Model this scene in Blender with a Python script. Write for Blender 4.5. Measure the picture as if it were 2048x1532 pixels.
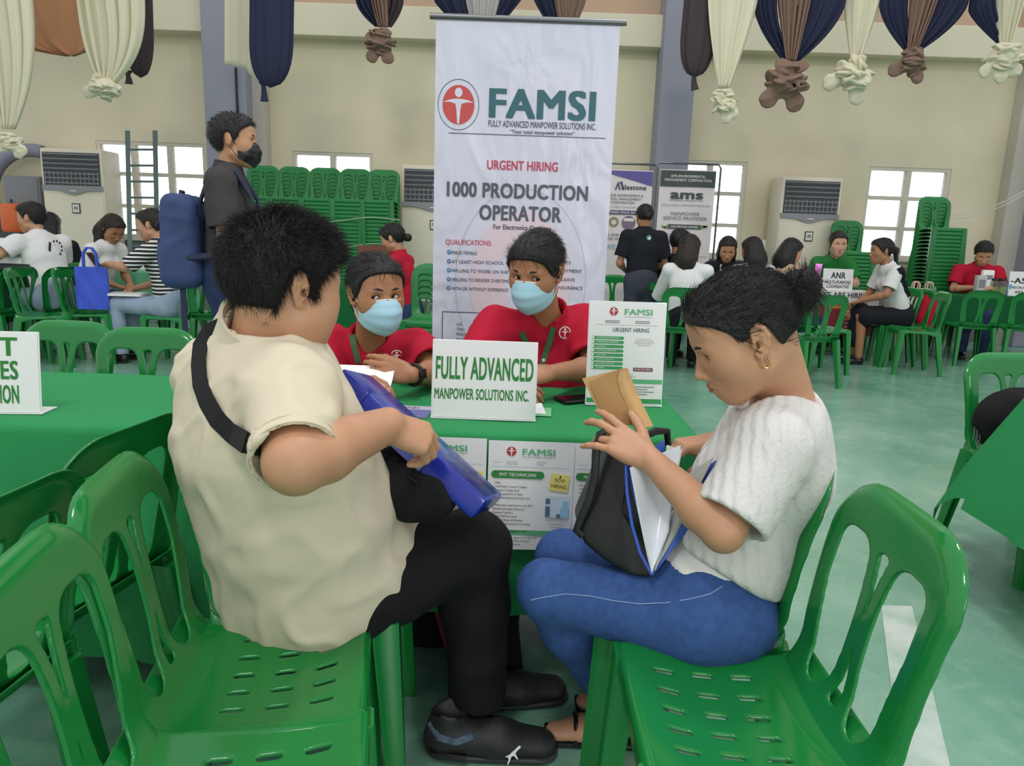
import bpy, bmesh, math, random
import numpy as np
from mathutils import Vector, Matrix, Euler

for _o in list(bpy.data.objects):
    bpy.data.objects.remove(_o)
SC = bpy.context.scene
COL = SC.collection
PI = math.pi
random.seed(7)
RNG = np.random.default_rng(7)

# ---------------------------------------------------------------- camera
FPX = 1450.0                      # focal length in pixels of the 2048 px wide frame
CAMZ = 1.24
cam_data = bpy.data.cameras.new('camera')
cam_data.sensor_width = 36.0
cam_data.lens = 36.0 * FPX / 2048.0
cam_data.clip_start = 0.05
cam_data.clip_end = 200
cam = bpy.data.objects.new('camera', cam_data)
COL.objects.link(cam)
CAMR = Matrix.Rotation(PI/2 - math.radians(11.6), 3, 'X') @ Matrix.Rotation(math.radians(2.0), 3, 'Z')
cam.matrix_world = Matrix.Translation((0, 0, CAMZ)) @ CAMR.to_4x4()
SC.camera = cam

# ---------------------------------------------------------------- light and exposure
SC.view_settings.view_transform = 'Standard'
SC.view_settings.look = 'None'
SC.view_settings.gamma = 1.0
SC.view_settings.use_curve_mapping = False
SC.view_settings.exposure = 0.0
world = bpy.data.worlds.new('overcast_sky')
SC.world = world
world.use_nodes = True
_bg = world.node_tree.nodes['Background']
_bg.inputs[0].default_value = (0.96, 0.98, 1.0, 1)
_bg.inputs[1].default_value = 1.0
def _sky():
    # overcast sky with added brightness low beyond the windows, to whiten the panes
    nt = world.node_tree; tc = nt.nodes.new('ShaderNodeTexCoord'); sp = nt.nodes.new('ShaderNodeSeparateXYZ'); nt.links.new(tc.outputs['Generated'], sp.inputs[0])
    r = nt.nodes.new('ShaderNodeMapRange'); r.inputs[1].default_value = .78; r.inputs[2].default_value = .90; r.inputs[3].default_value = .86; r.inputs[4].default_value = 5.5
    nt.links.new(sp.outputs[1], r.inputs[0]); nt.links.new(r.outputs[0], _bg.inputs[1])
_sky()

def area(name, loc, target, size, size_y, power, color=(1, 1, 1)):
    l = bpy.data.lights.new(name, 'AREA')
    l.shape = 'RECTANGLE'; l.size = size; l.size_y = size_y
    l.energy = power; l.color = color
    o = bpy.data.objects.new(name, l); COL.objects.link(o)
    o.location = loc
    o.rotation_euler = (Vector(target) - Vector(loc)).to_track_quat('-Z', 'Y').to_euler()
    return o
# daylight from the wide open court entrance behind and to the right of the camera
area('entrance_daylight', (2.6, -5.0, 2.9), (0.2, 2.0, 0.5), 1.5, 2.2, 85, (1.0, 0.98, 0.95))
# two high-bay lamps of the hall, above and behind the camera
area('hall_lamp', (-1.2, -1.5, 6.5), (-0.6, 2.0, 0.6), 0.8, 0.8, 90)
area('hall_lamp', (1.2, 3.0, 7.0), (1.2, 4.0, 0), 0.8, 0.8, 110)

# ---------------------------------------------------------------- helpers
def at(px, py, Y):
    """the point at distance Y that the photograph shows at pixel (px, py)"""
    d = CAMR @ Vector(((px-1024)/FPX, -(py-766)/FPX, -1))
    return Vector((0, 0, CAMZ)) + d*(Y/d.y)

def atz(px, py, z):
    d = CAMR @ Vector(((px-1024)/FPX, -(py-766)/FPX, -1))
    return Vector((0, 0, CAMZ)) + d*((z-CAMZ)/d.z)

def lin(c):
    return tuple(((v/255.0)/12.92 if v/255.0 <= 0.04045 else ((v/255.0+0.055)/1.055)**2.4) for v in c)

MATS = {}
def mat(name, rgb, rough=0.6, metal=0.0, noise=None, bump=None, rgb2=None, coat=0.0, sss=0.0, trans=0.0, emit=0.0, spec=0.5, stretch=None):
    """procedural Principled material; rgb in 0-255 sRGB. noise=(scale, amount) varies the colour, bump=(scale, strength)"""
    if name in MATS: return MATS[name]
    m = bpy.data.materials.new(name); m.use_nodes = True
    nt = m.node_tree; b = nt.nodes['Principled BSDF']
    c = lin(rgb) + (1,)
    b.inputs['Base Color'].default_value = c
    b.inputs['Roughness'].default_value = rough
    b.inputs['Metallic'].default_value = metal
    b.inputs['Specular IOR Level'].default_value = spec
    if coat: b.inputs['Coat Weight'].default_value = coat; b.inputs['Coat Roughness'].default_value = 0.12
    if sss:
        b.inputs['Subsurface Weight'].default_value = sss
        b.inputs['Subsurface Radius'].default_value = (0.012, 0.005, 0.003)
        b.inputs['Subsurface Scale'].default_value = 0.5
    if trans: b.inputs['Transmission Weight'].default_value = trans
    if emit:
        b.inputs['Emission Color'].default_value = c
        b.inputs['Emission Strength'].default_value = emit
    tc = nt.nodes.new('ShaderNodeTexCoord'); mp = nt.nodes.new('ShaderNodeMapping')
    nt.links.new(tc.outputs['Object'], mp.inputs[0])
    if stretch: mp.inputs['Scale'].default_value = stretch
    if noise or rgb2:
        sc, amt = noise or (8, 0.5)
        n = nt.nodes.new('ShaderNodeTexNoise'); n.inputs['Scale'].default_value = sc; n.inputs['Detail'].default_value = 4
        nt.links.new(mp.outputs[0], n.inputs['Vector'])
        mix = nt.nodes.new('ShaderNodeMix'); mix.data_type = 'RGBA'
        c2 = lin(rgb2) + (1,) if rgb2 else tuple(v*(1-amt) for v in c[:3]) + (1,)
        mix.inputs[6].default_value = c; mix.inputs[7].default_value = c2
        r = nt.nodes.new('ShaderNodeMapRange'); r.inputs[1].default_value = 0.35; r.inputs[2].default_value = 0.68
        nt.links.new(n.outputs[0], r.inputs[0]); nt.links.new(r.outputs[0], mix.inputs[0])
        nt.links.new(mix.outputs[2], b.inputs['Base Color'])
    if bump:
        n2 = nt.nodes.new('ShaderNodeTexNoise'); n2.inputs['Scale'].default_value = bump[0]; n2.inputs['Detail'].default_value = 3
        nt.links.new(mp.outputs[0], n2.inputs['Vector'])
        bp = nt.nodes.new('ShaderNodeBump'); bp.inputs['Strength'].default_value = bump[1]; bp.inputs['Distance'].default_value = 0.01
        nt.links.new(n2.outputs[0], bp.inputs['Height']); nt.links.new(bp.outputs[0], b.inputs['Normal'])
    MATS[name] = m
    return m

def thing(name, label, cat, loc=(0, 0, 0), rotz=0.0, group=None):
    o = bpy.data.objects.new(name, None); COL.objects.link(o)
    o.empty_display_size = 0.05
    o.location = loc; o.rotation_euler = (0, 0, rotz)
    o['label'] = label; o['category'] = cat
    if group: o['group'] = group
    return o

def mworld(o):
    m = Matrix.LocRotScale(o.location, o.rotation_euler, o.scale)
    return mworld(o.parent) @ m if o.parent else m

def mesh_from(name, V, F, smooth=True):
    me = bpy.data.meshes.new(name)
    V = np.asarray(V, dtype=np.float32).reshape(-1, 3)
    if isinstance(F, np.ndarray) and F.ndim == 2:
        k = F.shape[1]; nf = len(F)
        me.vertices.add(len(V)); me.vertices.foreach_set('co', V.ravel())
        me.loops.add(nf*k); me.loops.foreach_set('vertex_index', F.astype(np.int32).ravel())
        me.polygons.add(nf)
        me.polygons.foreach_set('loop_start', np.arange(0, nf*k, k, dtype=np.int32))
        me.polygons.foreach_set('loop_total', np.full(nf, k, dtype=np.int32))
        me.update(calc_edges=True)
    else:
        me.from_pydata(V.tolist(), [], [list(map(int, f)) for f in F]); me.update()
    me.validate()
    if smooth:
        me.polygons.foreach_set('use_smooth', np.ones(len(me.polygons), dtype=bool))
    return me

def obj(name, V, F, m, parent=None, smooth=True, world=False, label=None):
    """link one mesh object; V is in the parent's space unless world=True"""
    V = np.asarray(V, dtype=np.float64).reshape(-1, 3)
    if parent is not None and world:
        mi = np.array(mworld(parent).inverted())
        V = V @ mi[:3, :3].T + mi[:3, 3]
    me = mesh_from(name, V, F, smooth)
    for mm in (m if isinstance(m, (list, tuple)) else [m]): me.materials.append(mm)
    o = bpy.data.objects.new(name, me); COL.objects.link(o)
    if parent is not None: o.parent = parent
    if label: o['label'] = label
    return o

def tag(o, label, cat, group=None):
    o['label'] = label; o['category'] = cat
    if group: o['group'] = group
    return o

def struct(o):
    o['kind'] = 'structure'; return o

def sharp(o, deg=35):
    me = o.data
    me.polygons.foreach_set('use_smooth', np.ones(len(me.polygons), dtype=bool))
    me.set_sharp_from_angle(angle=math.radians(deg))
    return o

def copy_tree(o, parent=None):
    c = o.copy(); COL.objects.link(c)
    if parent is not None: c.parent = parent
    for ch in list(o.children): copy_tree(ch, c)
    return c

class MB:
    """collects shapes into one mesh"""
    def __init__(s): s.v = []; s.f = []
    def add(s, V, F):
        n = sum(len(a) for a in s.v)
        V = np.asarray(V, float).reshape(-1, 3); s.v.append(V)
        s.f += [[int(i)+n for i in f] for f in F]; return s
    def box(s, c, size, R=None, bev=0.0):
        bm = bmesh.new(); bmesh.ops.create_cube(bm, size=1)
        bmesh.ops.scale(bm, vec=size, verts=bm.verts)
        if bev: bmesh.ops.bevel(bm, geom=bm.edges[:], offset=bev, segments=2, profile=0.5, affect='EDGES')
        bm.verts.ensure_lookup_table()
        V = [(R @ v.co if R is not None else v.co) + Vector(c) for v in bm.verts]
        for i, v in enumerate(bm.verts): v.index = i
        F = [[v.index for v in f.verts] for f in bm.faces]; bm.free()
        return s.add([tuple(v) for v in V], F)
    def tube(s, pts, r, n=10, closed=False, flat=None, caps=True):
        """tube along pts; r a radius or list; flat=(normal vector, ratio) squeezes it along that vector"""
        P = [Vector(p) for p in pts]; k = len(P)
        R = r if isinstance(r, (list, tuple, np.ndarray)) else [r]*k
        V = []; up = None
        for i in range(k):
            a = P[i-1] if (i > 0 or closed) else P[i]; b = P[(i+1) % k] if (i < k-1 or closed) else P[i]
            t = (b-a).normalized()
            if up is None:
                up = Vector((0, 0, 1)) if abs(t.z) < 0.9 else Vector((1, 0, 0))
            x = t.cross(up)
            if x.length < 1e-6: x = t.orthogonal()
            x.normalize(); y = x.cross(t).normalized(); up = y
            for j in range(n):
                a_ = 2*PI*j/n; d = x*math.cos(a_) + y*math.sin(a_)
                if flat is not None:
                    nn = Vector(flat[0]).normalized(); d = d - nn*(d.dot(nn))*(1-flat[1])
                V.append(tuple(P[i] + d*R[i]))
        F = []
        for i in range(k if closed else k-1):
            for j in range(n):
                a = i*n+j; b = i*n+(j+1) % n; c = ((i+1) % k)*n+(j+1) % n; d = ((i+1) % k)*n+j
                F.append([a, d, c, b])
        if caps and not closed:
            F.append(list(range(n))); F.append(list(range((k-1)*n, k*n))[::-1])
        return s.add(V, F)
    def lathe(s, prof, c=(0, 0, 0), n=24, R=None):
        V = []; F = []
        for (r, z) in prof:
            for j in range(n):
                a = 2*PI*j/n; p = Vector((r*math.cos(a), r*math.sin(a), z))
                V.append(tuple((R @ p if R is not None else p)+Vector(c)))
        for i in range(len(prof)-1):
            for j in range(n):
                F.append([i*n+j, i*n+(j+1) % n, (i+1)*n+(j+1) % n, (i+1)*n+j])
        return s.add(V, F)
    def prism(s, poly, M, z0, z1):
        """2D polygon extruded in the frame M from z0 to z1"""
        n = len(poly)
        V = [tuple(M @ Vector((p[0], p[1], z0))) for p in poly] + [tuple(M @ Vector((p[0], p[1], z1))) for p in poly]
        F = [list(range(n))[::-1], list(range(n, 2*n))] + [[i, (i+1) % n, n+(i+1) % n, n+i] for i in range(n)]
        return s.add(V, F)
    def grid(s, fn, nu, nv, thick=0.0):
        """surface fn(u,v) for u,v in 0..1; thick gives it a second side"""
        P = np.array([[fn(i/nu, j/nv) for j in range(nv+1)] for i in range(nu+1)], float)
        def idx(i, j): return i*(nv+1)+j
        F = [[idx(i, j), idx(i+1, j), idx(i+1, j+1), idx(i, j+1)] for i in range(nu) for j in range(nv)]
        if not thick: return s.add(P.reshape(-1, 3), F)
        du = np.gradient(P, axis=0); dv = np.gradient(P, axis=1)
        N = np.cross(du, dv); N /= np.maximum(np.linalg.norm(N, axis=2, keepdims=True), 1e-9)
        Q = P - N*thick; n = (nu+1)*(nv+1)
        F2 = F + [[a+n for a in f[::-1]] for f in F]
        for i in range(nu):
            F2.append([idx(i, 0), idx(i, 0)+n, idx(i+1, 0)+n, idx(i+1, 0)]); F2.append([idx(i+1, nv), idx(i+1, nv)+n, idx(i, nv)+n, idx(i, nv)])
        for j in range(nv):
            F2.append([idx(0, j+1), idx(0, j+1)+n, idx(0, j)+n, idx(0, j)]); F2.append([idx(nu, j), idx(nu, j)+n, idx(nu, j+1)+n, idx(nu, j+1)])
        return s.add(np.concatenate([P.reshape(-1, 3), Q.reshape(-1, 3)]), F2)
    def build(s, name, m, parent=None, smooth=True, world=False, label=None, deg=35):
        o = obj(name, np.concatenate(s.v), s.f, m, parent, smooth, world, label)
        if smooth and deg: o.data.set_sharp_from_angle(angle=math.radians(deg))
        return o

def frame(origin, right, up):
    """matrix whose local x is right, y is up and z is the face normal"""
    x = Vector(right).normalized(); y = Vector(up); y = (y - x*y.dot(x)).normalized(); z = x.cross(y)
    M = Matrix((x, y, z)).transposed().to_4x4(); M.translation = Vector(origin)
    return M

# ---------------------------------------------------------------- flat print: text, blocks, emblems laid on a panel
_DG = bpy.context.evaluated_depsgraph_get
def text(parent, s, M, x, y, h=None, w=None, m=None, bold=0.0, align='C', z=0.0012, name='lettering', maxw=None):
    """lettering of cap height h (and fitted width w) on the panel frame M at x, y (baseline)"""
    cu = bpy.data.curves.new('lettering', 'FONT'); cu.body = s; cu.size = 1.0; cu.offset = 0.0; cu.resolution_u = 3
    cu.space_character = 1.0 + bold*1.2
    to = bpy.data.objects.new('tmp', cu); COL.objects.link(to)
    bpy.context.view_layer.update()
    me = bpy.data.meshes.new_from_object(to.evaluated_get(_DG()))
    bpy.data.objects.remove(to); bpy.data.curves.remove(cu)
    if not len(me.vertices): return None
    co = np.empty(len(me.vertices)*3); me.vertices.foreach_get('co', co); co = co.reshape(-1, 3)
    cap = 0.729
    lo = co[:, 0].min(); W = co[:, 0].max() - lo
    sy = (h/cap) if h else (w/W)
    sx = (w/W) if w else sy
    if maxw and W*sx > maxw: sx = maxw/W
    X = (co[:, 0]-lo)*sx
    sh_ = bold*.75; nrep = 1 if sh_ <= .004 else (3 if sh_ < .016 else 5)
    X = X - (W*sx/2 if align == 'C' else (W*sx if align == 'R' else 0)) + x
    P = np.stack([X, co[:, 1]*sy+y, np.full(len(X), z)], 1)
    MM = np.array(M); P = P @ MM[:3, :3].T + MM[:3, 3]
    mi = np.array(mworld(parent).inverted()); P = P @ mi[:3, :3].T + mi[:3, 3]
    me.vertices.foreach_set('co', P.astype(np.float32).ravel()); me.update(); me.name = name
    me.materials.clear(); me.materials.append(m)
    if nrep > 1:                      # heavier weight: the letters thickened sideways
        F = [list(q.vertices) for q in me.polygons]; n = len(P); mb = MB(); ex = np.array(M.to_3x3() @ Vector((1, 0, 0))); ey = np.array(M.to_3x3() @ Vector((0, 1, 0))); ez = np.array(M.to_3x3() @ Vector((0, 0, 1)))
        for k, (dx, dy) in enumerate(((0, 0), (-1, -.6), (1, .6), (-1, .6), (1, -.6))[:nrep]): mb.add(P + ex*dx*sh_*sx + ey*dy*sh_*sy + ez*.00004*k, F)
        bpy.data.meshes.remove(me)
        return mb.build(name, m, parent, smooth=False)
    o = bpy.data.objects.new(name, me); COL.objects.link(o); o.parent = parent
    return o

def shape(parent, polys, M, m, z=0.0008, name='print_block'):
    """flat filled polygons on the panel frame"""
    mb = MB()
    for p in polys: mb.add([tuple(M @ Vector((a, b, z))) for a, b in p], [list(range(len(p)))])
    return mb.build(name, m, parent, smooth=False, world=True)

def rect(x0, y0, x1, y1): return [(x0, y0), (x1, y0), (x1, y1), (x0, y1)]
def rrect(x0, y0, x1, y1, r, n=5):
    P = []
    for cx, cy, a0 in ((x1-r, y0+r, -PI/2), (x1-r, y1-r, 0), (x0+r, y1-r, PI/2), (x0+r, y0+r, PI)):
        for k in range(n+1): a = a0+PI/2*k/n; P.append((cx+r*math.cos(a), cy+r*math.sin(a)))
    return P
def disc(cx, cy, rx, ry=None, n=36):
    ry = ry or rx
    return [(cx+rx*math.cos(2*PI*k/n), cy+ry*math.sin(2*PI*k/n)) for k in range(n)]
def ringpolys(cx, cy, r, t, n=40, ry=None):
    ry = ry or r; q = []
    for k in range(n):
        a, b = 2*PI*k/n, 2*PI*(k+1)/n
        q.append([(cx+r*math.cos(a), cy+ry*math.sin(a)), (cx+r*math.cos(b), cy+ry*math.sin(b)), (cx+(r-t)*math.cos(b), cy+(ry-t)*math.sin(b)), (cx+(r-t)*math.cos(a), cy+(ry-t)*math.sin(a))])
    return q
def framepolys(x0, y0, x1, y1, t):
    return [rect(x0, y0, x1, y0+t), rect(x0, y1-t, x1, y1), rect(x0, y0+t, x0+t, y1-t), rect(x1-t, y0+t, x1, y1-t)]

def emblem(parent, M, cx, cy, r, red, white, z=0.001, ring=None, ry=None, ringr=1.3):
    """round emblem: a pale figure with spread arms on a red disc"""
    ry = ry or r; k = ry/r
    shape(parent, [disc(cx, cy, r, ry)], M, red, z, 'emblem_disc')
    def t(p): return [(cx+a*r, cy+b*ry) for a, b in p]
    figs = [t(disc(0, .62, .24, .24, 20)),
            t([(-.98, .12), (-.55, .25), (-.2, .30), (.2, .30), (.55, .25), (.98, .12), (.55, .13), (.2, .05), (.13, -.2), (.06, -.97), (-.06, -.97), (-.13, -.2), (-.2, .05), (-.55, .13)])]
    shape(parent, figs, M, white, z+0.0006, 'emblem_figure')
    if ring: shape(parent, ringpolys(cx, cy, r*ringr, r*0.035, ry=ry*ringr), M, ring, z, 'emblem_ring')
# ================================================================ THE HALL
M_wall = mat('wall_paint', (226, 216, 186), 0.75, noise=(0.7, 0.10), bump=(6, 0.05))
M_wains = mat('wainscot_paint', (128, 126, 122), 0.6, noise=(2, 0.1))
M_beam = mat('beam_paint', (226, 218, 192), 0.7, noise=(0.6, 0.06))
M_upper = mat('upper_wall_paint', (196, 168, 142), 0.8, noise=(0.8, 0.08))
M_pillar = mat('pillar_paint', (150, 152, 166), 0.65, noise=(0.8, 0.08))
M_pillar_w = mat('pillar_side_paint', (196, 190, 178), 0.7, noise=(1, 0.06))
M_frame = mat('window_frame_paint', (214, 208, 190), 0.5)
WY = 10.0

# floor: worn green court paint with paler scuffed zones
M_floor = bpy.data.materials.new('court_floor'); M_floor.use_nodes = True
def _floor():
    nt = M_floor.node_tree; b = nt.nodes['Principled BSDF']
    tc = nt.nodes.new('ShaderNodeTexCoord')
    def noise(scale, detail=5, rough=0.6, vec=None, dist=0.0):
        n = nt.nodes.new('ShaderNodeTexNoise'); n.inputs['Scale'].default_value = scale
        n.inputs['Detail'].default_value = detail; n.inputs['Roughness'].default_value = rough; n.inputs['Distortion'].default_value = dist
        nt.links.new(vec or tc.outputs['Object'], n.inputs['Vector']); return n.outputs[0]
    def rng(v, a, c, lo=0, hi=1):
        r = nt.nodes.new('ShaderNodeMapRange'); r.inputs[1].default_value = a; r.inputs[2].default_value = c
        r.inputs[3].default_value = lo; r.inputs[4].default_value = hi; nt.links.new(v, r.inputs[0]); return r.outputs[0]
    def mix(f, a, c):
        m = nt.nodes.new('ShaderNodeMix'); m.data_type = 'RGBA'; nt.links.new(f, m.inputs[0])
        for v, i in ((a, 6), (c, 7)):
            if isinstance(v, tuple): m.inputs[i].default_value = lin(v)+(1,)
            else: nt.links.new(v, m.inputs[i])
        return m.outputs[2]
    base = mix(rng(noise(1.3), 0.35, 0.7), (98, 156, 130), (142, 184, 162))
    scuff = mix(rng(noise(7, 8, 0.7, dist=0.6), 0.52, 0.75, 0, 0.55), base, (170, 196, 178))
    spk = mix(rng(noise(60, 2), 0.66, 0.74, 0, 0.35), scuff, (44, 96, 70))
    nt.links.new(spk, b.inputs['Base Color'])
    nt.links.new(rng(noise(3, 6), 0.3, 0.7, 0.16, 0.34), b.inputs['Roughness'])
    b.inputs['Specular IOR Level'].default_value = 0.8; b.inputs['IOR'].default_value = 1.7
    bp = nt.nodes.new('ShaderNodeBump'); bp.inputs['Strength'].default_value = 0.10; bp.inputs['Distance'].default_value = 0.02
    nt.links.new(noise(5, 4), bp.inputs['Height']); nt.links.new(bp.outputs[0], b.inputs['Normal'])
_floor()
mb = MB(); mb.add([(-14, -8, 0), (16, -8, 0), (16, WY+.1, 0), (-14, WY+.1, 0)], [[0, 1, 2, 3]])
struct(mb.build('floor', M_floor, smooth=False))
M_strip = mat('pale_floor_strip', (210, 218, 210), 0.25, noise=(5, 0.5), rgb2=(150, 184, 166), spec=0.7)
def pale_strip(name, quad):
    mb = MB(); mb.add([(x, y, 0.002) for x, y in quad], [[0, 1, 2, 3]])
    o = struct(mb.build(name, M_strip, smooth=False)); return o

pale_strip('trim_8', [(.70, .90), (.83, .90), (1.44, 2.36), (1.33, 2.36)])  # pale mottled strip lying on the green floor
# back wall with window openings; each opening (x0, x1, z0, z1)
WIN = [(-5.62, -4.17, 1.02, 2.27), (-3.02, -1.95, 1.02, 2.22), (2.05, 3.02, 1.04, 2.28), (4.62, 5.72, 1.09, 2.28)]
def wall_with_holes(x0, x1, z0, z1, y, holes, t=0.2):
    xs = sorted({x0, x1} | {h[0] for h in holes} | {h[1] for h in holes})
    zs = sorted({z0, z1} | {h[2] for h in holes} | {h[3] for h in holes})
    mb = MB()
    for i in range(len(xs)-1):
        for j in range(len(zs)-1):
            cx, cz = (xs[i]+xs[i+1])/2, (zs[j]+zs[j+1])/2
            if any(h[0] < cx < h[1] and h[2] < cz < h[3] for h in holes): continue
            mb.box((cx, y+t/2, cz), (xs[i+1]-xs[i], t, zs[j+1]-zs[j]))
    return mb
struct(wall_with_holes(-14, 16, 0.0, 3.70, WY, WIN).build('wall_back', M_wall, smooth=False))
mb = MB(); mb.box((1, WY-.012, .49), (30, .03, .98)); struct(mb.build('trim_1', M_wains, smooth=False))
mb = MB(); mb.box((1, WY-.06, 3.79), (30, .32, .38), bev=.01); struct(mb.build('trim_2', M_beam, smooth=False))
mb = MB(); mb.box((1, WY+.1, 5.35), (30, .2, 3.3)); struct(mb.build('trim_3', M_upper, smooth=False))
def pillar(name, x0, x1, depth=.42):
    mb = MB(); mb.box(((x0+x1)/2, WY-depth/2, 3.5), (x1-x0, depth, 7), bev=.012)
    struct(mb.build(name, M_pillar, smooth=False))
pillar('trim_4', -3.98, -3.45); pillar('trim_5', 1.72, 2.14); pillar('trim_6', 6.62, 7.7)
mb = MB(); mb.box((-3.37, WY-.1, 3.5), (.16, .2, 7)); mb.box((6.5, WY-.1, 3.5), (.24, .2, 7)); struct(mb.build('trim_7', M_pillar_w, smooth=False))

M_pane = mat('louver_glass', (236, 240, 240), 0.25, trans=0.85, spec=0.3)
M_clear = mat('clear_glass', (250, 252, 252), 0.05, trans=1.0)
def window(n, x0, x1, z0, z1, cols, rows, slat=5):
    root = thing('window_%d' % n, '', '', ((x0+x1)/2, WY, z0)); del root['label']; del root['category']; root['kind'] = 'structure'
    fr = MB(); t = .045; yy = WY+.06
    fr.box(((x0+x1)/2, yy, z0+t/2), (x1-x0, .1, t)); fr.box(((x0+x1)/2, yy, z1-t/2), (x1-x0, .1, t))
    for x in (x0+t/2, x1-t/2): fr.box((x, yy, (z0+z1)/2), (t, .098, z1-z0-2*t))
    for c in range(1, cols): fr.box((x0+(x1-x0)*c/cols, yy, (z0+z1)/2), (.07, .09, z1-z0-2*t))
    for r in range(1, rows): fr.box(((x0+x1)/2, yy, z0+(z1-z0)*r/rows), (x1-x0-2*t, .085, .05))
    sill = MB(); sill.box(((x0+x1)/2, WY-.03, z0-.02), (x1-x0+.12, .1, .04), bev=.006)
    f = fr.build('window_frame', M_frame, root, smooth=False, world=True)
    sill.build('window_sill', M_frame, root, smooth=False, world=True)
    for c in range(cols):
        for r in range(rows):
            a0 = x0+(x1-x0)*c/cols+.03; a1 = x0+(x1-x0)*(c+1)/cols-.03; b0 = z0+(z1-z0)*r/rows; b1 = z0+(z1-z0)*(r+1)/rows
            g = MB()
            for k in range(slat):
                zc = b0+(b1-b0)*(k+.5)/slat
                g.box(((a0+a1)/2, yy, zc), (a1-a0, .006, (b1-b0)/slat+.012), R=Matrix.Rotation(math.radians(-14), 3, 'X'))
            g.build('louver_panes', M_pane, f, smooth=False, world=True)
    return root
window(1, *WIN[0], 3, 3); window(2, *WIN[1], 2, 3); window(3, *WIN[2], 2, 3); window(4, *WIN[3], 2, 3)
# ================================================================ implicit surfaces (smooth organic shapes)
def surfnet(f, o, h):
    """naive surface nets: f sampled on a grid of origin o and spacing h (scalar or 3) -> vertices, quads"""
    h = np.ones(3)*np.asarray(h, float); o = np.asarray(o, float)
    nx, ny, nz = f.shape; s = f < 0
    cor = [(0,0,0),(1,0,0),(0,1,0),(1,1,0),(0,0,1),(1,0,1),(0,1,1),(1,1,1)]
    sl = [np.s_[c[0]:nx-1+c[0], c[1]:ny-1+c[1], c[2]:nz-1+c[2]] for c in cor]
    cnt = np.zeros((nx-1, ny-1, nz-1), np.int8)
    for q in sl: cnt += s[q]
    act = (cnt > 0) & (cnt < 8)
    idx = -np.ones(act.shape, np.int32); n = int(act.sum())
    if n == 0: return np.zeros((0, 3)), np.zeros((0, 4), int)
    idx[act] = np.arange(n)
    vals = [f[q][act].astype(np.float64) for q in sl]
    pos = np.zeros((n, 3)); w = np.zeros(n)
    for a in range(8):
        for b in range(a+1, 8):
            d = [cor[b][k]-cor[a][k] for k in range(3)]
            if sum(abs(x) for x in d) != 1: continue
            va, vb = vals[a], vals[b]; cr = (va < 0) != (vb < 0)
            t = np.where(cr, va/np.where(cr, va-vb, 1), 0)
            for k in range(3): pos[:, k] += np.where(cr, cor[a][k]+t*d[k], 0)
            w += cr
    pos /= w[:, None]
    base = np.argwhere(act)
    V = o + (base+pos)*h
    F = []
    for ax in range(3):
        u, v = (ax+1) % 3, (ax+2) % 3
        lo = [slice(None)]*3; hi = [slice(None)]*3
        lo[ax] = slice(0, -1); hi[ax] = slice(1, None)
        for k in (u, v): lo[k] = slice(1, -1); hi[k] = slice(1, -1)
        A = s[tuple(lo)]; B = s[tuple(hi)]; ch = A != B
        e = np.argwhere(ch)
        if not len(e): continue
        e = e + np.array([1 if k in (u, v) else 0 for k in range(3)])
        def I(du, dv):
            c = e.copy(); c[:, u] -= du; c[:, v] -= dv
            return idx[c[:, 0], c[:, 1], c[:, 2]]
        q = np.stack([I(1, 1), I(0, 1), I(0, 0), I(1, 0)], 1)
        flip = ~A[ch]
        q[flip] = q[flip][:, ::-1]
        F.append(q)
    F = np.concatenate(F)
    return V, F[(F >= 0).all(1)]

def smax(a, b, k):
    h = np.clip(0.5 - 0.5*(b-a)/k, 0, 1); return b + (a-b)*h + k*h*(1-h)
def smin(a, b, k):
    return -smax(-a, -b, k)

# ================================================================ THE GREEN CHAIR
M_chair = mat('green_plastic', (24, 126, 56), 0.15, noise=(3, 0.10), spec=0.55)

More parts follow.
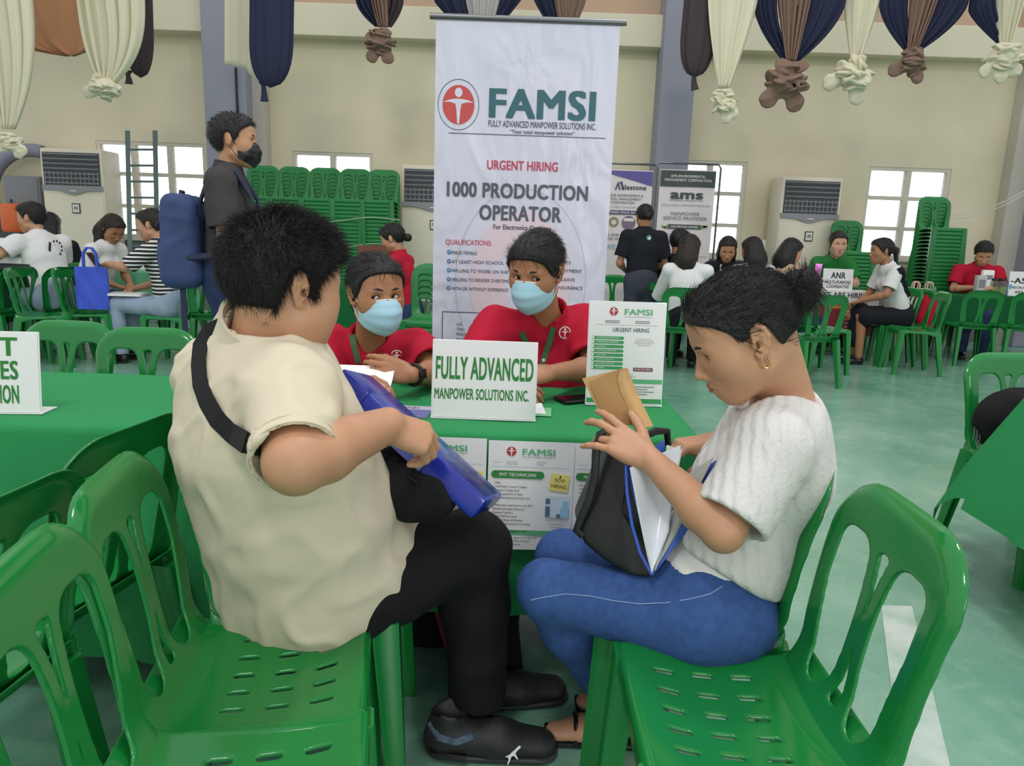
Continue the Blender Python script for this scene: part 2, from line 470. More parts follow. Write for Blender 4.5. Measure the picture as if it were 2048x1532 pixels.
def chair_parts(h, hw):
    """three shells of a stacking chair that faces +y: seat, backrest, and (by mirroring) four legs"""
    out = {}
    # ---- backrest in its own (u across, v up, w thickness) sheet
    u = np.arange(-.25, .2501, h); v = np.arange(-.05, .455, h); w = np.arange(-.009, .0091, hw)
    U, V, W = np.meshgrid(u, v, w, indexing='ij')
    half = .196 + .022*np.clip(V/.34, 0, 1)
    q0 = np.abs(U)-(half-.125); q1 = np.abs(V-.18)-(.25-.125)
    q1 = np.where(V < .18, -.05, q1)
    outer = np.hypot(np.maximum(q0, 0), np.maximum(q1, 0)) + np.minimum(np.maximum(q0, q1), 0) - .125
    outer = np.maximum(outer, -.02-V)
    c = np.clip((V-.03)/.31, 0, 1)
    s = .015 + .022*(2*c-1)**2*(1.0)
    inner = .120 + .032*np.clip(c*1.6, 0, 1)
    side = smax(smax(s+.016-np.abs(U), np.abs(U)-inner, .03), np.abs(V-.185)-.152, .04)
    slit1 = smax(np.abs(U)-(s-.0165), np.abs(V-.265)-.065, .012)
    slit2 = smax(np.abs(U)-(s-.0165), np.abs(V-.095)-.055, .012)
    hole = np.minimum(side, np.minimum(slit1, slit2))
    d2 = np.maximum(outer, -hole)
    f = smax(d2, np.abs(W)-.0042, .004)
    P, F = surfnet(f, (u[0], v[0], w[0]), (h, h, hw))
    a, b, t = P[:, 0], P[:, 1], P[:, 2]
    half = .196 + .022*np.clip(b/.34, 0, 1)
    q0 = np.abs(a)-(half-.125); q1 = np.where(b < .18, -.05, np.abs(b-.18)-.125)
    od = np.hypot(np.maximum(q0, 0), np.maximum(q1, 0)) + np.minimum(np.maximum(q0, q1), 0) - .125
    rim = np.clip(1+od/.03, 0, 1.3)**2*.020          # rolled outer rim, bent back
    bb = np.clip(b, 0, None)
    y = -.192 - .135*bb - .12*bb*bb + .45*a*a*np.clip(b/.25, 0, 1)**.5*np.clip(1.3-b/.42, .4, 1) - rim - t
    low = np.clip(1-bb/.09, 0, 1)**2                 # foot of the back sweeps forward into the seat
    y = y + low*.045
    z = .418 + b*(1-.12*bb) - t*.2
    out['backrest'] = (np.stack([a, y, z], 1), F)
    # ---- seat sheet, edges rolled down
    r = .016
    u = np.arange(-.26, .2601, h); v = np.arange(-.235, .30, h)
    U, V, W = np.meshgrid(u, v, w, indexing='ij')
    f2 = np.maximum(np.abs(U)-(.238), np.maximum(-.215-V, V-.255))
    # arched lower edge between the legs
    lim = .232 - .018*np.clip(1-(np.abs(V)/.15)**4, 0, 1)
    f2 = np.maximum(f2, np.abs(U)-lim)
    cx = np.abs(((U+.1) % .1)-.05)*0 
    slots = np.full(U.shape, 1.0)
    for i in range(3):
        for j in range(5):
            sx = (j-2)*.058; sy = -.045 + i*.085
            dd = np.hypot(U-sx-.12*(V-sy)*np.sign(j-2+1e-9)*0, np.maximum(np.abs(V-sy)-.017, 0))-.0052
            slots = np.minimum(slots, dd)
    f = smax(np.maximum(f2, -slots), np.abs(W)-.004, .004)
    P, F = surfnet(f, (u[0], v[0], w[0]), (h, h, hw))
    a, b, t = P[:, 0], P[:, 1], P[:, 2]
    def wrap(x, e):
        q = x-(e-r); th = np.clip(q/r, 0, PI/2)
        X = np.where(q < 0, x, (e-r)+r*np.sin(th)); Z = -r*(1-np.cos(th)) - np.maximum(q-r*PI/2, 0)
        nx = np.where(q < 0, 0, np.sin(th)); nz = np.where(q < 0, 1, np.cos(th))
        return X, Z, nx, nz
    eh = .197 + .010*np.clip((b+.2)/.4, 0, 1)
    X, Zs, nx, nz1 = wrap(np.abs(a), eh); sg = np.sign(a)
    Y, Zf, ny, nz2 = wrap(b, .212)
    dish = -.016*np.clip(1-(a/.185)**2, 0, 1)**1.0*np.clip((b+.22)/.1, 0, 1)*np.clip((.20-b)/.09, 0, 1)
    z = .432 + dish + .012*np.clip((b-.02)/.2, 0, 1) + Zs + Zf + t*nz1*nz2
    z = z + np.where(b < -.13, (np.clip((-.13-b)/.085, 0, 1)**2)*.030, 0)*(np.abs(a) < eh)
    out['seat'] = (np.stack([sg*(X+t*nx), Y+t*ny, z], 1), F)
    # ---- legs: tapered U-channel posts
    def leg(top, bot, w0, w1, d0, d1, n=9):
        prof = [(-.5, -.5), (-.42, -.62), (.42, -.62), (.5, -.5), (.5, .5), (.30, .5), (.26, -.30), (-.26, -.30), (-.30, .5), (-.5, .5)]
        V = []; F = []; k = len(prof)
        for i in range(n+1):
            t = i/n; c = np.array(top)*(1-t)+np.array(bot)*t
            for (p, q) in prof:
                V.append((c[0]+p*(w0+(w1-w0)*t), c[1]-q*(d0+(d1-d0)*t)*-1, c[2]))
        for i in range(n):
            for j in range(k):
                F.append([i*k+j, i*k+(j+1) % k, (i+1)*k+(j+1) % k, (i+1)*k+j])
        F.append(list(range(k))[::-1]); F.append(list(range(n*k, n*k+k)))
        return np.array(V), F
    fl = leg((.182, .186, .438), (.212, .222, 0.0), .058, .036, -.058, -.036)
    rl = leg((.178, -.190, .428), (.206, -.272, 0.0), .046, .034, .060, .034)
    def mir(p): V = p[0].copy(); V[:, 0] *= -1; return V, [f[::-1] for f in p[1]]
    out['legs'] = [fl, mir(fl), rl, mir(rl)]
    K = np.array([.95, .88, 1.0])
    for k in ('seat', 'backrest'): out[k] = (out[k][0]*K, out[k][1])
    out['legs'] = [(l[0]*K, l[1]) for l in out['legs']]
    return out

_cp = chair_parts(.005, .003)
_cl = chair_parts(.014, .0055)
def make_chair(name='chair', parts=_cp):
    t = thing(name, 'x', 'chair')
    s = obj('seat', *parts['seat'], M_chair, t)
    obj('backrest', *parts['backrest'], M_chair, t)
    for l in parts['legs']:
        sharp(obj('leg', *l, M_chair, t), 40)
    return t
_proto = {}
def place_chair(x, y, rot, label, group=None, low=False, z=0.0, tilt=0.0):
    """rot in degrees: 0 faces away from the camera (+y), 90 faces -x, -90 faces +x"""
    key = low
    if key not in _proto:
        o = _proto[key] = make_chair('plastic_chair', _cl if low else _cp)
    else:
        o = copy_tree(_proto[key])
    o.location = (x, y, z); o.rotation_euler = (tilt, 0, math.radians(rot)); o['label'] = label
    if group: o['group'] = group
    elif 'group' in o: del o['group']
    return o

# the nearest chairs
place_chair(.415, 1.135, 89, 'empty green plastic chair in the right foreground, seat and whole backrest in view')
place_chair(.425, 1.565, 79, 'green plastic chair the young woman in the white knit top sits on')
place_chair(-.44, 1.215, -80, 'empty green plastic chair with slotted seat close behind the man in the cream shirt')
place_chair(-.375, .875, -80, 'green plastic chair at the bottom left corner of the photo, nearest to the viewer')
place_chair(-.43, 1.555, -85, 'green plastic chair the man in the cream polo shirt sits on')
place_chair(-1.02, 1.08, 84, 'green plastic chair at the left edge, turned away, its backrest seen edge on')
place_chair(-1.03, 1.50, 80, 'green plastic chair half hidden behind the cream shirt, between table and empty chair')
# ================================================================ BODIES: one smooth surface from tapered, blended volumes
def v3(p): return np.array(p, float)
def unit(v): v = v3(v); return v/np.linalg.norm(v)

class Body:
    """ops on a signed distance field; points are given in world space, the sampling grid may have its own frame"""
    def __init__(s): s.ops = []
    def cone(s, a, b, ra, rb, k=.02): s.ops.append(('+', ('c', v3(a), v3(b), ra, rb), k)); return s
    def sleeve(s, a, b, ra, rb, k=.02, t=.009):
        """cone with a flat open end at b"""
        s.ops.append(('+', ('cc', v3(a), v3(b), ra, rb), k)); d = unit(v3(b)-v3(a))
        s.ops.append(('-', ('cc', v3(b)-d*.025, v3(b)+d*.02, rb-t, rb-t), .003)); return s
    def econe(s, a, b, ra, rb, n, fl, k=.03): s.ops.append(('+', ('ec', v3(a), v3(b), ra, rb, unit(n), fl), k)); return s
    def ell(s, c, r, R=None, k=.02): s.ops.append(('+', ('e', v3(c), v3(r), np.eye(3) if R is None else np.array(R)), k)); return s
    def chain(s, pts, rs, k=.01):
        for i in range(len(pts)-1): s.cone(pts[i], pts[i+1], rs[i], rs[i+1], k)
        return s
    def carve_ell(s, c, r, R=None, k=.01): s.ops.append(('-', ('e', v3(c), v3(r), np.eye(3) if R is None else np.array(R)), k)); return s
    def carve_cone(s, a, b, ra, rb, k=.004): s.ops.append(('-', ('c', v3(a), v3(b), ra, rb), k)); return s
    def cut(s, p, n, c=None, rad=None, k=.004): s.ops.append(('cut', ('p', v3(p), unit(n), None if c is None else v3(c), rad), k)); return s
    def fn(s, f): s.ops.append(('fn', f, 0)); return s
    @staticmethod
    def _bb(p):
        if p[0] in ('c', 'cc'): return np.minimum(p[1]-p[3], p[2]-p[4]), np.maximum(p[1]+p[3], p[2]+p[4])
        if p[0] == 'ec':
            m = max(p[3], p[4])*max(1, p[6]); return np.minimum(p[1], p[2])-m, np.maximum(p[1], p[2])+m
        e = np.sqrt(((p[3]*p[2][None, :])**2).sum(1)); return p[1]-e, p[1]+e
    @staticmethod
    def _ev(p, X, Y, Z):
        if p[0] == 'cc':
            a, b = p[1], p[2]; d = b-a; L = max(d@d, 1e-12); l = math.sqrt(L)
            x, y, z = X-a[0], Y-a[1], Z-a[2]; t = (x*d[0]+y*d[1]+z*d[2])/L
            h = np.clip(t, 0, 2); x, y, z = x-h*d[0], y-h*d[1], z-h*d[2]
            return np.maximum(np.sqrt(x*x+y*y+z*z)-(p[3]+(p[4]-p[3])*np.minimum(h, 1)), (t-1)*l)
        if p[0] in ('c', 'ec'):
            a, b = p[1], p[2]; d = b-a; L = max(d@d, 1e-12)
            x, y, z = X-a[0], Y-a[1], Z-a[2]
            h = np.clip((x*d[0]+y*d[1]+z*d[2])/L, 0, 1)
            x, y, z = x-h*d[0], y-h*d[1], z-h*d[2]
            if p[0] == 'ec':
                n, fl = p[5], p[6]; q = (x*n[0]+y*n[1]+z*n[2])*(1/fl-1)
                x, y, z = x+n[0]*q, y+n[1]*q, z+n[2]*q
                return (np.sqrt(x*x+y*y+z*z)-(p[3]+(p[4]-p[3])*h))*min(1, fl)
            return np.sqrt(x*x+y*y+z*z)-(p[3]+(p[4]-p[3])*h)
        c, r, R = p[1], p[2], p[3]
        x, y, z = X-c[0], Y-c[1], Z-c[2]
        q = [(x*R[0, i]+y*R[1, i]+z*R[2, i])/r[i] for i in range(3)]
        k0 = np.sqrt(q[0]**2+q[1]**2+q[2]**2)
        k1 = np.sqrt((q[0]/r[0])**2+(q[1]/r[1])**2+(q[2]/r[2])**2)
        return k0*(k0-1)/np.maximum(k1, 1e-6)
    @staticmethod
    def _tr(p, R, t):
        f = lambda v: R @ v + t
        if p[0] in ('c', 'cc'): return (p[0], f(p[1]), f(p[2]), p[3], p[4])
        if p[0] == 'ec': return ('ec', f(p[1]), f(p[2]), p[3], p[4], R @ p[5], p[6])
        if p[0] == 'e': return ('e', f(p[1]), p[2], R @ p[3])
        return ('p', f(p[1]), R @ p[2], None if p[3] is None else f(p[3]), p[4])
    def mesh(s, h, axes=None):
        """axes: 3x3 whose columns are the grid axes in world space"""
        R = np.eye(3) if axes is None else np.array(axes).T; t = np.zeros(3)
        ops = [(o, p if o == 'fn' else s._tr(p, R, t), k) for o, p, k in s.ops]
        bbs = [s._bb(p) for o, p, k in ops if o == '+']
        lo = np.min([b[0] for b in bbs], 0)-4*h-.004; hi = np.max([b[1] for b in bbs], 0)+4*h+.004
        n = np.ceil((hi-lo)/h).astype(int)+1
        f = np.full(n, 1.0, np.float32)
        ax = [(lo[i]+h*np.arange(n[i])).astype(np.float32) for i in range(3)]
        for o, p, k in ops:
            if o == 'fn':
                f = p(ax[0][:, None, None], ax[1][None, :, None], ax[2][None, None, :], f); continue
            if o == 'cut':
                if p[3] is not None: b0, b1 = p[3]-p[4], p[3]+p[4]
                else: b0, b1 = lo, hi
            else:
                b0, b1 = s._bb(p); m = max(1.5*k, 3*h)+2*h; b0 = b0-m; b1 = b1+m
            i0 = np.clip(np.floor((b0-lo)/h).astype(int), 0, n); i1 = np.clip(np.ceil((b1-lo)/h).astype(int)+1, 0, n)
            if (i1 <= i0).any(): continue
            sl = tuple(slice(i0[i], i1[i]) for i in range(3))
            X = ax[0][sl[0]][:, None, None]; Y = ax[1][sl[1]][None, :, None]; Z = ax[2][sl[2]][None, None, :]
            g = f[sl]
            if o == 'cut':
                d = (X-p[1][0])*p[2][0]+(Y-p[1][1])*p[2][1]+(Z-p[1][2])*p[2][2]
                r = smax(g, d, k)
                if p[3] is not None:
                    ball = (X-p[3][0])**2+(Y-p[3][1])**2+(Z-p[3][2])**2 < p[4]**2
                    r = np.where(ball, r, g)
                f[sl] = r
            else:
                d = s._ev(p, X, Y, Z)
                if o == '+': f[sl] = smin(g, d, k) if k > 0 else np.minimum(g, d)
                else: f[sl] = smax(g, -d, k) if k > 0 else np.maximum(g, -d)
        f[0], f[-1], f[:, 0], f[:, -1], f[:, :, 0], f[:, :, -1] = 1, 1, 1, 1, 1, 1
        V, F = surfnet(f, lo, h)
        return V @ R, F

def vnormals(V, F):
    n = np.cross(V[F[:, 2]]-V[F[:, 0]], V[F[:, 3]]-V[F[:, 1]]); N = np.zeros_like(V)
    for i in range(4): np.add.at(N, F[:, i], n)
    return N/np.maximum(np.linalg.norm(N, axis=1, keepdims=True), 1e-12)

def waves(P, freq, seed, n=5):
    """smooth pseudo-noise in -1..1"""
    r = np.random.default_rng(seed); out = np.zeros(len(P)); W = P.copy()
    for i in range(2):
        d = r.normal(size=(3, 3)); W = W + .35/freq*np.sin(P @ (d*freq*.6) + r.uniform(0, 6, 3))
    for i in range(n):
        k = r.normal(size=3); k = k/np.linalg.norm(k)*freq*r.uniform(.7, 1.6)
        out += np.sin(W @ k + r.uniform(0, 6.28))
    return out/n

def folds(VF, amp, freq, seed=1, stretch=None):
    V, F = VF; N = vnormals(V, F); P = V if stretch is None else V @ np.array(stretch)
    w = waves(P, freq, seed); w2 = waves(P, freq*2.3, seed+9)
    ridge = np.exp(-(w*3.2)**2)-.25
    return V + N*(amp*ridge*1.2 + amp*.4*w2)[:, None], F

def join(*parts):
    Vs, Fs, n = [], [], 0
    for V, F in parts:
        Vs.append(V); Fs.append(np.asarray(F)+n); n += len(V)
    return np.concatenate(Vs), np.concatenate(Fs)

def aim(fwd, roll=0.0, up=(0, 0, 1)):
    """columns: right, forward, up"""
    y = unit(fwd); x = unit(np.cross(y, v3(up))); z = np.cross(x, y)
    c, s_ = math.cos(roll), math.sin(roll)
    return np.stack([x*c+z*s_, y, z*c-x*s_], 1)

# ---------------------------------------------------------------- head
def head_ops(B, o, R, s=1.0, wide=1.0, face=True, ears=True, fine=True, lids=0.0, heavy=0.0):
    """adds a head (eye-level centre o, axes R = right, forward, up) to B"""
    def w(x, y, z): return o + R @ (np.array([x*wide, y, z])*s)
    def E(c, r, k, rx=None): B.ell(w(*c), np.array(r)*s*np.array([wide, 1, 1]), R if rx is None else R @ rx, k*s)
    E((0, -.012, .035), (.074, .094, .086), 0)
    E((0, .020, -.035), (.058, .070, .078), .03)
    B.cone(w(0, .058, -.094), w(0, .060, -.096), .019*s, .019*s, .025*s)
    for q in (-1, 1):
        B.cone(w(q*.054, -.002, -.060), w(q*.018, .056, -.098), .014*s, .014*s, .035*s)
        if heavy: B.ell(w(q*.052, .025, -.055), np.array((.030, .045, .045))*s*heavy, R, .03*s)
    if heavy: B.ell(w(0, .02, -.105), np.array((.05, .05, .03))*s*heavy, R, .03*s)
    if face:
        E((0, .060, .042), (.056, .026, .050), .045)
        for q in (-1, 1):
            B.cone(w(q*.014, .087, .020), w(q*.046, .073, .020), .007*s, .007*s, .014*s)
            E((q*.037, .052, -.026), (.029, .027, .030), .04)
            B.carve_ell(w(q*.032, .097, .0015), np.array((.019, .017, .0125))*s, R, .008*s)
        B.cone(w(0, .086, .006), w(0, .1045, -.036), .0065*s, .0095*s, .009*s)
        E((0, .104, -.038), (.0105, .010, .009), .006)
        for q in (-1, 1): E((q*.0125, .0935, -.0425), (.0085, .0105, .0075), .005)
        E((0, .060, -.066), (.040, .028, .036), .02)
        E((0, .0800, -.068), (.030, .012, .024), .014)
        E((0, .0925, -.0640), (.0235, .0070, .0058), .004)
        E((0, .0905, -.0745), (.0200, .0075, .0066), .004)
        if fine: B.carve_ell(w(0, .102, -.0692), np.array((.023, .016, .0012))*s, R, .002*s)
        if fine:
            for q in (-1, 1): B.carve_ell(w(q*.0065, .100, -.0480), np.array((.0032, .006, .003))*s, R, .002*s)
        # eyelids
        for q in (-1, 1):
            B.ell(w(q*.032, .0668, .001), np.array((.0172, .0158, .0138))*s, R, .004*s)
            if fine:
                op = .0070*(1-lids)
                if op > .0012: B.carve_ell(w(q*.0325, .083, -.0005-.003*lids), np.array((.0150, .0130, op))*s, R, .001*s)
    if ears:
        for q in (-1, 1):
            tip = [(.0715, .004, .014), (.0745, .000, .026), (.079, -.012, .031), (.082, -.022, .022), (.082, -.025, .005), (.079, -.019, -.012), (.0755, -.010, -.025), (.073, -.001, -.029), (.0705, .004, -.021)]
            if fine:
                B.chain([w(q*a, b, c) for a, b, c in tip], [.0035*s, .0042*s, .0044*s, .0046*s, .0044*s, .0046*s, .0062*s, .0062*s, .004*s], .003*s)
                B.ell(w(q*.0765, -.010, .006), np.array((.0045, .017, .028))*s, R @ np.array(Matrix.Rotation(-q*.35, 3, 'Z')), .004*s)
                B.chain([w(q*.079, -.004, .020), w(q*.0815, -.015, .012), w(q*.0795, -.015, -.006), w(q*.0765, -.008, -.016)], [.003*s, .0036*s, .0036*s, .003*s], .003*s)
                B.ell(w(q*.0765, .0035, -.003), np.array((.0035, .005, .007))*s, R, .003*s)
                B.carve_ell(w(q*.082, -.0035, -.004), np.array((.007, .0065, .0085))*s, R, .003*s)
            else:
                B.ell(w(q*.078, -.012, .002), np.array((.008, .018, .031))*s, R @ np.array(Matrix.Rotation(-q*.35, 3, 'Z')), .006*s)
    return w

def hair_line(y, pts):
    return np.interp(y, [p[0] for p in pts], [p[1] for p in pts])

def scalp_cut(o, R, s, line):
    """keeps only what lies above the hairline z = line(y) of the head's own axes (grid must use axes R)"""
    og = np.array(R).T @ v3(o)
    ys = np.array([p[0] for p in line]); zs = np.array([p[1] for p in line])
    def f(X, Y, Z, g):
        d = (np.interp((Y-og[1])/s, ys, zs)-(Z-og[2])/s)*s*.75 + 0*X
        return smax(g, d.astype(np.float32), .006).astype(np.float32)
    return f

def hair_cap(o, R, s, line, t=.012, wide=1.0, extra=None, h=.004):
    B = Body()
    def w(x, y, z): return o + R @ (np.array([x*wide, y, z])*s)
    B.ell(w(0, -.012, .035), np.array((.074*wide+t, .094+t, .086+t))*s, R, 0)
    B.ell(w(0, .020, -.035), np.array((.058*wide+t*.9, .070+t*.4, .078))*s, R, .03*s)
    B.ell(w(0, .060, .042), np.array((.056*wide+t*.8, .0285+t*.45, .053+t*.8))*s, R, .045*s)
    if extra: extra(B, w)
    B.fn(scalp_cut(o, R, s, line))
    return B.mesh(h, R)

def strands(V, F, dirfn, n, length, width, seed=3, keep=None, m=None, name='hair', bend=0.0, jit=.25):
    """short tapered strands rooted on a surface; returns vertices and quads"""
    r = np.random.default_rng(seed); N = vnormals(V, F)
    c = V[F].mean(1); a = np.linalg.norm(np.cross(V[F[:, 2]]-V[F[:, 0]], V[F[:, 3]]-V[F[:, 1]]), axis=1)
    fn = N[F].mean(1)
    if keep is not None:
        q = keep(c, fn); c, a, fn, Fk = c[q], a[q], fn[q], F[q]
    else: Fk = F
    i = r.choice(len(c), n, p=a/a.sum())
    w = r.dirichlet((1, 1, 1, 1), n); root = (V[Fk[i]]*w[:, :, None]).sum(1); nn = fn[i]
    d = dirfn(root, nn); d = d + jit*r.normal(size=d.shape); d /= np.linalg.norm(d, axis=1, keepdims=True)
    L = length*r.uniform(.7, 1.15, n)[:, None]
    sd = np.cross(d, r.normal(size=d.shape)); sd /= np.linalg.norm(sd, axis=1, keepdims=True)
    sd2 = np.cross(d, sd)
    mid = root + d*L*.55 + nn*bend*L*.25; tip = root + d*L - nn*bend*L*.35
    base = root - nn*.003
    rows = []
    for p, ww in ((base, width), (mid, width*.75), (tip, width*.12)):
        for k in range(3):
            an = 2*PI*k/3; rows.append(p + (sd*math.cos(an)+sd2*math.sin(an))*ww)
    VV = np.stack(rows, 1).reshape(-1, 3); b = np.arange(n)[:, None]*9
    Q = []
    for lv in (0, 3):
        for k in range(3): Q.append(np.concatenate([b+lv+k, b+lv+(k+1) % 3, b+lv+3+(k+1) % 3, b+lv+3+k], 1))
    return VV, np.concatenate(Q)

# ---------------------------------------------------------------- hands
def hand_ops(B, wrist, fd, bk, side, curl=(.35, .45, .5, .55), spread=.08, thumb=(.5, .35, .3), s=1.0, mcp=None, r=1.0, adj=None):
    """a hand with palm, five fingers and thumb. fd fingers direction, bk normal of the back of the hand;
    side +1 right, -1 left. curl per finger (index..little), thumb=(out angle, under angle, bend)"""
    x = unit(fd); z = v3(bk); z = unit(z-x*(z@x)); y = np.cross(z, x)*side
    M = np.stack([x, y, z], 1); o = v3(wrist)
    def w(p): return o + M @ (np.array(p)*s)
    Rm = np.stack([x, y, z], 1)
    # palm
    base = [(.083, .028, .002), (.087, .0095, .004), (.083, -.0095, .003), (.076, -.027, -.001)]
    root = [(.018, .018, 0), (.016, .006, .001), (.016, -.007, .001), (.018, -.018, -.001)]
    for i in range(4): B.cone(w(root[i]), w(base[i]), .0135*s*r, .0108*s*r, .012*s)
    B.ell(w((.045, .024, -.009)), np.array((.030, .014, .013))*s*r, Rm, .012*s)
    B.ell(w((.050, -.022, -.007)), np.array((.032, .012, .012))*s*r, Rm, .012*s)
    L = [(.041, .025, .021), (.045, .028, .022), (.042, .026, .021), (.033, .020, .018)]
    rad = [(.0098, .0086, .0078, .0064), (.0100, .0088, .0080, .0066), (.0096, .0085, .0076, .0063), (.0086, .0076, .0068, .0057)]
    tips = []
    for i in range(4):
        sp = (1.5-i)*spread + (adj[i] if adj is not None else 0); c = curl[i]
        cs = c if isinstance(c, (tuple, list)) else (c*.8, c*1.1, c*.7)
        p = np.array(base[i]); pts = [p]; a = 0
        for j in range(3):
            a += cs[j]; d = np.array([math.cos(a)*math.cos(sp), math.cos(a)*math.sin(sp), -math.sin(a)])
            p = p + d*L[i][j]; pts.append(p)
        B.chain([w(q) for q in pts], [q*s*r for q in rad[i]], .003*s)
        tips.append((w(pts[-1]), M @ (pts[-1]-pts[-2])))
    out, under, bend = thumb
    p = np.array((.022, .024, -.006)); pts = [p]; a = out; dn = under
    for j, l in enumerate((.040, .032, .026)):
        d = np.array([math.cos(a)*math.cos(dn), math.sin(a)*math.cos(dn), -math.sin(dn)])
        p = p + d*l; pts.append(p); a -= bend; 
    B.chain([w(q) for q in pts], [.0135*s*r, .0110*s*r, .0100*s*r, .0078*s*r], .006*s)
    tips.append((w(pts[-1]), M @ (pts[-1]-pts[-2])))
    return tips, M

def arm_ops(B, S, E, W, ru=.045, re=.038, rf=.040, rw=.026, k=.015, hand_x=None, bk=None):
    """upper arm, elbow, forearm with its muscle belly, flat wrist"""
    S, E, W = v3(S), v3(E), v3(W)
    B.cone(S, E, ru, re, k)
    m = E+(W-E)*.28
    B.cone(E, m, re, rf, k); B.cone(m, W, rf, rw, k)

M_skin = mat('skin_warm', (196, 146, 112), 0.5, noise=(14, .10), bump=(140, .06), sss=.06)
M_skin2 = mat('skin_tan', (172, 120, 86), 0.5, noise=(14, .10), bump=(140, .06), sss=.06)
M_skin3 = mat('skin_light', (206, 160, 132), 0.5, noise=(14, .10), bump=(140, .06), sss=.06)
def hair_mat(name, rgb, stretch=(1, 1, 1), rough=.42):
    m = mat(name, rgb, rough, noise=(90, .5), bump=(160, .5), stretch=stretch, spec=.35)
    return m
M_hair = hair_mat('black_hair', (32, 29, 31))
M_hairb = hair_mat('dark_brown_hair', (44, 34, 30))
M_eye = mat('eye_white', (226, 220, 214), .15)
M_iris = mat('dark_iris', (30, 18, 12), .1)
M_lip = mat('lips', (158, 92, 82), .4)
M_brow = mat('eyebrow_hair', (36, 28, 26), .7)

def face_parts(parent, w, R, s, gaze=(0, 1, 0), wide=1.0, lids=0.0, lips=True, brow=M_brow, n=14):
    """eyeballs, eyebrows and lips as parts of a person"""
    g = unit(gaze)
    for q in (-1, 1):
        c = w(q*.032, .0665, .001)
        mb = MB(); 
        rings = [(.0147*s*math.sin(PI*i/8), -.0147*s*math.cos(PI*i/8)) for i in range(9)]
        mb.lathe(rings, c, n)
        e = mb.build('eye', M_eye, parent, world=True, deg=0)
        gd = R @ g; ax = aim(gd)
        mb = MB(); 
        cap = [(.0074*s*math.sin(PI/2*i/4), .0152*s*math.cos(.53*i/4)) for i in range(5)]
        Rm = Matrix(np.stack([ax[:, 0], ax[:, 2], ax[:, 1]], 1).tolist())
        mb.lathe(cap, c, n, R=Rm)
        mb.build('iris', M_iris, e, world=True, deg=0)
        mb = MB(); pts = [w(q*.013, .0945, .0205), w(q*.026, .0925, .0245), w(q*.040, .0855, .0245), w(q*.053, .0735, .0175)]
        mb.tube([tuple(p) for p in pts], [.0032*s, .0046*s, .0038*s, .0014*s], 6)
        mb.build('eyebrow', brow, parent, world=True)
        mb = MB(); pts = [w(q*.0175, .0785, .001), w(q*.025, .0835, .0070-.008*lids), w(q*.035, .0835, .0074-.009*lids), w(q*.0455, .0755, .0024-.005*lids)]
        mb.tube([tuple(p) for p in pts], [.0008*s, .0014*s, .0014*s, .0009*s], 6)
        mb.build('eyelashes', brow, parent, world=True)
    if lips:
        mb = MB()
        for (z, y, t, hw) in ((-.0642, .0972, .0044, .0235), (-.0748, .0958, .0052, .020)):
            pts = [w(hw*u, y-.009*u*u*abs(u)**.5, z-(.0025 if z > -.07 else -.0035)*abs(u)**1.5) for u in np.linspace(-1, 1, 9)]
            mb.tube([tuple(p) for p in pts], [max(.0006, t*s*(1-abs(u)**2.2)) for u in np.linspace(-1, 1, 9)], 8)
        mb.build('lips', M_lip, parent, world=True)

def shoe(parent, heel, toe, m, m_sole, up=(0, 0, 1), w=.048, h=.07, name='shoe'):
    """a low shoe from heel to toe standing on the sole"""
    heel, toe = v3(heel), v3(toe); d = unit(toe-heel); u = unit(v3(up)-d*(v3(up)@d)); L = np.linalg.norm(toe-heel)
    R = np.stack([np.cross(d, u), d, u], 1)
    B = Body()
    def p(x, y, z): return heel + R @ np.array((x, y, z))
    B.econe(p(0, .045, .045), p(0, L*.55, .040), w*.80, w*.92, u, .85, .01)
    B.econe(p(0, L*.55, .040), p(0, L-.045, .030), w*.92, w*.78, u, .72, .02)
    B.econe(p(0, .045, .04), p(0, .055, h+.03), w*.74, w*.66, d, 1.15, .02)
    B.carve_ell(p(0, .058, h+.055), (w*.62, .055, .05), R, .008)
    B.cut(p(0, 0, .016), -u)
    V, F = B.mesh(.006); o = obj(name, V, F, m, parent, world=True)
    B = Body(); B.econe(p(0, .045, .012), p(0, L-.048, .012), w*.84, w*.92, u, .30, .01); B.cut(p(0, 0, .0005), -u); B.cut(p(0, 0, .022), u)
    V, F = B.mesh(.005); obj('sole', V, F, m_sole, o, world=True)
    return o

# ---------------------------------------------------------------- clothes
from mathutils.bvhtree import BVHTree
def bvh_of(VF):
    return BVHTree.FromPolygons([tuple(v) for v in VF[0]], [tuple(map(int, f)) for f in VF[1]])

def drape(bvh, pts, d, eps=.003, far=.6):
    """drop points along direction d onto a surface"""
    out = []; d = Vector(unit(d))
    for p in pts:
        h = bvh.ray_cast(Vector(p)-d*far, d)
        if h[0] is not None: out.append(h[0]-d*eps)
    return out or [Vector(p) for p in pts]

def strip(parent, name, pts, width, m, nrm, thick=.0015, world=True):
    """flat band following pts, facing nrm"""
    P = [Vector(p) for p in pts]; V = []; F = []
    n = Vector(unit(nrm))
    for i, p in enumerate(P):
        t = (P[min(i+1, len(P)-1)]-P[max(i-1, 0)]).normalized(); sdv = t.cross(n).normalized(); nn = sdv.cross(t).normalized()
        for a, b in ((-.5, 0), (.5, 0), (.5, 1), (-.5, 1)): V.append(tuple(p+sdv*width*a+nn*thick*b))
    for i in range(len(P)-1):
        for j in range(4): F.append([i*4+j, i*4+(j+1) % 4, i*4+4+(j+1) % 4, i*4+4+j])
    F.append([0, 1, 2, 3]); k = len(P)*4-4; F.append([k+3, k+2, k+1, k])
    return obj(name, V, F, m, parent, smooth=False, world=world)

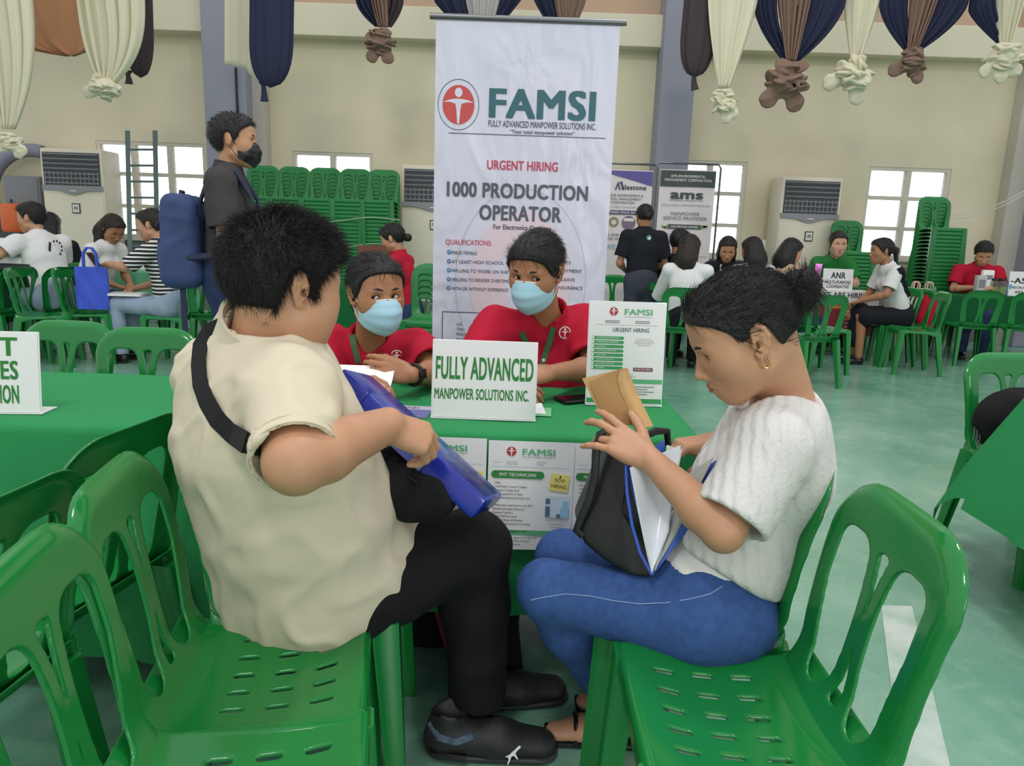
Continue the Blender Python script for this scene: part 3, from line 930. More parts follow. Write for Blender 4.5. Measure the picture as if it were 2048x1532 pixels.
def torso_ops(B, J, d, front, up=None):
    """d: radii pelvis, waist, chest, shoulder; flatness"""
    P, C, N = v3(J['P']), v3(J['C']), v3(J['N']); W = v3(J.get('W', P+(C-P)*.45))
    fl = d.get('fl', .72)
    B.econe(P, W, d['p'], d['w'], front, d.get('flp', fl), .03); B.econe(W, C, d['w'], d['c'], front, d.get('flw', fl), .04)
    top = C+(N-C)*.62
    B.econe(C, top, d['c'], d['c']*.72, front, fl, .04)
    for q in ('L', 'R'):
        S = v3(J['S'+q]); B.cone(S, N+(C-N)*.16, d.get('s', .056), .058, .045)
    if d.get('belly'): B.ell(W+v3(unit(front))*d['belly'][0], d['belly'][1], aim(front), .05)
    if d.get('bust'):
        F_ = unit(front); r = unit(v3(J['SR'])-v3(J['SL']))
        for q in (-1, 1): B.ell(C+F_*d['c']*fl*.78+r*q*d['c']*.45-unit(N-C)*.01, (d['bust'],)*3, None, .04)

def collar(parent, m, c, up, front, r=.066, h=.042, spread=.55, gap=.45, rx=1.0, name='collar'):
    """folded polo collar round the neck, open at the front"""
    ax = aim(front, up=up); R, Fd, U = ax[:, 0], unit(v3(front)-unit(up)*(v3(front)@unit(up))), unit(up)
    mb = MB()
    def f(u, v):
        a = (-PI+gap)+(2*PI-2*gap)*u
        e = abs(a)/(PI-gap)
        z = (.018*math.sin(min(1, v*2.2)*PI/2)) if v < .35 else .018-(v-.35)/.65*(h*(1+.25*e**6))
        rr = r + max(0, v-.25)*spread*.030 + .004*math.sin(min(1, v/.5)*PI)
        drop = -.028*((1-math.cos(a))/2)**2
        dirv = R*math.sin(a)*rx - Fd*math.cos(a)
        return v3(c)+dirv*rr+U*(z+drop)
    mb.grid(f, 40, 8, .003)
    return mb.build(name, m, parent, world=True, deg=60)
# ================================================================ TABLES, SIGNS AND PAPERS
M_cloth = mat('green_tablecloth', (44, 142, 82), .8, noise=(2, .12), bump=(350, .15), spec=.25)
M_cloth_d = mat('dark_green_cloth', (22, 96, 52), .85, noise=(2, .12), bump=(350, .15), spec=.2)
M_steel = mat('grey_steel', (120, 122, 124), .35, metal=.8)
M_acr = mat('clear_acrylic', (238, 242, 242), .06, spec=.6)
M_white = mat('print_white', (240, 240, 238), .6)
M_paper = mat('white_paper', (236, 236, 234), .6)
M_ggreen = mat('letter_green', (40, 128, 50), .55)
M_fgreen = mat('letter_pale_green', (98, 178, 128), .55)
M_bar = mat('bar_green', (62, 158, 92), .55)
M_tred = mat('emblem_red', (186, 52, 62), .5)
M_ink = mat('ink_black', (44, 46, 50), .6)
M_inkg = mat('ink_grey', (132, 136, 142), .6)
M_yellow = mat('note_yellow', (240, 224, 120), .6)

def cloth_table(label, x0, x1, y0, y1, z=.74, drop=.55, m=M_cloth, seed=1, name='tablecloth', flare=.025):
    """a folding table and the cloth that hangs over it"""
    t = thing('folding_table', label, 'table', ((x0+x1)/2, (y0+y1)/2, 0))
    mb = MB(); mb.box(((x0+x1)/2, (y0+y1)/2, z-.02), (x1-x0-.01, y1-y0-.01, .03), bev=.005); mb.build('tabletop', mat('table_board', (150, 140, 120), .6), t, world=True)
    for x in (x0+.12, x1-.12):
        for y in (y0+.07, y1-.07):
            mb = MB(); mb.tube([(x, y, z-.035), (x, y, 0)], .013, 10); mb.build('leg', M_steel, t, world=True)
    r = np.random.default_rng(seed); ph = r.uniform(0, 6, 8)
    w, d = x1-x0, y1-y0; cx, cy = (x0+x1)/2, (y0+y1)/2
    hx, hy = w/2+.006, d/2+.006
    ax_, ay_ = hx+drop, hy+drop
    nu, nv = 150, 110
    def f(u, v):
        a, b = (u*2-1)*ax_, (v*2-1)*ay_
        ox, oy = max(0, abs(a)-hx), max(0, abs(b)-hy)
        px_, py_ = max(-hx, min(hx, a)), max(-hy, min(hy, b))
        sx, sy = (1 if a > 0 else -1), (1 if b > 0 else -1)
        if ox == 0 and oy == 0:
            return (cx+px_, cy+py_, z+.003+.0009*math.sin(17*a+ph[0])*math.sin(13*b+ph[1]))
        D = max(ox, oy) if min(ox, oy) == 0 else math.hypot(ox, oy)*.92
        wob = (.016*math.sin(px_*15+py_*13+ph[2])+.009*math.sin(px_*37+py_*31+ph[3]))*min(1, D/.3)
        r_ = .012; q = min(D, r_*PI/2); out = r_*math.sin(q/r_); dn = r_*(1-math.cos(q/r_))+max(0, D-r_*PI/2)
        out += flare*min(1, D/.5)+max(0, wob)+.006
        if ox > 0 and oy > 0:
            an = math.atan2(oy, ox); ex, ey = math.cos(an)*(out+.03*min(1, D/.3)*math.sin(2*an)**2), math.sin(an)*(out+.03*min(1, D/.3)*math.sin(2*an)**2)
        elif ox > 0: ex, ey = out, 0
        else: ex, ey = 0, out
        zz = z+.003-dn
        return (cx+px_+sx*ex, cy+py_+sy*ey, max(.012, zz))
    mb = MB(); mb.grid(f, nu, nv, 0)
    mb.build(name, m, t, world=True, deg=0)
    return t

TY0, TY1 = 1.80, 2.40
main_table = cloth_table('table with green cloth and posters on its front, in the middle between the seated people', -.62, .47, TY0, TY1, seed=3, flare=.012, drop=.50)
cloth_table('long table with plain green cloth at the left edge, bearing the cropped sign', -2.30, -.66, TY0-.06, TY1-.06, seed=5, drop=.62)
cloth_table('table with hanging dark green cloth at the right edge of the photo', 1.86, 3.3, 2.02, 2.52, seed=8, flare=.20, drop=.44, m=M_cloth)

def stand_sign(name, label, px_l, px_r, y_bot, y_top, base_z, Yb, tilt=8, foot=.07, portrait=False):
    """clear acrylic holder standing on the table with a paper sheet; returns thing, sheet frame, width, height"""
    a, b = at(px_l, y_bot, Yb), at(px_r, y_bot, Yb)
    c = Vector(((a.x+b.x)/2, Yb, base_z)); w = abs(b.x-a.x)
    up = Vector((0, math.sin(math.radians(tilt)), math.cos(math.radians(tilt))))
    top = at((px_l+px_r)/2, y_top, Yb+.02)
    h = (top.z-base_z)/up.z
    t = thing(name, label, 'sign', tuple(c))
    return t, c, w, h, up

def panel_stand(t, c, w, h, up, right=(1, 0, 0), foot=.075):
    M = frame(c+Vector((0, 0, .004)), right, up)
    n = M.to_3x3() @ Vector((0, 0, 1)); R3 = M.to_3x3()
    mb = MB(); mb.box(tuple(M @ Vector((0, h/2, -.004))), (w+.006, h+.004, .0022), R=R3)
    mb.box(tuple(c+Vector((0, foot*.45, .0013))), (w+.006, foot, .0025), R=Matrix.Rotation(math.atan2(right[1], right[0]), 3, 'Z'))
    mb.build('acrylic_holder', M_acr, t, smooth=False, world=True)
    mb = MB(); mb.box(tuple(M @ Vector((0, h/2, -.001))), (w, h, .002), R=R3); p = mb.build('paper_sheet', M_paper, t, smooth=False, world=True)
    return M, p

# main sign
c = atz(966, 848, .745); c = Vector((-.075, 1.905, .745)); sw = .278
t = thing('table_sign', 'white table sign with green lettering FULLY ADVANCED in the middle of the table', 'sign', tuple(c))
up = Vector((0, math.sin(.14), math.cos(.14)))
M, p = panel_stand(t, c, .278, .208, up, (1, .0, 0))
text(p, 'FULLY ADVANCED', M, 0, .105, h=.062, w=.262, m=M_ggreen, bold=.035)
text(p, 'MANPOWER SOLUTIONS INC.', M, -.006, .050, h=.030, w=.255, m=M_ggreen, bold=.03)

# FAMSI flyer stand
t = thing('flyer_stand', 'clear stand with FAMSI URGENT HIRING flyer on the right end of the table', 'sign', (.335, 2.13, .745))
up = Vector((0, math.sin(.10), math.cos(.10)))
M, p = panel_stand(t, Vector((.338, 2.13, .745)), .226, .306, up, (1, .03, 0))
def fam_head(p, M, y, k=1.0, tx=0.0):
    emblem(p, M, (-.052+tx)*k, y, .0125*k, M_tred, M_white, .0012)
    text(p, 'FAMSI', M, (.022+tx)*k, y-.009*k, h=.018*k, w=.082*k, m=M_fgreen, bold=.03)
    text(p, 'FULLY ADVANCED MANPOWER SOLUTIONS INC.', M, (.022+tx)*k, y-.017*k, h=.0032*k, w=.082*k, m=M_inkg)
    for dx in (-.045, .045):
        for dy in (-.029, -.034): shape(p, [rect((dx-.022)*k, y+dy*k, (dx+.022)*k, y+(dy+.0022)*k)], M, M_inkg, .0012, 'contact_line')
    shape(p, [rect(-.095*k, y-.040*k, .095*k, y-.0393*k)], M, M_inkg, .0012, 'rule_line')
fam_head(p, M, .278, 1.0, .01)
text(p, 'URGENT HIRING', M, .012, .218, h=.0125, w=.108, m=mat('slate_ink', (84, 108, 116), .6), bold=.02)
for k in range(8):
    y = .199-k*.0128
    shape(p, [rrect(-.104, y-.0045, -.008, y+.0045, .004)], M, M_bar, .0012, 'job_bar')
    shape(p, [disc(-.100, y, .0035)], M, M_white, .0018, 'tick_dot')
    text(p, ['PRODUCTION OPERATOR', 'COMPONENTS ENGINEER', 'LEADMAN', 'QA-VISUAL INSPECTOR', 'MECHANIC', 'MAINT TECHNICIAN', 'MACHINE OPERATOR', 'ENGINEER'][k], M, -.088, y-.0018, h=.0040, m=M_white, align='L', z=.002)
for k, s_ in enumerate(['JOB LOCATION: LISP 1', 'CABUYAO, LISP 2 CALAMBA', 'CARMELRAY DIN NOMA, LTI', 'BINAN, LAGUNA']): text(p, s_, M, .053, .196-k*.0062, h=.0034, m=M_inkg, maxw=.085)
shape(p, [rect(.024, .101, .083, .112)], M, mat('maroon_tag', (128, 72, 82), .6), .0012, 'tag_bar'); text(p, 'SCAN TO APPLY', M, .0535, .1042, h=.0052, w=.050, m=M_white, z=.002)
for k in range(2): text(p, ['WALK-IN MONDAY', 'Makati, in front of Balibago'][k], M, -.02, .090-k*.0065, h=.0036, m=M_inkg, align='L')
shape(p, [rect(-.113, .064, .113, .077)], M, M_fgreen, .0012, 'green_band')
for k in range(4): shape(p, [rect(-.09, .053-k*.0075, .09-.02*(k % 2), .0555-k*.0075)], M, M_inkg, .0012, 'text_line')
shape(p, [rect(-.113, .004, .113, .018)], M, M_bar, .0012, 'green_band')

# cropped sign on the left table
c = Vector((-1.36, 1.79, .745))
t = thing('table_sign', 'white table sign with cropped green lettering at the left edge of the photo', 'sign', tuple(c))
M, p = panel_stand(t, c, .30, .205, Vector((0, math.sin(.1), math.cos(.1))), (.996, .09, 0))
for k, (s_, y, h_) in enumerate((('BEST', .146, .048), ('SERVICES', .086, .048), ('CORPORATION', .024, .048))):
    text(p, s_, M, .100, y, h=h_, w=(.15, .19, .185)[k], m=M_ggreen, bold=.035, align='R')

# posters hanging on the table front
def poster(label, cx, title, items, z0=.735, w=.215, h=.285, right=None, cover=None, y=None):
    yy = y if y is not None else TY0-.040
    t = thing('poster', label, 'poster', (cx, yy, z0-h))
    M = frame((cx, yy, z0-h), (1, .0, 0), (0, .03, 1))
    mb = MB()
    def f(u, v): 
        return M @ Vector(((u-.5)*w, v*h, .0022*math.sin(u*5+cx*9)*(1-v)))
    mb.grid(f, 12, 12, .0008); p = mb.build('paper_sheet', M_paper, t, world=True)
    z = .0032
    def T(s_, x, y_, **k): return text(p, s_, M, x, y_, z=z+.0007, **k)
    emblem(p, M, -.050, h-.026, .012, M_tred, M_white, z)
    T('FAMSI', .018, h-.034, h=.0165, w=.080, m=M_fgreen, bold=.03)
    T('FULLY ADVANCED MANPOWER SOLUTIONS INC.', .018, h-.041, h=.0032, w=.080, m=M_inkg)
    T('Contact us:', -.095, h-.056, h=.0034, m=M_inkg, align='L'); T('0995-832-3829', -.062, h-.054, h=.0034, m=M_inkg, align='L'); T('0908-864-8062', -.062, h-.060, h=.0034, m=M_inkg, align='L')
    T('FAMSI PAGE:', .014, h-.054, h=.0034, m=M_inkg, align='L'); T('WEBSITE:', .014, h-.060, h=.0034, m=M_inkg, align='L')
    shape(p, [rect(-.098, h-.0665, .098, h-.0658)], M, M_inkg, z, 'rule_line')
    shape(p, [rrect(-.099, h-.096, .034, h-.076, .0098)], M, M_ggreen2, z, 'title_bar')
    T(title, -.033, h-.0898, h=.0085, w=.092, m=M_white, bold=.01)
    # yellow note
    Rn = Matrix.Rotation(-.12, 4, 'Z'); Mn = M @ Matrix.Translation((.073, h-.104, 0)) @ Rn
    shape(p, [rect(-.024, -.022, .024, .022)], Mn, M_yellow, z, 'note')
    text(p, 'NOW', Mn, 0, .002, h=.0105, w=.026, m=M_ink, z=z+.0008); text(p, 'HiRiNG', Mn, 0, -.014, h=.0105, w=.038, m=M_ink, z=z+.0008)
    shape(p, [disc(.0, .016, .0025)], Mn, M_ink, z+.0008, 'pin')
    for k, s_ in enumerate(items): T(s_, -.092, h-.110-k*.0098, h=.0050, m=M_ink, align='L', bold=.012)
    # small picture: pale blue scene with a masked technician
    shape(p, [rect(.040, h-.196, .100, h-.140)], M, mat('photo_pale', (206, 222, 230), .6), z, 'picture')
    shape(p, [rect(.040, h-.160, .052, h-.146), rect(.040, h-.194, .052, h-.166), rect(.068, h-.196, .080, h-.186)], M, mat('photo_blue_grey', (92, 112, 140), .6), z+.0005, 'picture_detail')
    shape(p, [disc(.090, h-.158, .008, .007), rrect(.078, h-.196, .100, h-.166, .006)], M, mat('photo_blue', (150, 200, 226), .6), z+.0008, 'picture_figure')
    T('*with SL/T & meals and', .068, h-.207, h=.0044, m=M_inkg); T('Life & Accident', .068, h-.215, h=.0044, m=M_inkg); T('Insurance', .068, h-.223, h=.0044, m=M_inkg)
    shape(p, [rect(-.107, h-.245, .107, h-.232)], M, M_fgreen, z, 'green_band')
    for k, s_ in enumerate(['APPLICANTS may apply at our office and', 'is located at J/E BLK Bldg, National', 'Balibago, Complex, Laguna']): T(s_, -.09, h-.254-k*.009, h=.0048, m=M_ink, align='L')
    return t
M_ggreen2 = mat('title_green', (54, 136, 66), .55)
SMT = ['- Male', "- Voc'l/Tech'l course/ College", '  graduate/ College level', '- With experience in basic', '  troubleshooting and product set', '  up', '- With basic experience in any SMT', '  Machine (Yamaha, Panasonic,', '  Siemens, Fuji Mc.)', '- With NCII is a must', '- Hardworking and flexible', '- With shuttle service in Crossing', '  Calamba', '- Willing to be assigned in LISP 2']
PRO = ['- Female', '- With or W/O experience', '- HS Graduate/ ALS Graduate', '- College level', '- Hardworking', '- Willing to render OT and', '  shifting schedule', '- Minimal Tattoo', "- 5' height below", '- Willing to be assigned in', '  LISP-2 Real', '- With Transportation', '  Allowance']
poster('white job poster headed SMT TECHNICIAN, middle one of the three on the table front', .055, 'SMT TECHNICIAN', SMT, y=TY0-.066)
poster('white job poster on the table front nearest the man, partly behind his blue case', -.165, 'MACHINE OPERATOR', SMT, z0=.737, y=TY0-.061)
poster('white job poster headed PRODUCTION on the table front behind the black tote', .268, 'PRODUCTION OPERATOR', PRO, z0=.733, y=TY0-.060)

# papers and small things lying on the table
def flat_sheet(name, label, cat, cx, cy, w, d, rot, m, z=.7455, thick=.0012):
    t = thing(name, label, cat, (cx, cy, z), rot)
    mb = MB(); mb.box((0, 0, thick/2), (w, d, thick)); p = mb.build('paper_sheet', m, t, smooth=False); return t, p
t, p = flat_sheet('flyer', 'white and green flyer lying on the table under the FULLY ADVANCED sign', 'flyer', -.05, 2.02, .33, .10, -.05, mat('flyer_green', (120, 190, 140), .5))
t2, p2 = flat_sheet('paper', 'white sheet lying on the table behind the FULLY ADVANCED sign', 'paper', -.045, 2.04, .28, .13, .06, M_paper, z=.7472)
t, p = flat_sheet('flyer', 'purple edged FAMSI card lying on the table beside the blue case', 'flyer', -.325, 1.965, .20, .13, -.03, mat('flyer_lilac', (196, 186, 206), .4))
M = frame((-.325, 1.965, .7472), (1, -.03, 0), (0.03, 1, 0))
text(p, 'FAMSI', M, .02, .030, h=.022, w=.085, m=M_inkg, bold=.02, z=.0006)
shape(p, [rect(-.10, -.064, .10, .018)], M, mat('flyer_blue', (112, 112, 170), .4), .0004, 'card_block')
def phone(label, c, rot, tilt=0.0, m=None, sz=(.076, .158, .009), screen=None):
    t = thing('phone', label, 'phone', tuple(c), rot)
    Rm = Matrix.Rotation(tilt, 3, 'X')
    mb = MB(); mb.box((0, 0, sz[2]/2), sz, R=Rm, bev=.0035); mb.build('phone_body', m or M_blackp2, t)
    mb = MB(); mb.box(tuple(Rm @ Vector((0, 0, sz[2]/2+.0003))+Vector((0, 0, sz[2]/2))), (sz[0]-.008, sz[1]-.01, .0008), R=Rm); mb.build('screen', screen or mat('dark_glass', (16, 18, 24), .08), t, smooth=False)
    return t
M_blackp2 = mat('phone_black', (20, 20, 24), .3)
phone('black phone lying on the table beside the FAMSI flyer stand', (.215, 2.185, .7455), -1.1)

# the paper the masked woman reads
def held_paper():
    a = at(640, 768, 2.06); t = thing('paper', 'white sheet of paper held by the masked woman on the left', 'paper', tuple(a))
    mb = MB()
    def f(u, v):
        p = at(628+162*u, 728+8*u-3*u, 2.10+.02*u) .lerp(at(640+140*u, 764+12*u, 1.98+.03*u), v); p.z += .012*math.sin(v*PI)*-1*(1-u*.4); return p
    mb.grid(f, 20, 14, .0008); mb.build('paper_sheet', M_paper, t, world=True)
held_paper()
# ================================================================ THE FOUR PEOPLE AT THE TABLE
M_cream = mat('cream_cotton', (214, 203, 178), .85, bump=(500, .10), spec=.2)
M_blackf = mat('black_fabric', (30, 29, 31), .85, noise=(30, .2), bump=(300, .1), spec=.2)
M_blackst = mat('black_webbing', (34, 33, 34), .75, bump=(400, .3), spec=.25)
M_red = mat('red_cotton', (182, 26, 52), .82, bump=(500, .12), spec=.2)
M_denim = mat('blue_denim', (62, 92, 150), .85, noise=(60, .22), bump=(500, .25), spec=.2)
M_mask = mat('mask_blue', (166, 206, 222), .8, bump=(500, .08), spec=.2)
M_maskw = mat('mask_white', (232, 236, 236), .8)
M_shoe = mat('shoe_black', (36, 35, 37), .55, noise=(20, .25), bump=(200, .15))
M_sole = mat('shoe_sole', (44, 44, 46), .45)
M_gold = mat('gold_metal', (222, 170, 110), .22, metal=1.0)
M_blackp = mat('black_plastic', (18, 18, 20), .3)
M_lanyard = mat('green_lanyard', (62, 106, 66), .7, bump=(300, .2))
M_inkd = mat('ink_dark', (42, 44, 48), .6)

def reset_skin(V): return V

# ---------------------------------------------------------------- the man in the cream polo shirt
def man():
    t = thing('person', 'heavyset man in cream polo shirt, black strap across his back, holding a blue plastic case', 'person', (-.44, 1.5, 0))
    J = dict(H=at(568, 572, 1.42), N=at(522, 690, 1.43), C=at(545, 880, 1.44), P=at(600, 1140, 1.50), W=at(585, 1020, 1.46),
             SR=at(578, 790, 1.30), SL=at(432, 752, 1.58))
    J = {k: v3(v) for k, v in J.items()}
    ER, WR = v3(at(592, 925, 1.13)), v3(at(775, 850, 1.32)); EL, WL = v3(at(570, 890, 1.80)), v3(at(706, 800, 1.82))
    front = unit((.72, .69, 0)); hf = unit((.72, .68, -.08)); R = aim(hf, -.03); s = 1.06
    # skin: head and neck, both arms with hands
    B = Body(); w = head_ops(B, J['H'], R, s, wide=1.06, heavy=1.0)
    B.cone(w(0, -.024, -.045), J['N']+v3((0, 0, -.03)), .062, .068, .03)
    head = B.mesh(.0026, R)
    B = Body(); arm_ops(B, J['SR'], ER, WR, .062, .050, .052, .034, .02)
    tr, Mr = hand_ops(B, WR, unit((.80, .42, -.42)), (.15, -.55, .80), 1, (.75, .85, .9, .95), .05, (.5, .55, .3), 1.0, r=1.12)
    armR = B.mesh(.003)
    B = Body(); arm_ops(B, J['SL'], EL, WL, .06, .05, .05, .033, .02)
    tl, Ml = hand_ops(B, WL, unit((.62, -.30, .42)), (-.2, .75, .6), -1, (.8, .9, .9, 1.0), .05, (.35, .6, .3), 1.0, r=1.10)
    armL = B.mesh(.003)
    B = Body(); B.econe(J['P'], J['C'], .15, .13, front, .75); B.cone(J['C'], J['N'], .11, .06)
    V, F = join(head, armR, armL, B.mesh(.012)); obj('body', V, F, M_skin, t, world=True)
    face_parts(t, w, R, s, lids=.75, wide=1.06)
    # hair
    line = [(-.13, -.094), (-.085, -.100), (-.055, -.084), (-.042, -.036), (-.030, .030), (-.012, .040), (.000, .028), (.008, -.012), (.020, -.014), (.030, .020), (.055, .046), (.085, .066), (.12, .075)]
    cap = hair_cap(J['H'], R, s, line, .013, 1.06)
    up = R[:, 2]; back = -R[:, 1]; cr = w(0, -.045, .115)
    def dirs(p, n):
        a = p-cr; tang = a - n*(a*n).sum(1, keepdims=True); tang /= np.maximum(np.linalg.norm(tang, axis=1, keepdims=True), 1e-6)
        hz = ((p-J['H']) @ up)[:, None]
        lift = np.clip((hz-.02)/.10, .12, .85)
        return n*lift + tang*(1.05-lift*.5)
    st = strands(*cap, dirs, 15000, .028, .00042, 5, jit=.22)
    V, F = join(cap, st); obj('hair', V, F, M_hair, t, world=True)
    # polo shirt
    B = Body(); d = dict(p=.205, w=.222, c=.215, fl=.82, s=.072)
    torso_ops(B, J, d, front)
    B.ell(J['W']+front*.06, (.17, .15, .15), aim(front), .06)
    B.ell(J['C']-front*.07+v3((0, 0, .05)), (.17, .08, .13), aim(front), .06)
    for S, E, q in ((J['SR'], ER, .70), (J['SL'], EL, .72)):
        B.sleeve(S, S+(E-S)*q*1.36, .086, .074, .035)
    ax = unit(J['C']-J['P'])
    B.econe(J['P'], J['P']-ax*.13-front*.02, .20, .185, front, .86, .04)
    B.econe(J['P'], J['P']+v3((.15, .06, .0)), .185, .155, front, .95, .05)
    B.cone(J['P']+v3((.08, -.09, .0)), J['P']+v3((.135, -.035, .02)), .138, .132, .04)
    B.cut(J['P']-ax*.085, -ax*1.0-front*.02)
    B.cut((0, 0, .412), (0, 0, -1))
    nk = unit(w(0, -.03, -.06)-J['N'])
    B.cone(J['N']-nk*.03, J['N']+nk*.035, .090, .070, .03)
    B.carve_cone(J['N']-nk*.01, J['N']+nk*.12, .068, .075, .006)
    sh = B.mesh(.0065)
    sh = folds(sh, .0055, 30, 4, stretch=[[1, 0, 0], [0, 1, 0], [0, 0, 1.5]])
    so = obj('polo_shirt', *sh, M_cream, t, world=True)
    bv = bvh_of(sh)
    collar(t, M_cream, J['N']+nk*.055, nk, front, .078, .062, .9, .35)
    # sleeve cuff bands
    for S, E, q in ((J['SR'], ER, .70), (J['SL'], EL, .72)):
        mb = MB(); e = S+(E-S)*q*1.36; dd = unit(E-S); ax2 = aim(dd)
        for off, rr in ((-.003, .0745), (-.021, .0752)):
            mb.tube([tuple(e+dd*off+(ax2[:, 0]*math.cos(a)+ax2[:, 2]*math.sin(a))*rr) for a in np.linspace(0, 2*PI, 40, endpoint=False)], .0016, 6, closed=True)
        mb.build('sleeve_hem', M_cream, so, world=True)
    # strap of the belt bag, from the left shoulder across the back to the right side
    pts = [at(447, 655, 1.2), at(420, 668, 1.2), at(405, 690, 1.2), at(400, 725, 1.2), at(403, 765, 1.2), at(415, 800, 1.2), at(437, 838, 1.2), at(465, 866, 1.2), at(494, 884, 1.2), at(540, 905, 1.2)]
    hit = []
    for p in pts:
        d_ = (p-Vector((0, 0, CAMZ))).normalized(); h = bv.ray_cast(Vector((0, 0, CAMZ)), d_)
        if h[0] is not None: hit.append(h[0]+h[1]*.003)
    # the rest of the loop passes round the chest under the arm to the bag
    strip(t, 'bag_strap', hit, .036, M_blackst, (-.35, -.85, .2), .003)
    # trousers
    B = Body(); KR, KL = v3(at(945, 1095, 1.60)), v3(at(960, 1060, 1.86)); AR, AL = v3(at(955, 1395, 1.62)), v3(at(1000, 1340, 1.86))
    HR, HL = J['P']+v3((.10, -.09, -.01)), J['P']+v3((-.02, .12, -.01))
    B.econe(J['P']-v3((0, 0, .0)), J['P']+ax*.10, .190, .195, front, .8, .03)
    B.cone(HR, KR, .118, .084, .04); B.cone(HL, KL, .118, .084, .04)
    for K, A in ((KR, AR), (KL, AL)):
        B.cone(K, K+(A-K)*.35, .084, .078, .03); B.sleeve(K+(A-K)*.35, A+(A-K)*.02, .078, .066, .03)
    B.cut((0, 0, .415), (0, 0, -1), (J['P'][0], J['P'][1], .40), .21, .02)
    tr_ = folds(B.mesh(.008), .005, 20, 8)
    obj('trousers', *tr_, M_blackf, t, world=True)
    mb = MB()
    for A in (AR, AL): mb.tube([tuple(A+v3((0, 0, .03))), tuple(A+v3((-.005, -.005, -.05)))], [.045, .043], 14)
    mb.build('socks', M_blackf, t, world=True)
    for heel, toe, up_ in ((atz(852, 1500, .0), atz(1112, 1508, .0), 0), (atz(900, 1415, 0), atz(1132, 1392, 0), 1)):
        h0 = v3((heel.x, heel.y, .0)); t0 = v3((toe.x, toe.y, .0))
        so_ = shoe(t, h0, t0, M_shoe, M_sole, w=.056, h=.085)
        dd = unit(t0-h0); rt = unit(np.cross(dd, (0, 0, 1)))
        # grey-blue plaid lining at the ankle and the leaping cat mark by the toes
        L = np.linalg.norm(t0-h0)
        if not up_:
            M = frame(h0+dd*(L*.66)+rt*.0535+v3((0, 0, .030)), dd, v3((0, 0, 1))-rt*.35)
            cat = [(-.016, .000), (-.010, .008), (-.004, .010), (.002, .014), (.008, .020), (.014, .026), (.019, .025), (.017, .020), (.011, .015), (.007, .009), (.010, .003), (.014, -.003), (.010, -.003), (.004, .004), (-.002, .002), (-.005, -.008), (-.009, -.016), (-.011, -.015), (-.008, -.005), (-.010, .001)]
            shape(so_, [[(a*1.05, b*1.05) for a, b in cat]], M, M_white, .002, 'shoe_mark')
            mb = MB()
            mb.tube([tuple(h0+dd*x+rt*y+v3((0, 0, z))) for x, y, z in ((.012, .012, .085), (.035, .040, .068), (.075, .044, .060), (.115, .036, .072))], .010, 8)
            mb.build('shoe_lining', mat('plaid_lining', (92, 112, 132), .8, noise=(60, .6)), so_, world=True)
            mb = MB(); mb.tube([tuple(h0+dd*x+rt*y+v3((0, 0, z))) for x, y, z in ((-.001, .0, .030), (.02, .044, .026), (.06, .050, .024), (.10, .052, .020))], .008, 8)
            mb.build('heel_band', M_blackp, so_, world=True)
        mb = MB()
        for k in range(5):
            x = L*.38+k*.016; mb.tube([tuple(h0+dd*(x+.006)-rt*.022+v3((0, 0, .075-k*.006))), tuple(h0+dd*x+v3((0, 0, .086-k*.007))), tuple(h0+dd*(x+.006)+rt*.022+v3((0, 0, .075-k*.006)))], .003, 6)
        mb.build('laces', M_blackf, so_, world=True)
    return dict(J=J, WR=WR, WL=WL, bv=bv)
MAN = man()

# black belt bag on the man's lap
def belt_bag():
    c = v3(at(820, 965, 1.52)); t = thing('belt_bag', 'black belt bag on the lap of the man in cream, under the blue case', 'bag', tuple(c))
    B = Body(); ax = aim((.72, .69, 0))
    B.ell(c, (.145, .058, .072), ax, 0); B.ell(c+v3((-.02, -.03, -.01)), (.10, .05, .06), ax, .02)
    V, F = folds(B.mesh(.005), .004, 30, 3); obj('pouch', V, F, M_blackf, t, world=True)
    mb = MB(); pts = [c+ax[:, 0]*x+ax[:, 1]*.05*-1+v3((0, 0, .045-.8*x*x)) for x in np.linspace(-.10, .10, 9)]
    mb.tube([tuple(p) for p in pts], .0035, 6); mb.build('zipper', M_blackp, t, world=True)
belt_bag()

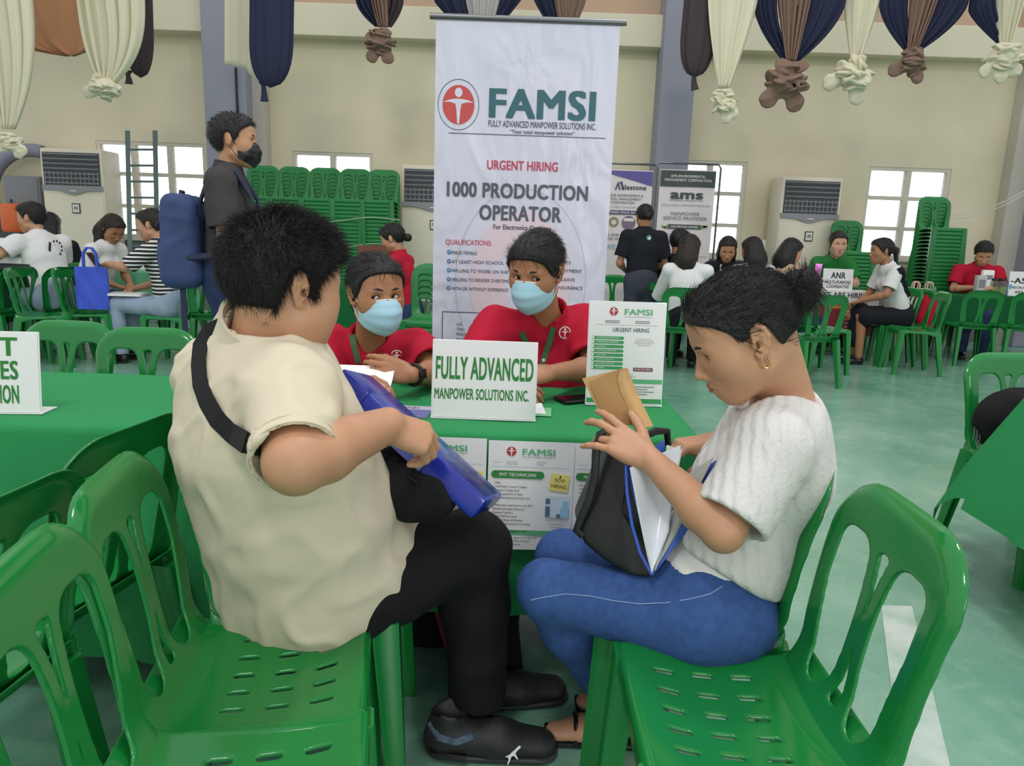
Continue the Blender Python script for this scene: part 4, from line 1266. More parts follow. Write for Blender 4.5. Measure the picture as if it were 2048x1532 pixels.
# blue translucent document case in his hands
def doc_case():
    M_bl = mat('blue_plastic', (44, 66, 186), .18, trans=.35, spec=.6); M_bl2 = mat('blue_plastic_dark', (30, 44, 150), .2, spec=.6)
    a, b = v3(at(672, 752, 1.53)), v3(at(962, 1018, 1.40)); x = unit(b-a); L = np.linalg.norm(b-a)
    vd = unit((a+b)/2-v3((0, 0, CAMZ))); y = unit(vd-x*(vd@x)); y = unit(y+np.cross(x, y)*.22)
    t = thing('document_case', 'blue translucent plastic document case with a handle held by the man in cream', 'document case', tuple(a))
    z = np.cross(x, y); Rm = Matrix(np.stack([x, y, z], 1).tolist())
    mb = MB(); mb.box(tuple(a+x*L/2+y*.085), (L, .17, .044), R=Rm, bev=.008); mb.build('case_shell', M_bl, t, world=True)
    mb = MB(); mb.box(tuple(a+x*L*.82+y*.07-z*.004), (L*.36, .15, .052), R=Rm, bev=.010); mb.build('case_band', M_bl2, t, world=True); mb = MB(); mb.box(tuple(a+x*L*.10+y*.07), (L*.2, .15, .050), R=Rm, bev=.010)
    mb.build('case_band', M_bl2, t, world=True)
    mb = MB(); c0 = a+x*L*.13-y*.004-z*.01; c1 = a+x*L*.36-y*.004-z*.01; o_ = -y*.022-z*.040
    pts = [c0, c0+o_*.7, c0+x*.012+o_, c1-x*.012+o_, c1+o_*.7, c1]
    mb.tube([tuple(p) for p in pts], .0085, 10); mb.build('handle', M_bl2, t, world=True)
    mb = MB(); e = a+x*L*.55; mb.box(tuple(e-z*.02-y*.002), (.085, .012, .02), R=Rm, bev=.003); mb.build('clasp', mat('blue_plastic_pale', (120, 128, 214), .15, trans=.5), t, world=True)
doc_case()

# ---------------------------------------------------------------- the young woman in the white knit top
M_knit = bpy.data.materials.new('white_cable_knit'); M_knit.use_nodes = True
def _knit():
    nt = M_knit.node_tree; b = nt.nodes['Principled BSDF']; b.inputs['Base Color'].default_value = lin((214, 212, 207))+(1,); b.inputs['Roughness'].default_value = .9
    b.inputs['Specular IOR Level'].default_value = .15
    tc = nt.nodes.new('ShaderNodeTexCoord'); mp = nt.nodes.new('ShaderNodeMapping'); nt.links.new(tc.outputs['Object'], mp.inputs[0]); mp.inputs['Rotation'].default_value = (0, .25, .5)
    wv = nt.nodes.new('ShaderNodeTexWave'); wv.wave_type = 'BANDS'; wv.bands_direction = 'X'; wv.inputs['Scale'].default_value = 13; wv.inputs['Distortion'].default_value = 2.2; wv.inputs['Detail'].default_value = 2; wv.inputs['Detail Scale'].default_value = 3
    nt.links.new(mp.outputs[0], wv.inputs['Vector'])
    n = nt.nodes.new('ShaderNodeTexNoise'); n.inputs['Scale'].default_value = 260; nt.links.new(tc.outputs['Object'], n.inputs['Vector'])
    ad = nt.nodes.new('ShaderNodeMath'); ad.operation = 'MULTIPLY_ADD'; ad.inputs[1].default_value = .35; nt.links.new(n.outputs[0], ad.inputs[0]); nt.links.new(wv.outputs[1], ad.inputs[2])
    bp = nt.nodes.new('ShaderNodeBump'); bp.inputs['Strength'].default_value = .5; bp.inputs['Distance'].default_value = .006
    nt.links.new(ad.outputs[0], bp.inputs['Height']); nt.links.new(bp.outputs[0], b.inputs['Normal'])
_knit()
M_rib = mat('white_ribbing', (228, 226, 220), .9, bump=(300, .15), stretch=(1, 1, .1), spec=.15)

def girl():
    D = .895
    t = thing('person', 'young woman in profile with hair bun, white knit top and jeans, black bag on lap', 'person', (.50, 1.45, 0))
    J = dict(H=at(1486, 672, 1.43), N=at(1560, 812, 1.48), SL=at(1545, 892, 1.33), SR=at(1525, 845, 1.63), C=at(1528, 935, 1.48), P=at(1402, 1180, 1.44))
    J = {k: v3(v) for k, v in J.items()}; J['W'] = v3(at(1474, 1068, 1.46))
    EL, WL = v3(at(1446, 1062, 1.26)), v3(at(1300, 918, 1.39)); ER, WR = v3(at(1500, 980, 1.74)), v3(at(1425, 884, 1.62))
    front = unit((-.90, .30, -.12)); R = aim((-.95, .02, -.50), .05); s = 1.02
    B = Body(); w = head_ops(B, J['H'], R, s, lids=.45)
    B.cone(w(0, -.026, -.05), J['N'], .051, .050, .025)
    B.cone(w(0, -.060, -.02), J['N']+v3((.03, .01, -.01)), .035, .050, .03)
    B.cone(J['N'], J['N']+v3((0, -.10, -.05)), .045, .04, .03); B.cone(J['N'], J['N']+v3((-.02, .10, -.05)), .045, .04, .03)
    head = B.mesh(.0024, R)
    B = Body(); arm_ops(B, J['SL'], EL, WL, .048, .037, .040, .0245, .018)
    tl, Ml = hand_ops(B, WL, unit(v3(at(1205, 862, 1.45))-WL), (.10, -.72, .62), -1, ((.05, .30, .2), (.1, .45, .3), (.5, .7, .4), (.15, .30, .2)), .16, (.75, .10, .12), .98)
    armL = B.mesh(.0026)
    B = Body(); arm_ops(B, J['SR'], ER, WR, .046, .036, .038, .024, .018)
    tr, Mr = hand_ops(B, WR, unit((-.85, -.25, -.05)), (-.15, -.05, .95), 1, ((.55, .85, .4), (.65, .9, .5), (.8, .9, .5), (.9, .9, .6)), .06, (.35, .75, .25), .98)
    armR = B.mesh(.0026)
    B = Body(); B.econe(J['P'], J['C'], .10, .09, front, .75); B.cone(J['C'], J['N'], .08, .05)
    V, F = join(head, armL, armR, B.mesh(.012)); obj('body', V, F, M_skin, t, world=True)
    face_parts(t, w, R, s, gaze=(0, .8, -.5), lids=.45)
    # hair pulled back tight into a bun
    line = [(-.13, -.03), (-.092, -.066), (-.070, -.062), (-.048, -.030), (-.034, .014), (-.020, .036), (.000, .030), (.012, .010), (.022, .012), (.040, .040), (.062, .060), (.088, .072), (.12, .09)]
    cap = hair_cap(J['H'], R, s, line, .009, h=.0032)
    bc = w(0, -.122, .034)
    def dirs(p, n):
        d_ = bc-p; d_ = d_ - n*(d_*n).sum(1, keepdims=True); d_ /= np.maximum(np.linalg.norm(d_, axis=1, keepdims=True), 1e-6); return d_+n*.05
    st = strands(*cap, dirs, 5000, .045, .0004, 6, jit=.06, bend=.1)
    st2 = strands(*cap, dirs, 160, .05, .0003, 9, jit=.35, bend=.4)
    B = Body(); B.cone(w(0, -.090, .032), bc, .028, .032, 0)
    for k in range(9):
        a = k*2*PI/9; ctr = bc + R @ np.array((math.cos(a)*.018, -.010+.012*math.sin(2*a), math.sin(a)*.021)); B.ell(ctr, (.021, .024, .020), R, .006)
    bun = folds(B.mesh(.0032), .0035, 130, 5)
    def dirb(p, n):
        tt = np.cross(n, R[:, 1]+.3*R[:, 0]); return tt/np.maximum(np.linalg.norm(tt, axis=1, keepdims=True), 1e-6)+n*.15
    sb = strands(*bun, dirb, 1800, .035, .0004, 7, jit=.25, bend=.3)
    # loose wisps at the nape
    V, F = join(cap, st, st2, bun, sb); obj('hair', V, F, M_hair, t, world=True)
    mb = MB(); bx = w(0, -.094, .032); ax = aim(R[:, 1]+.0*R[:, 2])
    ring = [tuple(bx+(R[:, 0]*math.cos(a)+R[:, 2]*math.sin(a))*.034) for a in np.linspace(0, 2*PI, 28, endpoint=False)]
    mb.tube(ring, [.0045+.0014*math.sin(5*k) for k in range(28)], 8, closed=True); mb.build('hair_tie', mat('grey_hair_tie', (158, 152, 146), .4, noise=(200, .3)), t, world=True)
    mb = MB(); e = w(-.0755, -.004, -.036)
    mb.tube([tuple(e+R @ np.array((-.002, math.cos(a)*.0075, math.sin(a)*.0105-.006))) for a in np.linspace(.5*PI+.9, 2.5*PI-.35, 14)], .0021, 8); mb.build('earring', M_gold, t, world=True, label='gold hoop earring')
    q = tl[2][0]-tl[2][1]*1.6
    # knit top
    B = Body(); d = dict(p=.150, w=.140, c=.150, fl=.74, s=.060, bust=.055)
    torso_ops(B, J, d, front)
    B.ell(J['C']-front*.055+v3((.01, 0, .02)), (.14, .07, .13), aim(front), .05)
    for S, E, q_ in ((J['SL'], EL, .86), (J['SR'], ER, .86)):
        dd = unit(E-S); B.sleeve(S-v3((0, 0, .005)), S+(E-S)*q_, .072, .074, .035, .012)
    # bloused over the ribbed hem
    B.econe(J['W'], J['W']+(J['P']-J['W'])*.32, .150, .162, front, .80, .03)
    axp = unit(J['P']-J['W'])
    B.cut(J['W']+axp*.075, axp, None, None, .012)
    nk = unit(w(0, -.026, -.05)-J['N'])
    B.cone(J['N']+v3((0, -.07, -.025)), J['N']+v3((.01, .07, -.02)), .062, .062, .04)
    B.carve_ell(J['N']+nk*.045, (.085, .095, .052), aim(front, up=nk), .008)
    sh = folds(B.mesh(.005), .0025, 22, 11)
    so = obj('knit_top', *sh, M_knit, t, world=True)
    B = Body(); B.econe(J['W']+axp*.03, J['P']+axp*.02, .142, .156, front, .80, 0); B.cut(J['P']-axp*.02, axp)
    obj('hem_band', *B.mesh(.006), M_rib, so, world=True)
    # jeans
    KL, KR = v3(at(1098, 1182, 1.46)), v3(at(1128, 1118, 1.64)); AL, AR = v3(at(1235, 1395, 1.60)), v3(at(1285, 1380, 1.72))
    B = Body(); HL, HR = J['P']+v3((-.03, -.085, -.02)), J['P']+v3((-.01, .085, -.02))
    B.econe(J['P']+v3((.0, 0, -.01)), J['P']-axp*.08, .158, .142, front, .80, .03)
    B.ell(J['P']+v3((.03, -.03, -.03)), (.12, .14, .10), None, .04)
    for H_, K, A in ((HL, KL, AL), (HR, KR, AR)):
        B.cone(H_, K, .092, .064, .035); B.cone(K, K+(A-K)*.3, .064, .066, .025); B.sleeve(K+(A-K)*.3, A, .066, .052, .03)
    B.cut((0, 0, .408), (0, 0, -1), (J['P'][0], J['P'][1], .40), .21, .02)
    js = folds(B.mesh(.007), .0035, 26, 13); jo = obj('jeans', *js, M_denim, t, world=True)
    bv = bvh_of(js)
    seam = [at(px_, py_, 1) for px_, py_ in ((1062, 1200), (1085, 1195), (1130, 1188), (1180, 1192), (1230, 1202), (1280, 1208), (1330, 1206), (1380, 1198), (1420, 1188), (1445, 1172))]
    hit = []
    for p in seam:
        h = bv.ray_cast(Vector((0, 0, CAMZ)), (p-Vector((0, 0, CAMZ))).normalized())
        if h[0] is not None: hit.append(tuple(h[0]+h[1]*.0012))
    if len(hit) > 2:
        mb = MB(); mb.tube(hit, .0011, 5); mb.build('seam_stitching', mat('pale_thread', (140, 164, 206), .8), jo, world=True)
    for A, hd in ((AL, (.10, .0)), (AR, (.11, .06))):
        h0 = v3((A[0]+.05, A[1]+.02, .0)); t0 = h0+v3((-.215, -.02, 0)) 
        B = Body(); foot = B
        B.cone(A, h0+v3((-.03, 0, .05)), .036, .034, 0); B.econe(h0+v3((-.01, 0, .045)), h0+v3((-.13, -.01, .034)), .032, .036, (0, 0, 1), .75, .02); B.econe(h0+v3((-.13, -.01, .034)), h0+v3((-.19, -.015, .026)), .036, .034, (0, 0, 1), .5, .02)
        obj('foot', *B.mesh(.005), M_skin, t, world=True)
        mb = MB(); Mx = frame(h0+v3((0, 0, 0)), (-1, -.08, 0), (0, -1, 0))
        mb.prism([(0.02+.0, -.03), (.10, -.036), (.20, -.040), (.235, -.015), (.23, .02), (.19, .042), (.10, .034), (.02, .03), (.0, 0)], Mx, -.0, -.02) if False else mb.box(tuple(h0+v3((-.10, -.008, .008))), (.25, .082, .016), bev=.006)
        so2 = mb.build('sandal', M_blackp, t, world=True)
        mb = MB()
        for xx in (-.06, -.15):
            c_ = h0+v3((xx, -.008, .0)); mb.tube([tuple(c_+v3((0, math.cos(a)*.042, max(.01, math.sin(a)*.066)))) for a in np.linspace(0, PI, 12)], .006, 6, flat=((1, 0, 0), 1.0))
        mb.build('sandal_strap', M_blackp, so2, world=True)
    # ring on the ring finger
    c_ = tl[2][0]-tl[2][1]*2.6; ax3 = aim(tl[2][1])
    return dict(J=J, tl=tl, tr=tr, WL=WL, WR=WR, Ml=Ml)
GIRL = girl()

# ---------------------------------------------------------------- the two women in red polo shirts behind the table
def mask_on(parent, w, R, s, lower=0.0):
    mb = MB()
    vs = np.linspace(0, 1, 9)
    yc = np.interp(vs, [0, .2, .45, .75, 1], [.098, .120, .122, .108, .078]); zc = np.interp(vs, [0, .2, .45, .75, 1], [-.006, -.034, -.062, -.098, -.124])
    def f(u, v):
        a = (u-.5)*2; i = v
        yy = np.interp(i, vs, yc); zz = np.interp(i, vs, zc)
        ys = .022; zs_ = -.022-.060*i
        e = abs(a)**1.9
        pl = .0016*math.sin(v*PI*7)*(1-abs(a)**4)
        return w(.069*math.sin(a*PI/2*.96)*(1-.10*abs(v-.5)), yy*(1-e)+ys*e+pl, zz*(1-abs(a)**1.3)+zs_*abs(a)**1.3)
    mb.grid(f, 26, 24, .0016)
    o = mb.build('face_mask', M_mask, parent, world=True, deg=60)
    mb = MB(); mb.tube([tuple(f(u, 0)*1) for u in np.linspace(.02, .98, 15)], .0022, 6, flat=((0, 0, 1), 1)); mb.build('mask_edge', M_maskw, o, world=True)
    mb = MB()
    for q in (-1, 1):
        u = .5+.5*q
        p0, p1 = f(u, .06), f(u, .94)
        mb.tube([tuple(p0), tuple(w(q*.075, -.002, .006)), tuple(w(q*.079, -.012, .020)), tuple(w(q*.0795, -.022, .004)), tuple(w(q*.077, -.012, -.022)), tuple(w(q*.071, .004, -.050)), tuple(p1)], .0014, 6)
    mb.build('ear_loop', M_maskw, o, world=True)
    return o

def red_polo_woman(label, loc, J, hf, roll, gaze, arms, line, hands, watch=False, lanyard=(), badge=None, front=(0, -1, 0), studs=False, wide=1.0):
    t = thing('person', label, 'person', loc)
    J = {k: v3(v) for k, v in J.items()}; R = aim(hf, roll); s = 1.0; front = unit(front)
    B = Body(); w = head_ops(B, J['H'], R, s, lids=.15, wide=wide)
    B.cone(w(0, -.026, -.05), J['N']-v3((0, 0, .02)), .050, .050, .025)
    B.econe(J['N']-v3((0, 0, .02)), J['C']+front*.03, .055, .085, front, .7, .03)
    parts = [B.mesh(.0026, R)]; tips = []
    for (E, W, fd, bk, cl, th), q in zip(arms, ('R', 'L')):
        E, W = v3(E), v3(W); B = Body(); arm_ops(B, J['S'+q], E, W, .046, .036, .038, .0245, .018)
        tp = hand_ops(B, W, fd, bk, 1 if q == 'R' else -1, cl, .05, th, .96); tips.append((tp, E, W))
        parts.append(B.mesh(.0028))
    B = Body(); B.econe(J['P'], J['C'], .10, .09, front, .75); B.cone(J['C'], J['N'], .08, .05); parts.append(B.mesh(.012))
    V, F = join(*parts); obj('body', V, F, M_skin2, t, world=True)
    face_parts(t, w, R, s, gaze=gaze, lids=.15, lips=False, wide=wide)
    cap = hair_cap(J['H'], R, s, line, .0095, wide, h=.0028, extra=lambda B_, w_: [B_.carve_cone(w_(.006, *p), w_(.006, *q), .0045, .0045, .004) for p, q in (((.112, .05), (.090, .098)), ((.090, .098), (.045, .127)), ((.045, .127), (-.02, .1335)))])
    bc = w(0, -.13, -.03)
    def dirs(p, n):
        d_ = bc-p; d_ = d_ - n*(d_*n).sum(1, keepdims=True); d_ /= np.maximum(np.linalg.norm(d_, axis=1, keepdims=True), 1e-6); return d_+n*.04
    st = strands(*cap, dirs, 3500, .05, .0005, 8, jit=.07, bend=.1)
    B = Body(); B.cone(w(0, -.10, -.03), w(0, -.135, -.05), .026, .034, 0); bun = folds(B.mesh(.005), .003, 110, 2)
    V, F = join(cap, st, bun); obj('hair', V, F, M_hair, t, world=True)
    mask_on(t, w, R, s)
    # polo
    B = Body(); torso_ops(B, J, dict(p=.150, w=.138, c=.150, fl=.68, s=.060, bust=.058), front)
    for (E, W, *_), q in zip(arms, ('R', 'L')):
        E = v3(E); S = J['S'+q]; B.sleeve(S, S+(E-S)*.80, .070, .076, .035, .011)
    nk = unit(w(0, -.026, -.05)-J['N'])
    B.cone(J['N']-nk*.03, J['N']+nk*.035, .075, .062, .03)
    B.carve_cone(J['N']-nk*.02, J['N']+nk*.12, .058, .066, .006)
    vb = J['N']*.45+J['C']*.55+front*.10
    B.carve_cone(J['N']+front*.075+nk*.03, vb+front*.02-v3((0, 0, .012)), .042, .010, .006)
    sh = folds(B.mesh(.0055), .0045, 34, 21); so = obj('polo_shirt', *sh, M_red, t, world=True); bv = bvh_of(sh)
    collar(t, M_red, J['N']+nk*.040, nk*.8+v3((0, 0, .3)), front, .066, .052, .85, .42)
    # buttons on the placket
    for k in (0, 1):
        p = drape(bv, [vb+front*.1-v3((0, 0, .022+.05*k))], -front, .002)[0]
        mb = MB(); mb.lathe([(0, .002), (.005, .002), (.006, 0), (0, -.001)], p, 12, R=Vector(front).to_track_quat('Z', 'Y').to_matrix()); mb.build('button', M_white, so, world=True)
    def on_shirt(pxs, eps=.0025):
        out = []
        for a, b in pxs:
            d_ = (at(a, b, 1)-Vector((0, 0, CAMZ))).normalized(); h = bv.ray_cast(Vector((0, 0, CAMZ)), d_)
            if h[0] is not None: out.append((h[0]+h[1]*eps, h[1]))
        return out
    for band in lanyard:
        hs = on_shirt(band)
        if len(hs) < 2: continue
        P = [h[0] for h in hs]; nn = sum((h[1] for h in hs), Vector())
        st_ = strip(t, 'lanyard', P, .0195, M_lanyard, nn, .0015)
        a, b = P[0], P[-1]
        M = frame((a+b)/2+nn.normalized()*.004, b-a, nn.cross(b-a))
        text(st_, 'FULLY ADVANCED MANPOWER SOLU', M, 0, -.005, h=.009, w=(b-a).length*.96, m=M_inkd, z=.001)
    if badge:
        hs = on_shirt([badge])
        if hs:
            p, n = hs[0]; M = frame(p+n*.001, n.cross(Vector((0, 0, 1)))*-1, (0, 0, 1))
            shape(so, [disc(0, 0, .021)], M, M_white, .0008, 'badge_ring'); emblem(so, M, 0, 0, .0175, M_red, M_white, .0016)
    # dark trousers on the seat behind the table
    B = Body(); P = J['P']; B.econe(P, P-v3((0, 0, .05)), .155, .15, front, .8, 0)
    rt = unit(np.cross(front, (0, 0, 1)))
    for q in (-1, 1):
        k = P+front*.42+rt*q*.09-v3((0, 0, .05)); B.cone(P+rt*q*.08-v3((0, 0, .05)), k, .085, .06, .03); B.cone(k, v3((k[0], k[1]+.03, .08)), .06, .04, .03)
    obj('trousers', *B.mesh(.012), M_blackf, t, world=True)
    for q in (-1, 1):
        k = P+front*.42+rt*q*.09; h0 = v3((k[0], k[1]+.07, 0)); shoe(t, h0, h0+front*.24, M_blackp, M_sole, w=.042, h=.06)
    return t, tips, w, R

LINE_W = [(-.13, -.06), (-.090, -.075), (-.060, -.060), (-.040, -.020), (-.030, .024), (-.015, .034), (.000, .022), (.012, -.012), (.022, -.008), (.042, .000), (.062, .026), (.080, .050), (.092, .060), (.12, .066)]
W2J = dict(H=at(1073, 542, 2.35), N=at(1093, 640, 2.46), SR=at(992, 655, 2.43), SL=at(1172, 650, 2.50), C=at(1085, 745, 2.49), P=(.11, 2.62, .53))
W2, W2tips, _, _ = red_polo_woman('masked woman in red polo shirt seated in front of the tall white banner, head bowed', (.11, 2.62, 0), W2J, (-.40, -.86, -.24), .03, (-.45, .85, -.1),
    [(at(945, 735, 2.30), at(985, 775, 2.14), (.85, -.25, .05), (0, -.5, .9), (.4, .5, .5, .6), (.4, .5, .3)),
     (at(1186, 738, 2.34), at(1105, 745, 2.17), (-.92, -.25, -.05), (.1, -.55, .8), (.5, .6, .7, .8), (.4, .5, .3))],
    LINE_W, None, lanyard=([(1043, 664), (1050, 680), (1058, 700), (1064, 720), (1072, 745)], [(1112, 632), (1107, 655), (1100, 680), (1092, 705), (1084, 730), (1078, 745)]), badge=(1129, 665), front=(-.05, -1, 0))
LINE_W1 = [(-.13, -.06), (-.090, -.075), (-.060, -.060), (-.040, -.020), (-.030, .024), (-.015, .034), (.000, .022), (.012, -.010), (.022, -.004), (.042, .014), (.060, .042), (.080, .064), (.092, .072), (.12, .078)]
W1J = dict(H=at(752, 588, 2.30), N=at(738, 690, 2.42), SR=at(655, 690, 2.40), SL=at(832, 700, 2.46), C=at(745, 790, 2.44), P=(-.47, 2.58, .50))
W1, W1tips, _, _ = red_polo_woman('masked woman in red polo shirt glancing aside, holding a paper beside the man in cream', (-.47, 2.58, 0), W1J, (.52, -.84, -.02), -.03, (.55, .8, .12),
    [(at(640, 790, 2.22), at(700, 765, 2.05), (.6, -.5, .1), (-.2, -.2, .95), (.5, .6, .7, .8), (.4, .5, .3)),
     (at(872, 745, 2.30), at(822, 750, 2.13), (-.88, -.25, .25), (.05, -.9, .35), ((.35, .75, .3), (.4, .8, .3), (.45, .8, .4), (.5, .85, .4)), (.35, .45, .2))],
    LINE_W1, None, lanyard=([(703, 670), (708, 690), (713, 708), (717, 726)], [(772, 664), (766, 685), (757, 708), (748, 726)]), badge=(794, 712), front=(.12, -1, 0))
def watch():
    E, W = W1tips[1][1], W1tips[1][2]; d = unit(E-W); c = W+d*.018
    t = thing('wristwatch', 'black wristwatch on the left wrist of the woman holding a paper', 'watch', tuple(c))
    ax = aim(d); mb = MB()
    mb.tube([tuple(c+(ax[:, 0]*math.cos(a)+ax[:, 2]*math.sin(a))*.0285) for a in np.linspace(0, 2*PI, 24, endpoint=False)], .008, 8, closed=True, flat=(tuple(ax[:, 0]), 1)); mb.build('strap', M_blackp, t, world=True)
    n = unit(v3((0, 0, CAMZ))-c); n = unit(n-d*(n@d)); mb = MB(); mb.box(tuple(c+n*.031), (.030, .036, .010), R=Matrix(np.stack([np.cross(d, n)*-1, d, n], 1).tolist()), bev=.003); mb.build('watch_case', M_blackp, t, world=True)
watch()
# ================================================================ THE TALL BANNER BEHIND THE TWO WOMEN
def banner():
    Y = 3.25
    tl, tr = at(872, 40, Y), at(1241, 46, Y); w = (tr-tl).length; x0, x1 = tl.x, tr.x; zt = (tl.z+tr.z)/2+.0; zb = .06
    t = thing('roll_up_banner', 'tall white banner with FAMSI logo and 1000 PRODUCTION OPERATOR behind the women in red', 'banner', ((x0+x1)/2, Y, 0))
    m = bpy.data.materials.new('banner_tarpaulin'); m.use_nodes = True
    nt = m.node_tree; b = nt.nodes['Principled BSDF']; b.inputs['Base Color'].default_value = lin((214, 214, 230))+(1,); b.inputs['Roughness'].default_value = .34
    tc = nt.nodes.new('ShaderNodeTexCoord'); n = nt.nodes.new('ShaderNodeTexNoise'); n.inputs['Scale'].default_value = 3.2; n.inputs['Detail'].default_value = 2; n.inputs['Distortion'].default_value = 1.2
    mp = nt.nodes.new('ShaderNodeMapping'); mp.inputs['Scale'].default_value = (1.6, 1, .7); nt.links.new(tc.outputs['Object'], mp.inputs[0]); nt.links.new(mp.outputs[0], n.inputs['Vector'])
    bp = nt.nodes.new('ShaderNodeBump'); bp.inputs['Strength'].default_value = .55; bp.inputs['Distance'].default_value = .05; nt.links.new(n.outputs[0], bp.inputs['Height']); nt.links.new(bp.outputs[0], b.inputs['Normal'])
    H = zt-zb
    mb = MB(); mb.grid(lambda u, v: (x0+(x1-x0)*u, Y+.0, zb+H*v), 10, 20, .0012); p = mb.build('banner_sheet', m, t, world=True)
    mb = MB(); mb.tube([(x0-.025, Y, zt+.008), (x1+.025, Y, zt+.008)], .013, 12); mb.build('top_rail', M_steel, t, world=True)
    mb = MB(); mb.box(((x0+x1)/2, Y+.02, .035), (w+.04, .16, .07), bev=.015); mb.build('base', M_steel, t, world=True)
    mb = MB(); mb.tube([((x0+x1)/2, Y+.03, .06), ((x0+x1)/2, Y+.03, zt)], .010, 8); mb.build('pole', M_steel, t, world=True)
    sc = w/368.0      # metres per photo pixel on the sheet
    M = frame((x0, Y-.001, zt), (1, 0, 0), (0, 0, 1))
    def X(px_): return (px_-873)*sc
    def Z(py_, px_): return -(py_-42-.035*(px_-1057))*sc
    tealm = mat('banner_teal', (44, 98, 108), .45); slate = mat('banner_slate', (82, 88, 98), .45); redm = mat('banner_red', (196, 66, 92), .45); ink = mat('banner_ink', (62, 66, 84), .45)
    redl = mat('banner_logo_red', (200, 76, 72), .4); pale = mat('banner_watermark', (226, 206, 216), .36); pale2 = mat('banner_watermark_line', (186, 190, 204), .4); blue = mat('tick_blue', (66, 124, 178), .4)
    shp = lambda polys, mm, z=.0012, nm='print_block': shape(p, polys, M, mm, z, nm)
    def T(s_, px_, py_, h, w_=None, mm=ink, **k): return text(p, s_, M, X(px_), Z(py_, px_), h=h*sc, w=(w_*sc if w_ else None), m=mm, z=.0022, **k)
    # watermark emblem
    wx, wy = 1060, 560
    shp([disc(X(wx), Z(wy, wx), 108*sc, 150*sc)], pale, .0010, 'watermark_disc')
    shp([[(X(wx)+a*108*sc, Z(wy, wx)+c_*150*sc) for a, c_ in ((-.98, .20), (-.3, .36), (.3, .36), (.98, .20), (.3, .08), (.1, -.95), (-.1, -.95), (-.3, .08))]], m, .0013, 'watermark_figure')
    shp(ringpolys(X(wx), Z(wy, wx), 140*sc, 1.2*sc, 60, ry=196*sc), pale2, .0012, 'watermark_ring')
    emblem(p, M, X(921), Z(199, 921), 32.5*sc, redl, m, .0012, ring=ink, ry=38*sc, ringr=1.3)
    T('FAMSI', 1092, 226, 57, 212, tealm, bold=.045)
    T('FULLY ADVANCED MANPOWER SOLUTIONS INC.', 1093, 245, 13, 220, ink, bold=.01)
    T('\u201cYour total manpower solution\u201c', 1094, 257, 8, 132, ink, bold=.02)
    shp([rect(X(902), Z(260, 1060), X(1224), Z(258.6, 1060))], ink, .0015, 'rule_line')
    T('URGENT HIRING', 1056, 328, 19, 146, redm, bold=.03)
    T('1000 PRODUCTION', 1047, 384, 30, 292, slate, bold=.045)
    T('OPERATOR', 1055, 430, 31, 170, slate, bold=.045)
    T('For Electronics Company', 1060, 449, 10, 121, ink, bold=.03)
    T('QUALIFICATIONS:', 948, 480, 11, 97, redm, bold=.015)
    for k, (s_, wd) in enumerate((('MALE/ FEMALE', 53), ('AT LEAST HIGH SCHOOL GRADUATE', 165), ('WILLING TO WORK ON SHIFTING SCHEDULE', 190), ('WILLING TO RENDER OVERTIME', 122), ('WITH OR WITHOUT EXPERIENCE', 122))):
        yy = 499+k*18.9
        shp([disc(X(907), Z(yy-4, 907), 4.6*sc)], blue, .0012, 'tick_dot')
        shp([[(X(907)+a*sc, Z(yy-4, 907)+c_*sc) for a, c_ in ((-2.6, .2), (-1.6, 1.0), (-.6, -.3), (2.0, 2.8), (2.8, 1.9), (-.7, -2.0))]], m, .0018, 'tick')
        T(s_, 913, yy, 7.4, wd, ink, align='L', bold=.01)
    for k, (s_, xr) in enumerate((('WITH COMPLETE BENEFITS', 1165), ('TEMPORARY EMPLOYMENT', 1190), ('SERVICE INCENTIVE LEAVE', 1176), ('WITH ACCIDENT INSURANCE', 1194))):
        T(s_, xr, 521+k*18, 7.4, None, ink, align='R', bold=.01)
    shp(framepolys(X(894), Z(800, 1000), X(1222), Z(624, 1000), 1.6*sc), ink, .0012, 'frame_line')
    for k, s_ in enumerate(('SSS', 'TIN', 'PHILHEALTH', 'PAG-IBIG')): T(s_, 926, 651+k*11, 6.5, None, ink, align='L')
    # frayed threads along both cut edges
    mb = MB(); rr = random.Random(4)
    for k in range(70):
        zz = zb+H*rr.random(); q = rr.choice((0, 1)); xx = x0 if q == 0 else x1; dx = (-1 if q == 0 else 1)*rr.uniform(.003, .011)
        mb.tube([(xx, Y-.001, zz), (xx+dx, Y-.002, zz+rr.uniform(-.006, .006))], .0007, 4)
    mb.build('edge_threads', m, t, world=True)
banner()

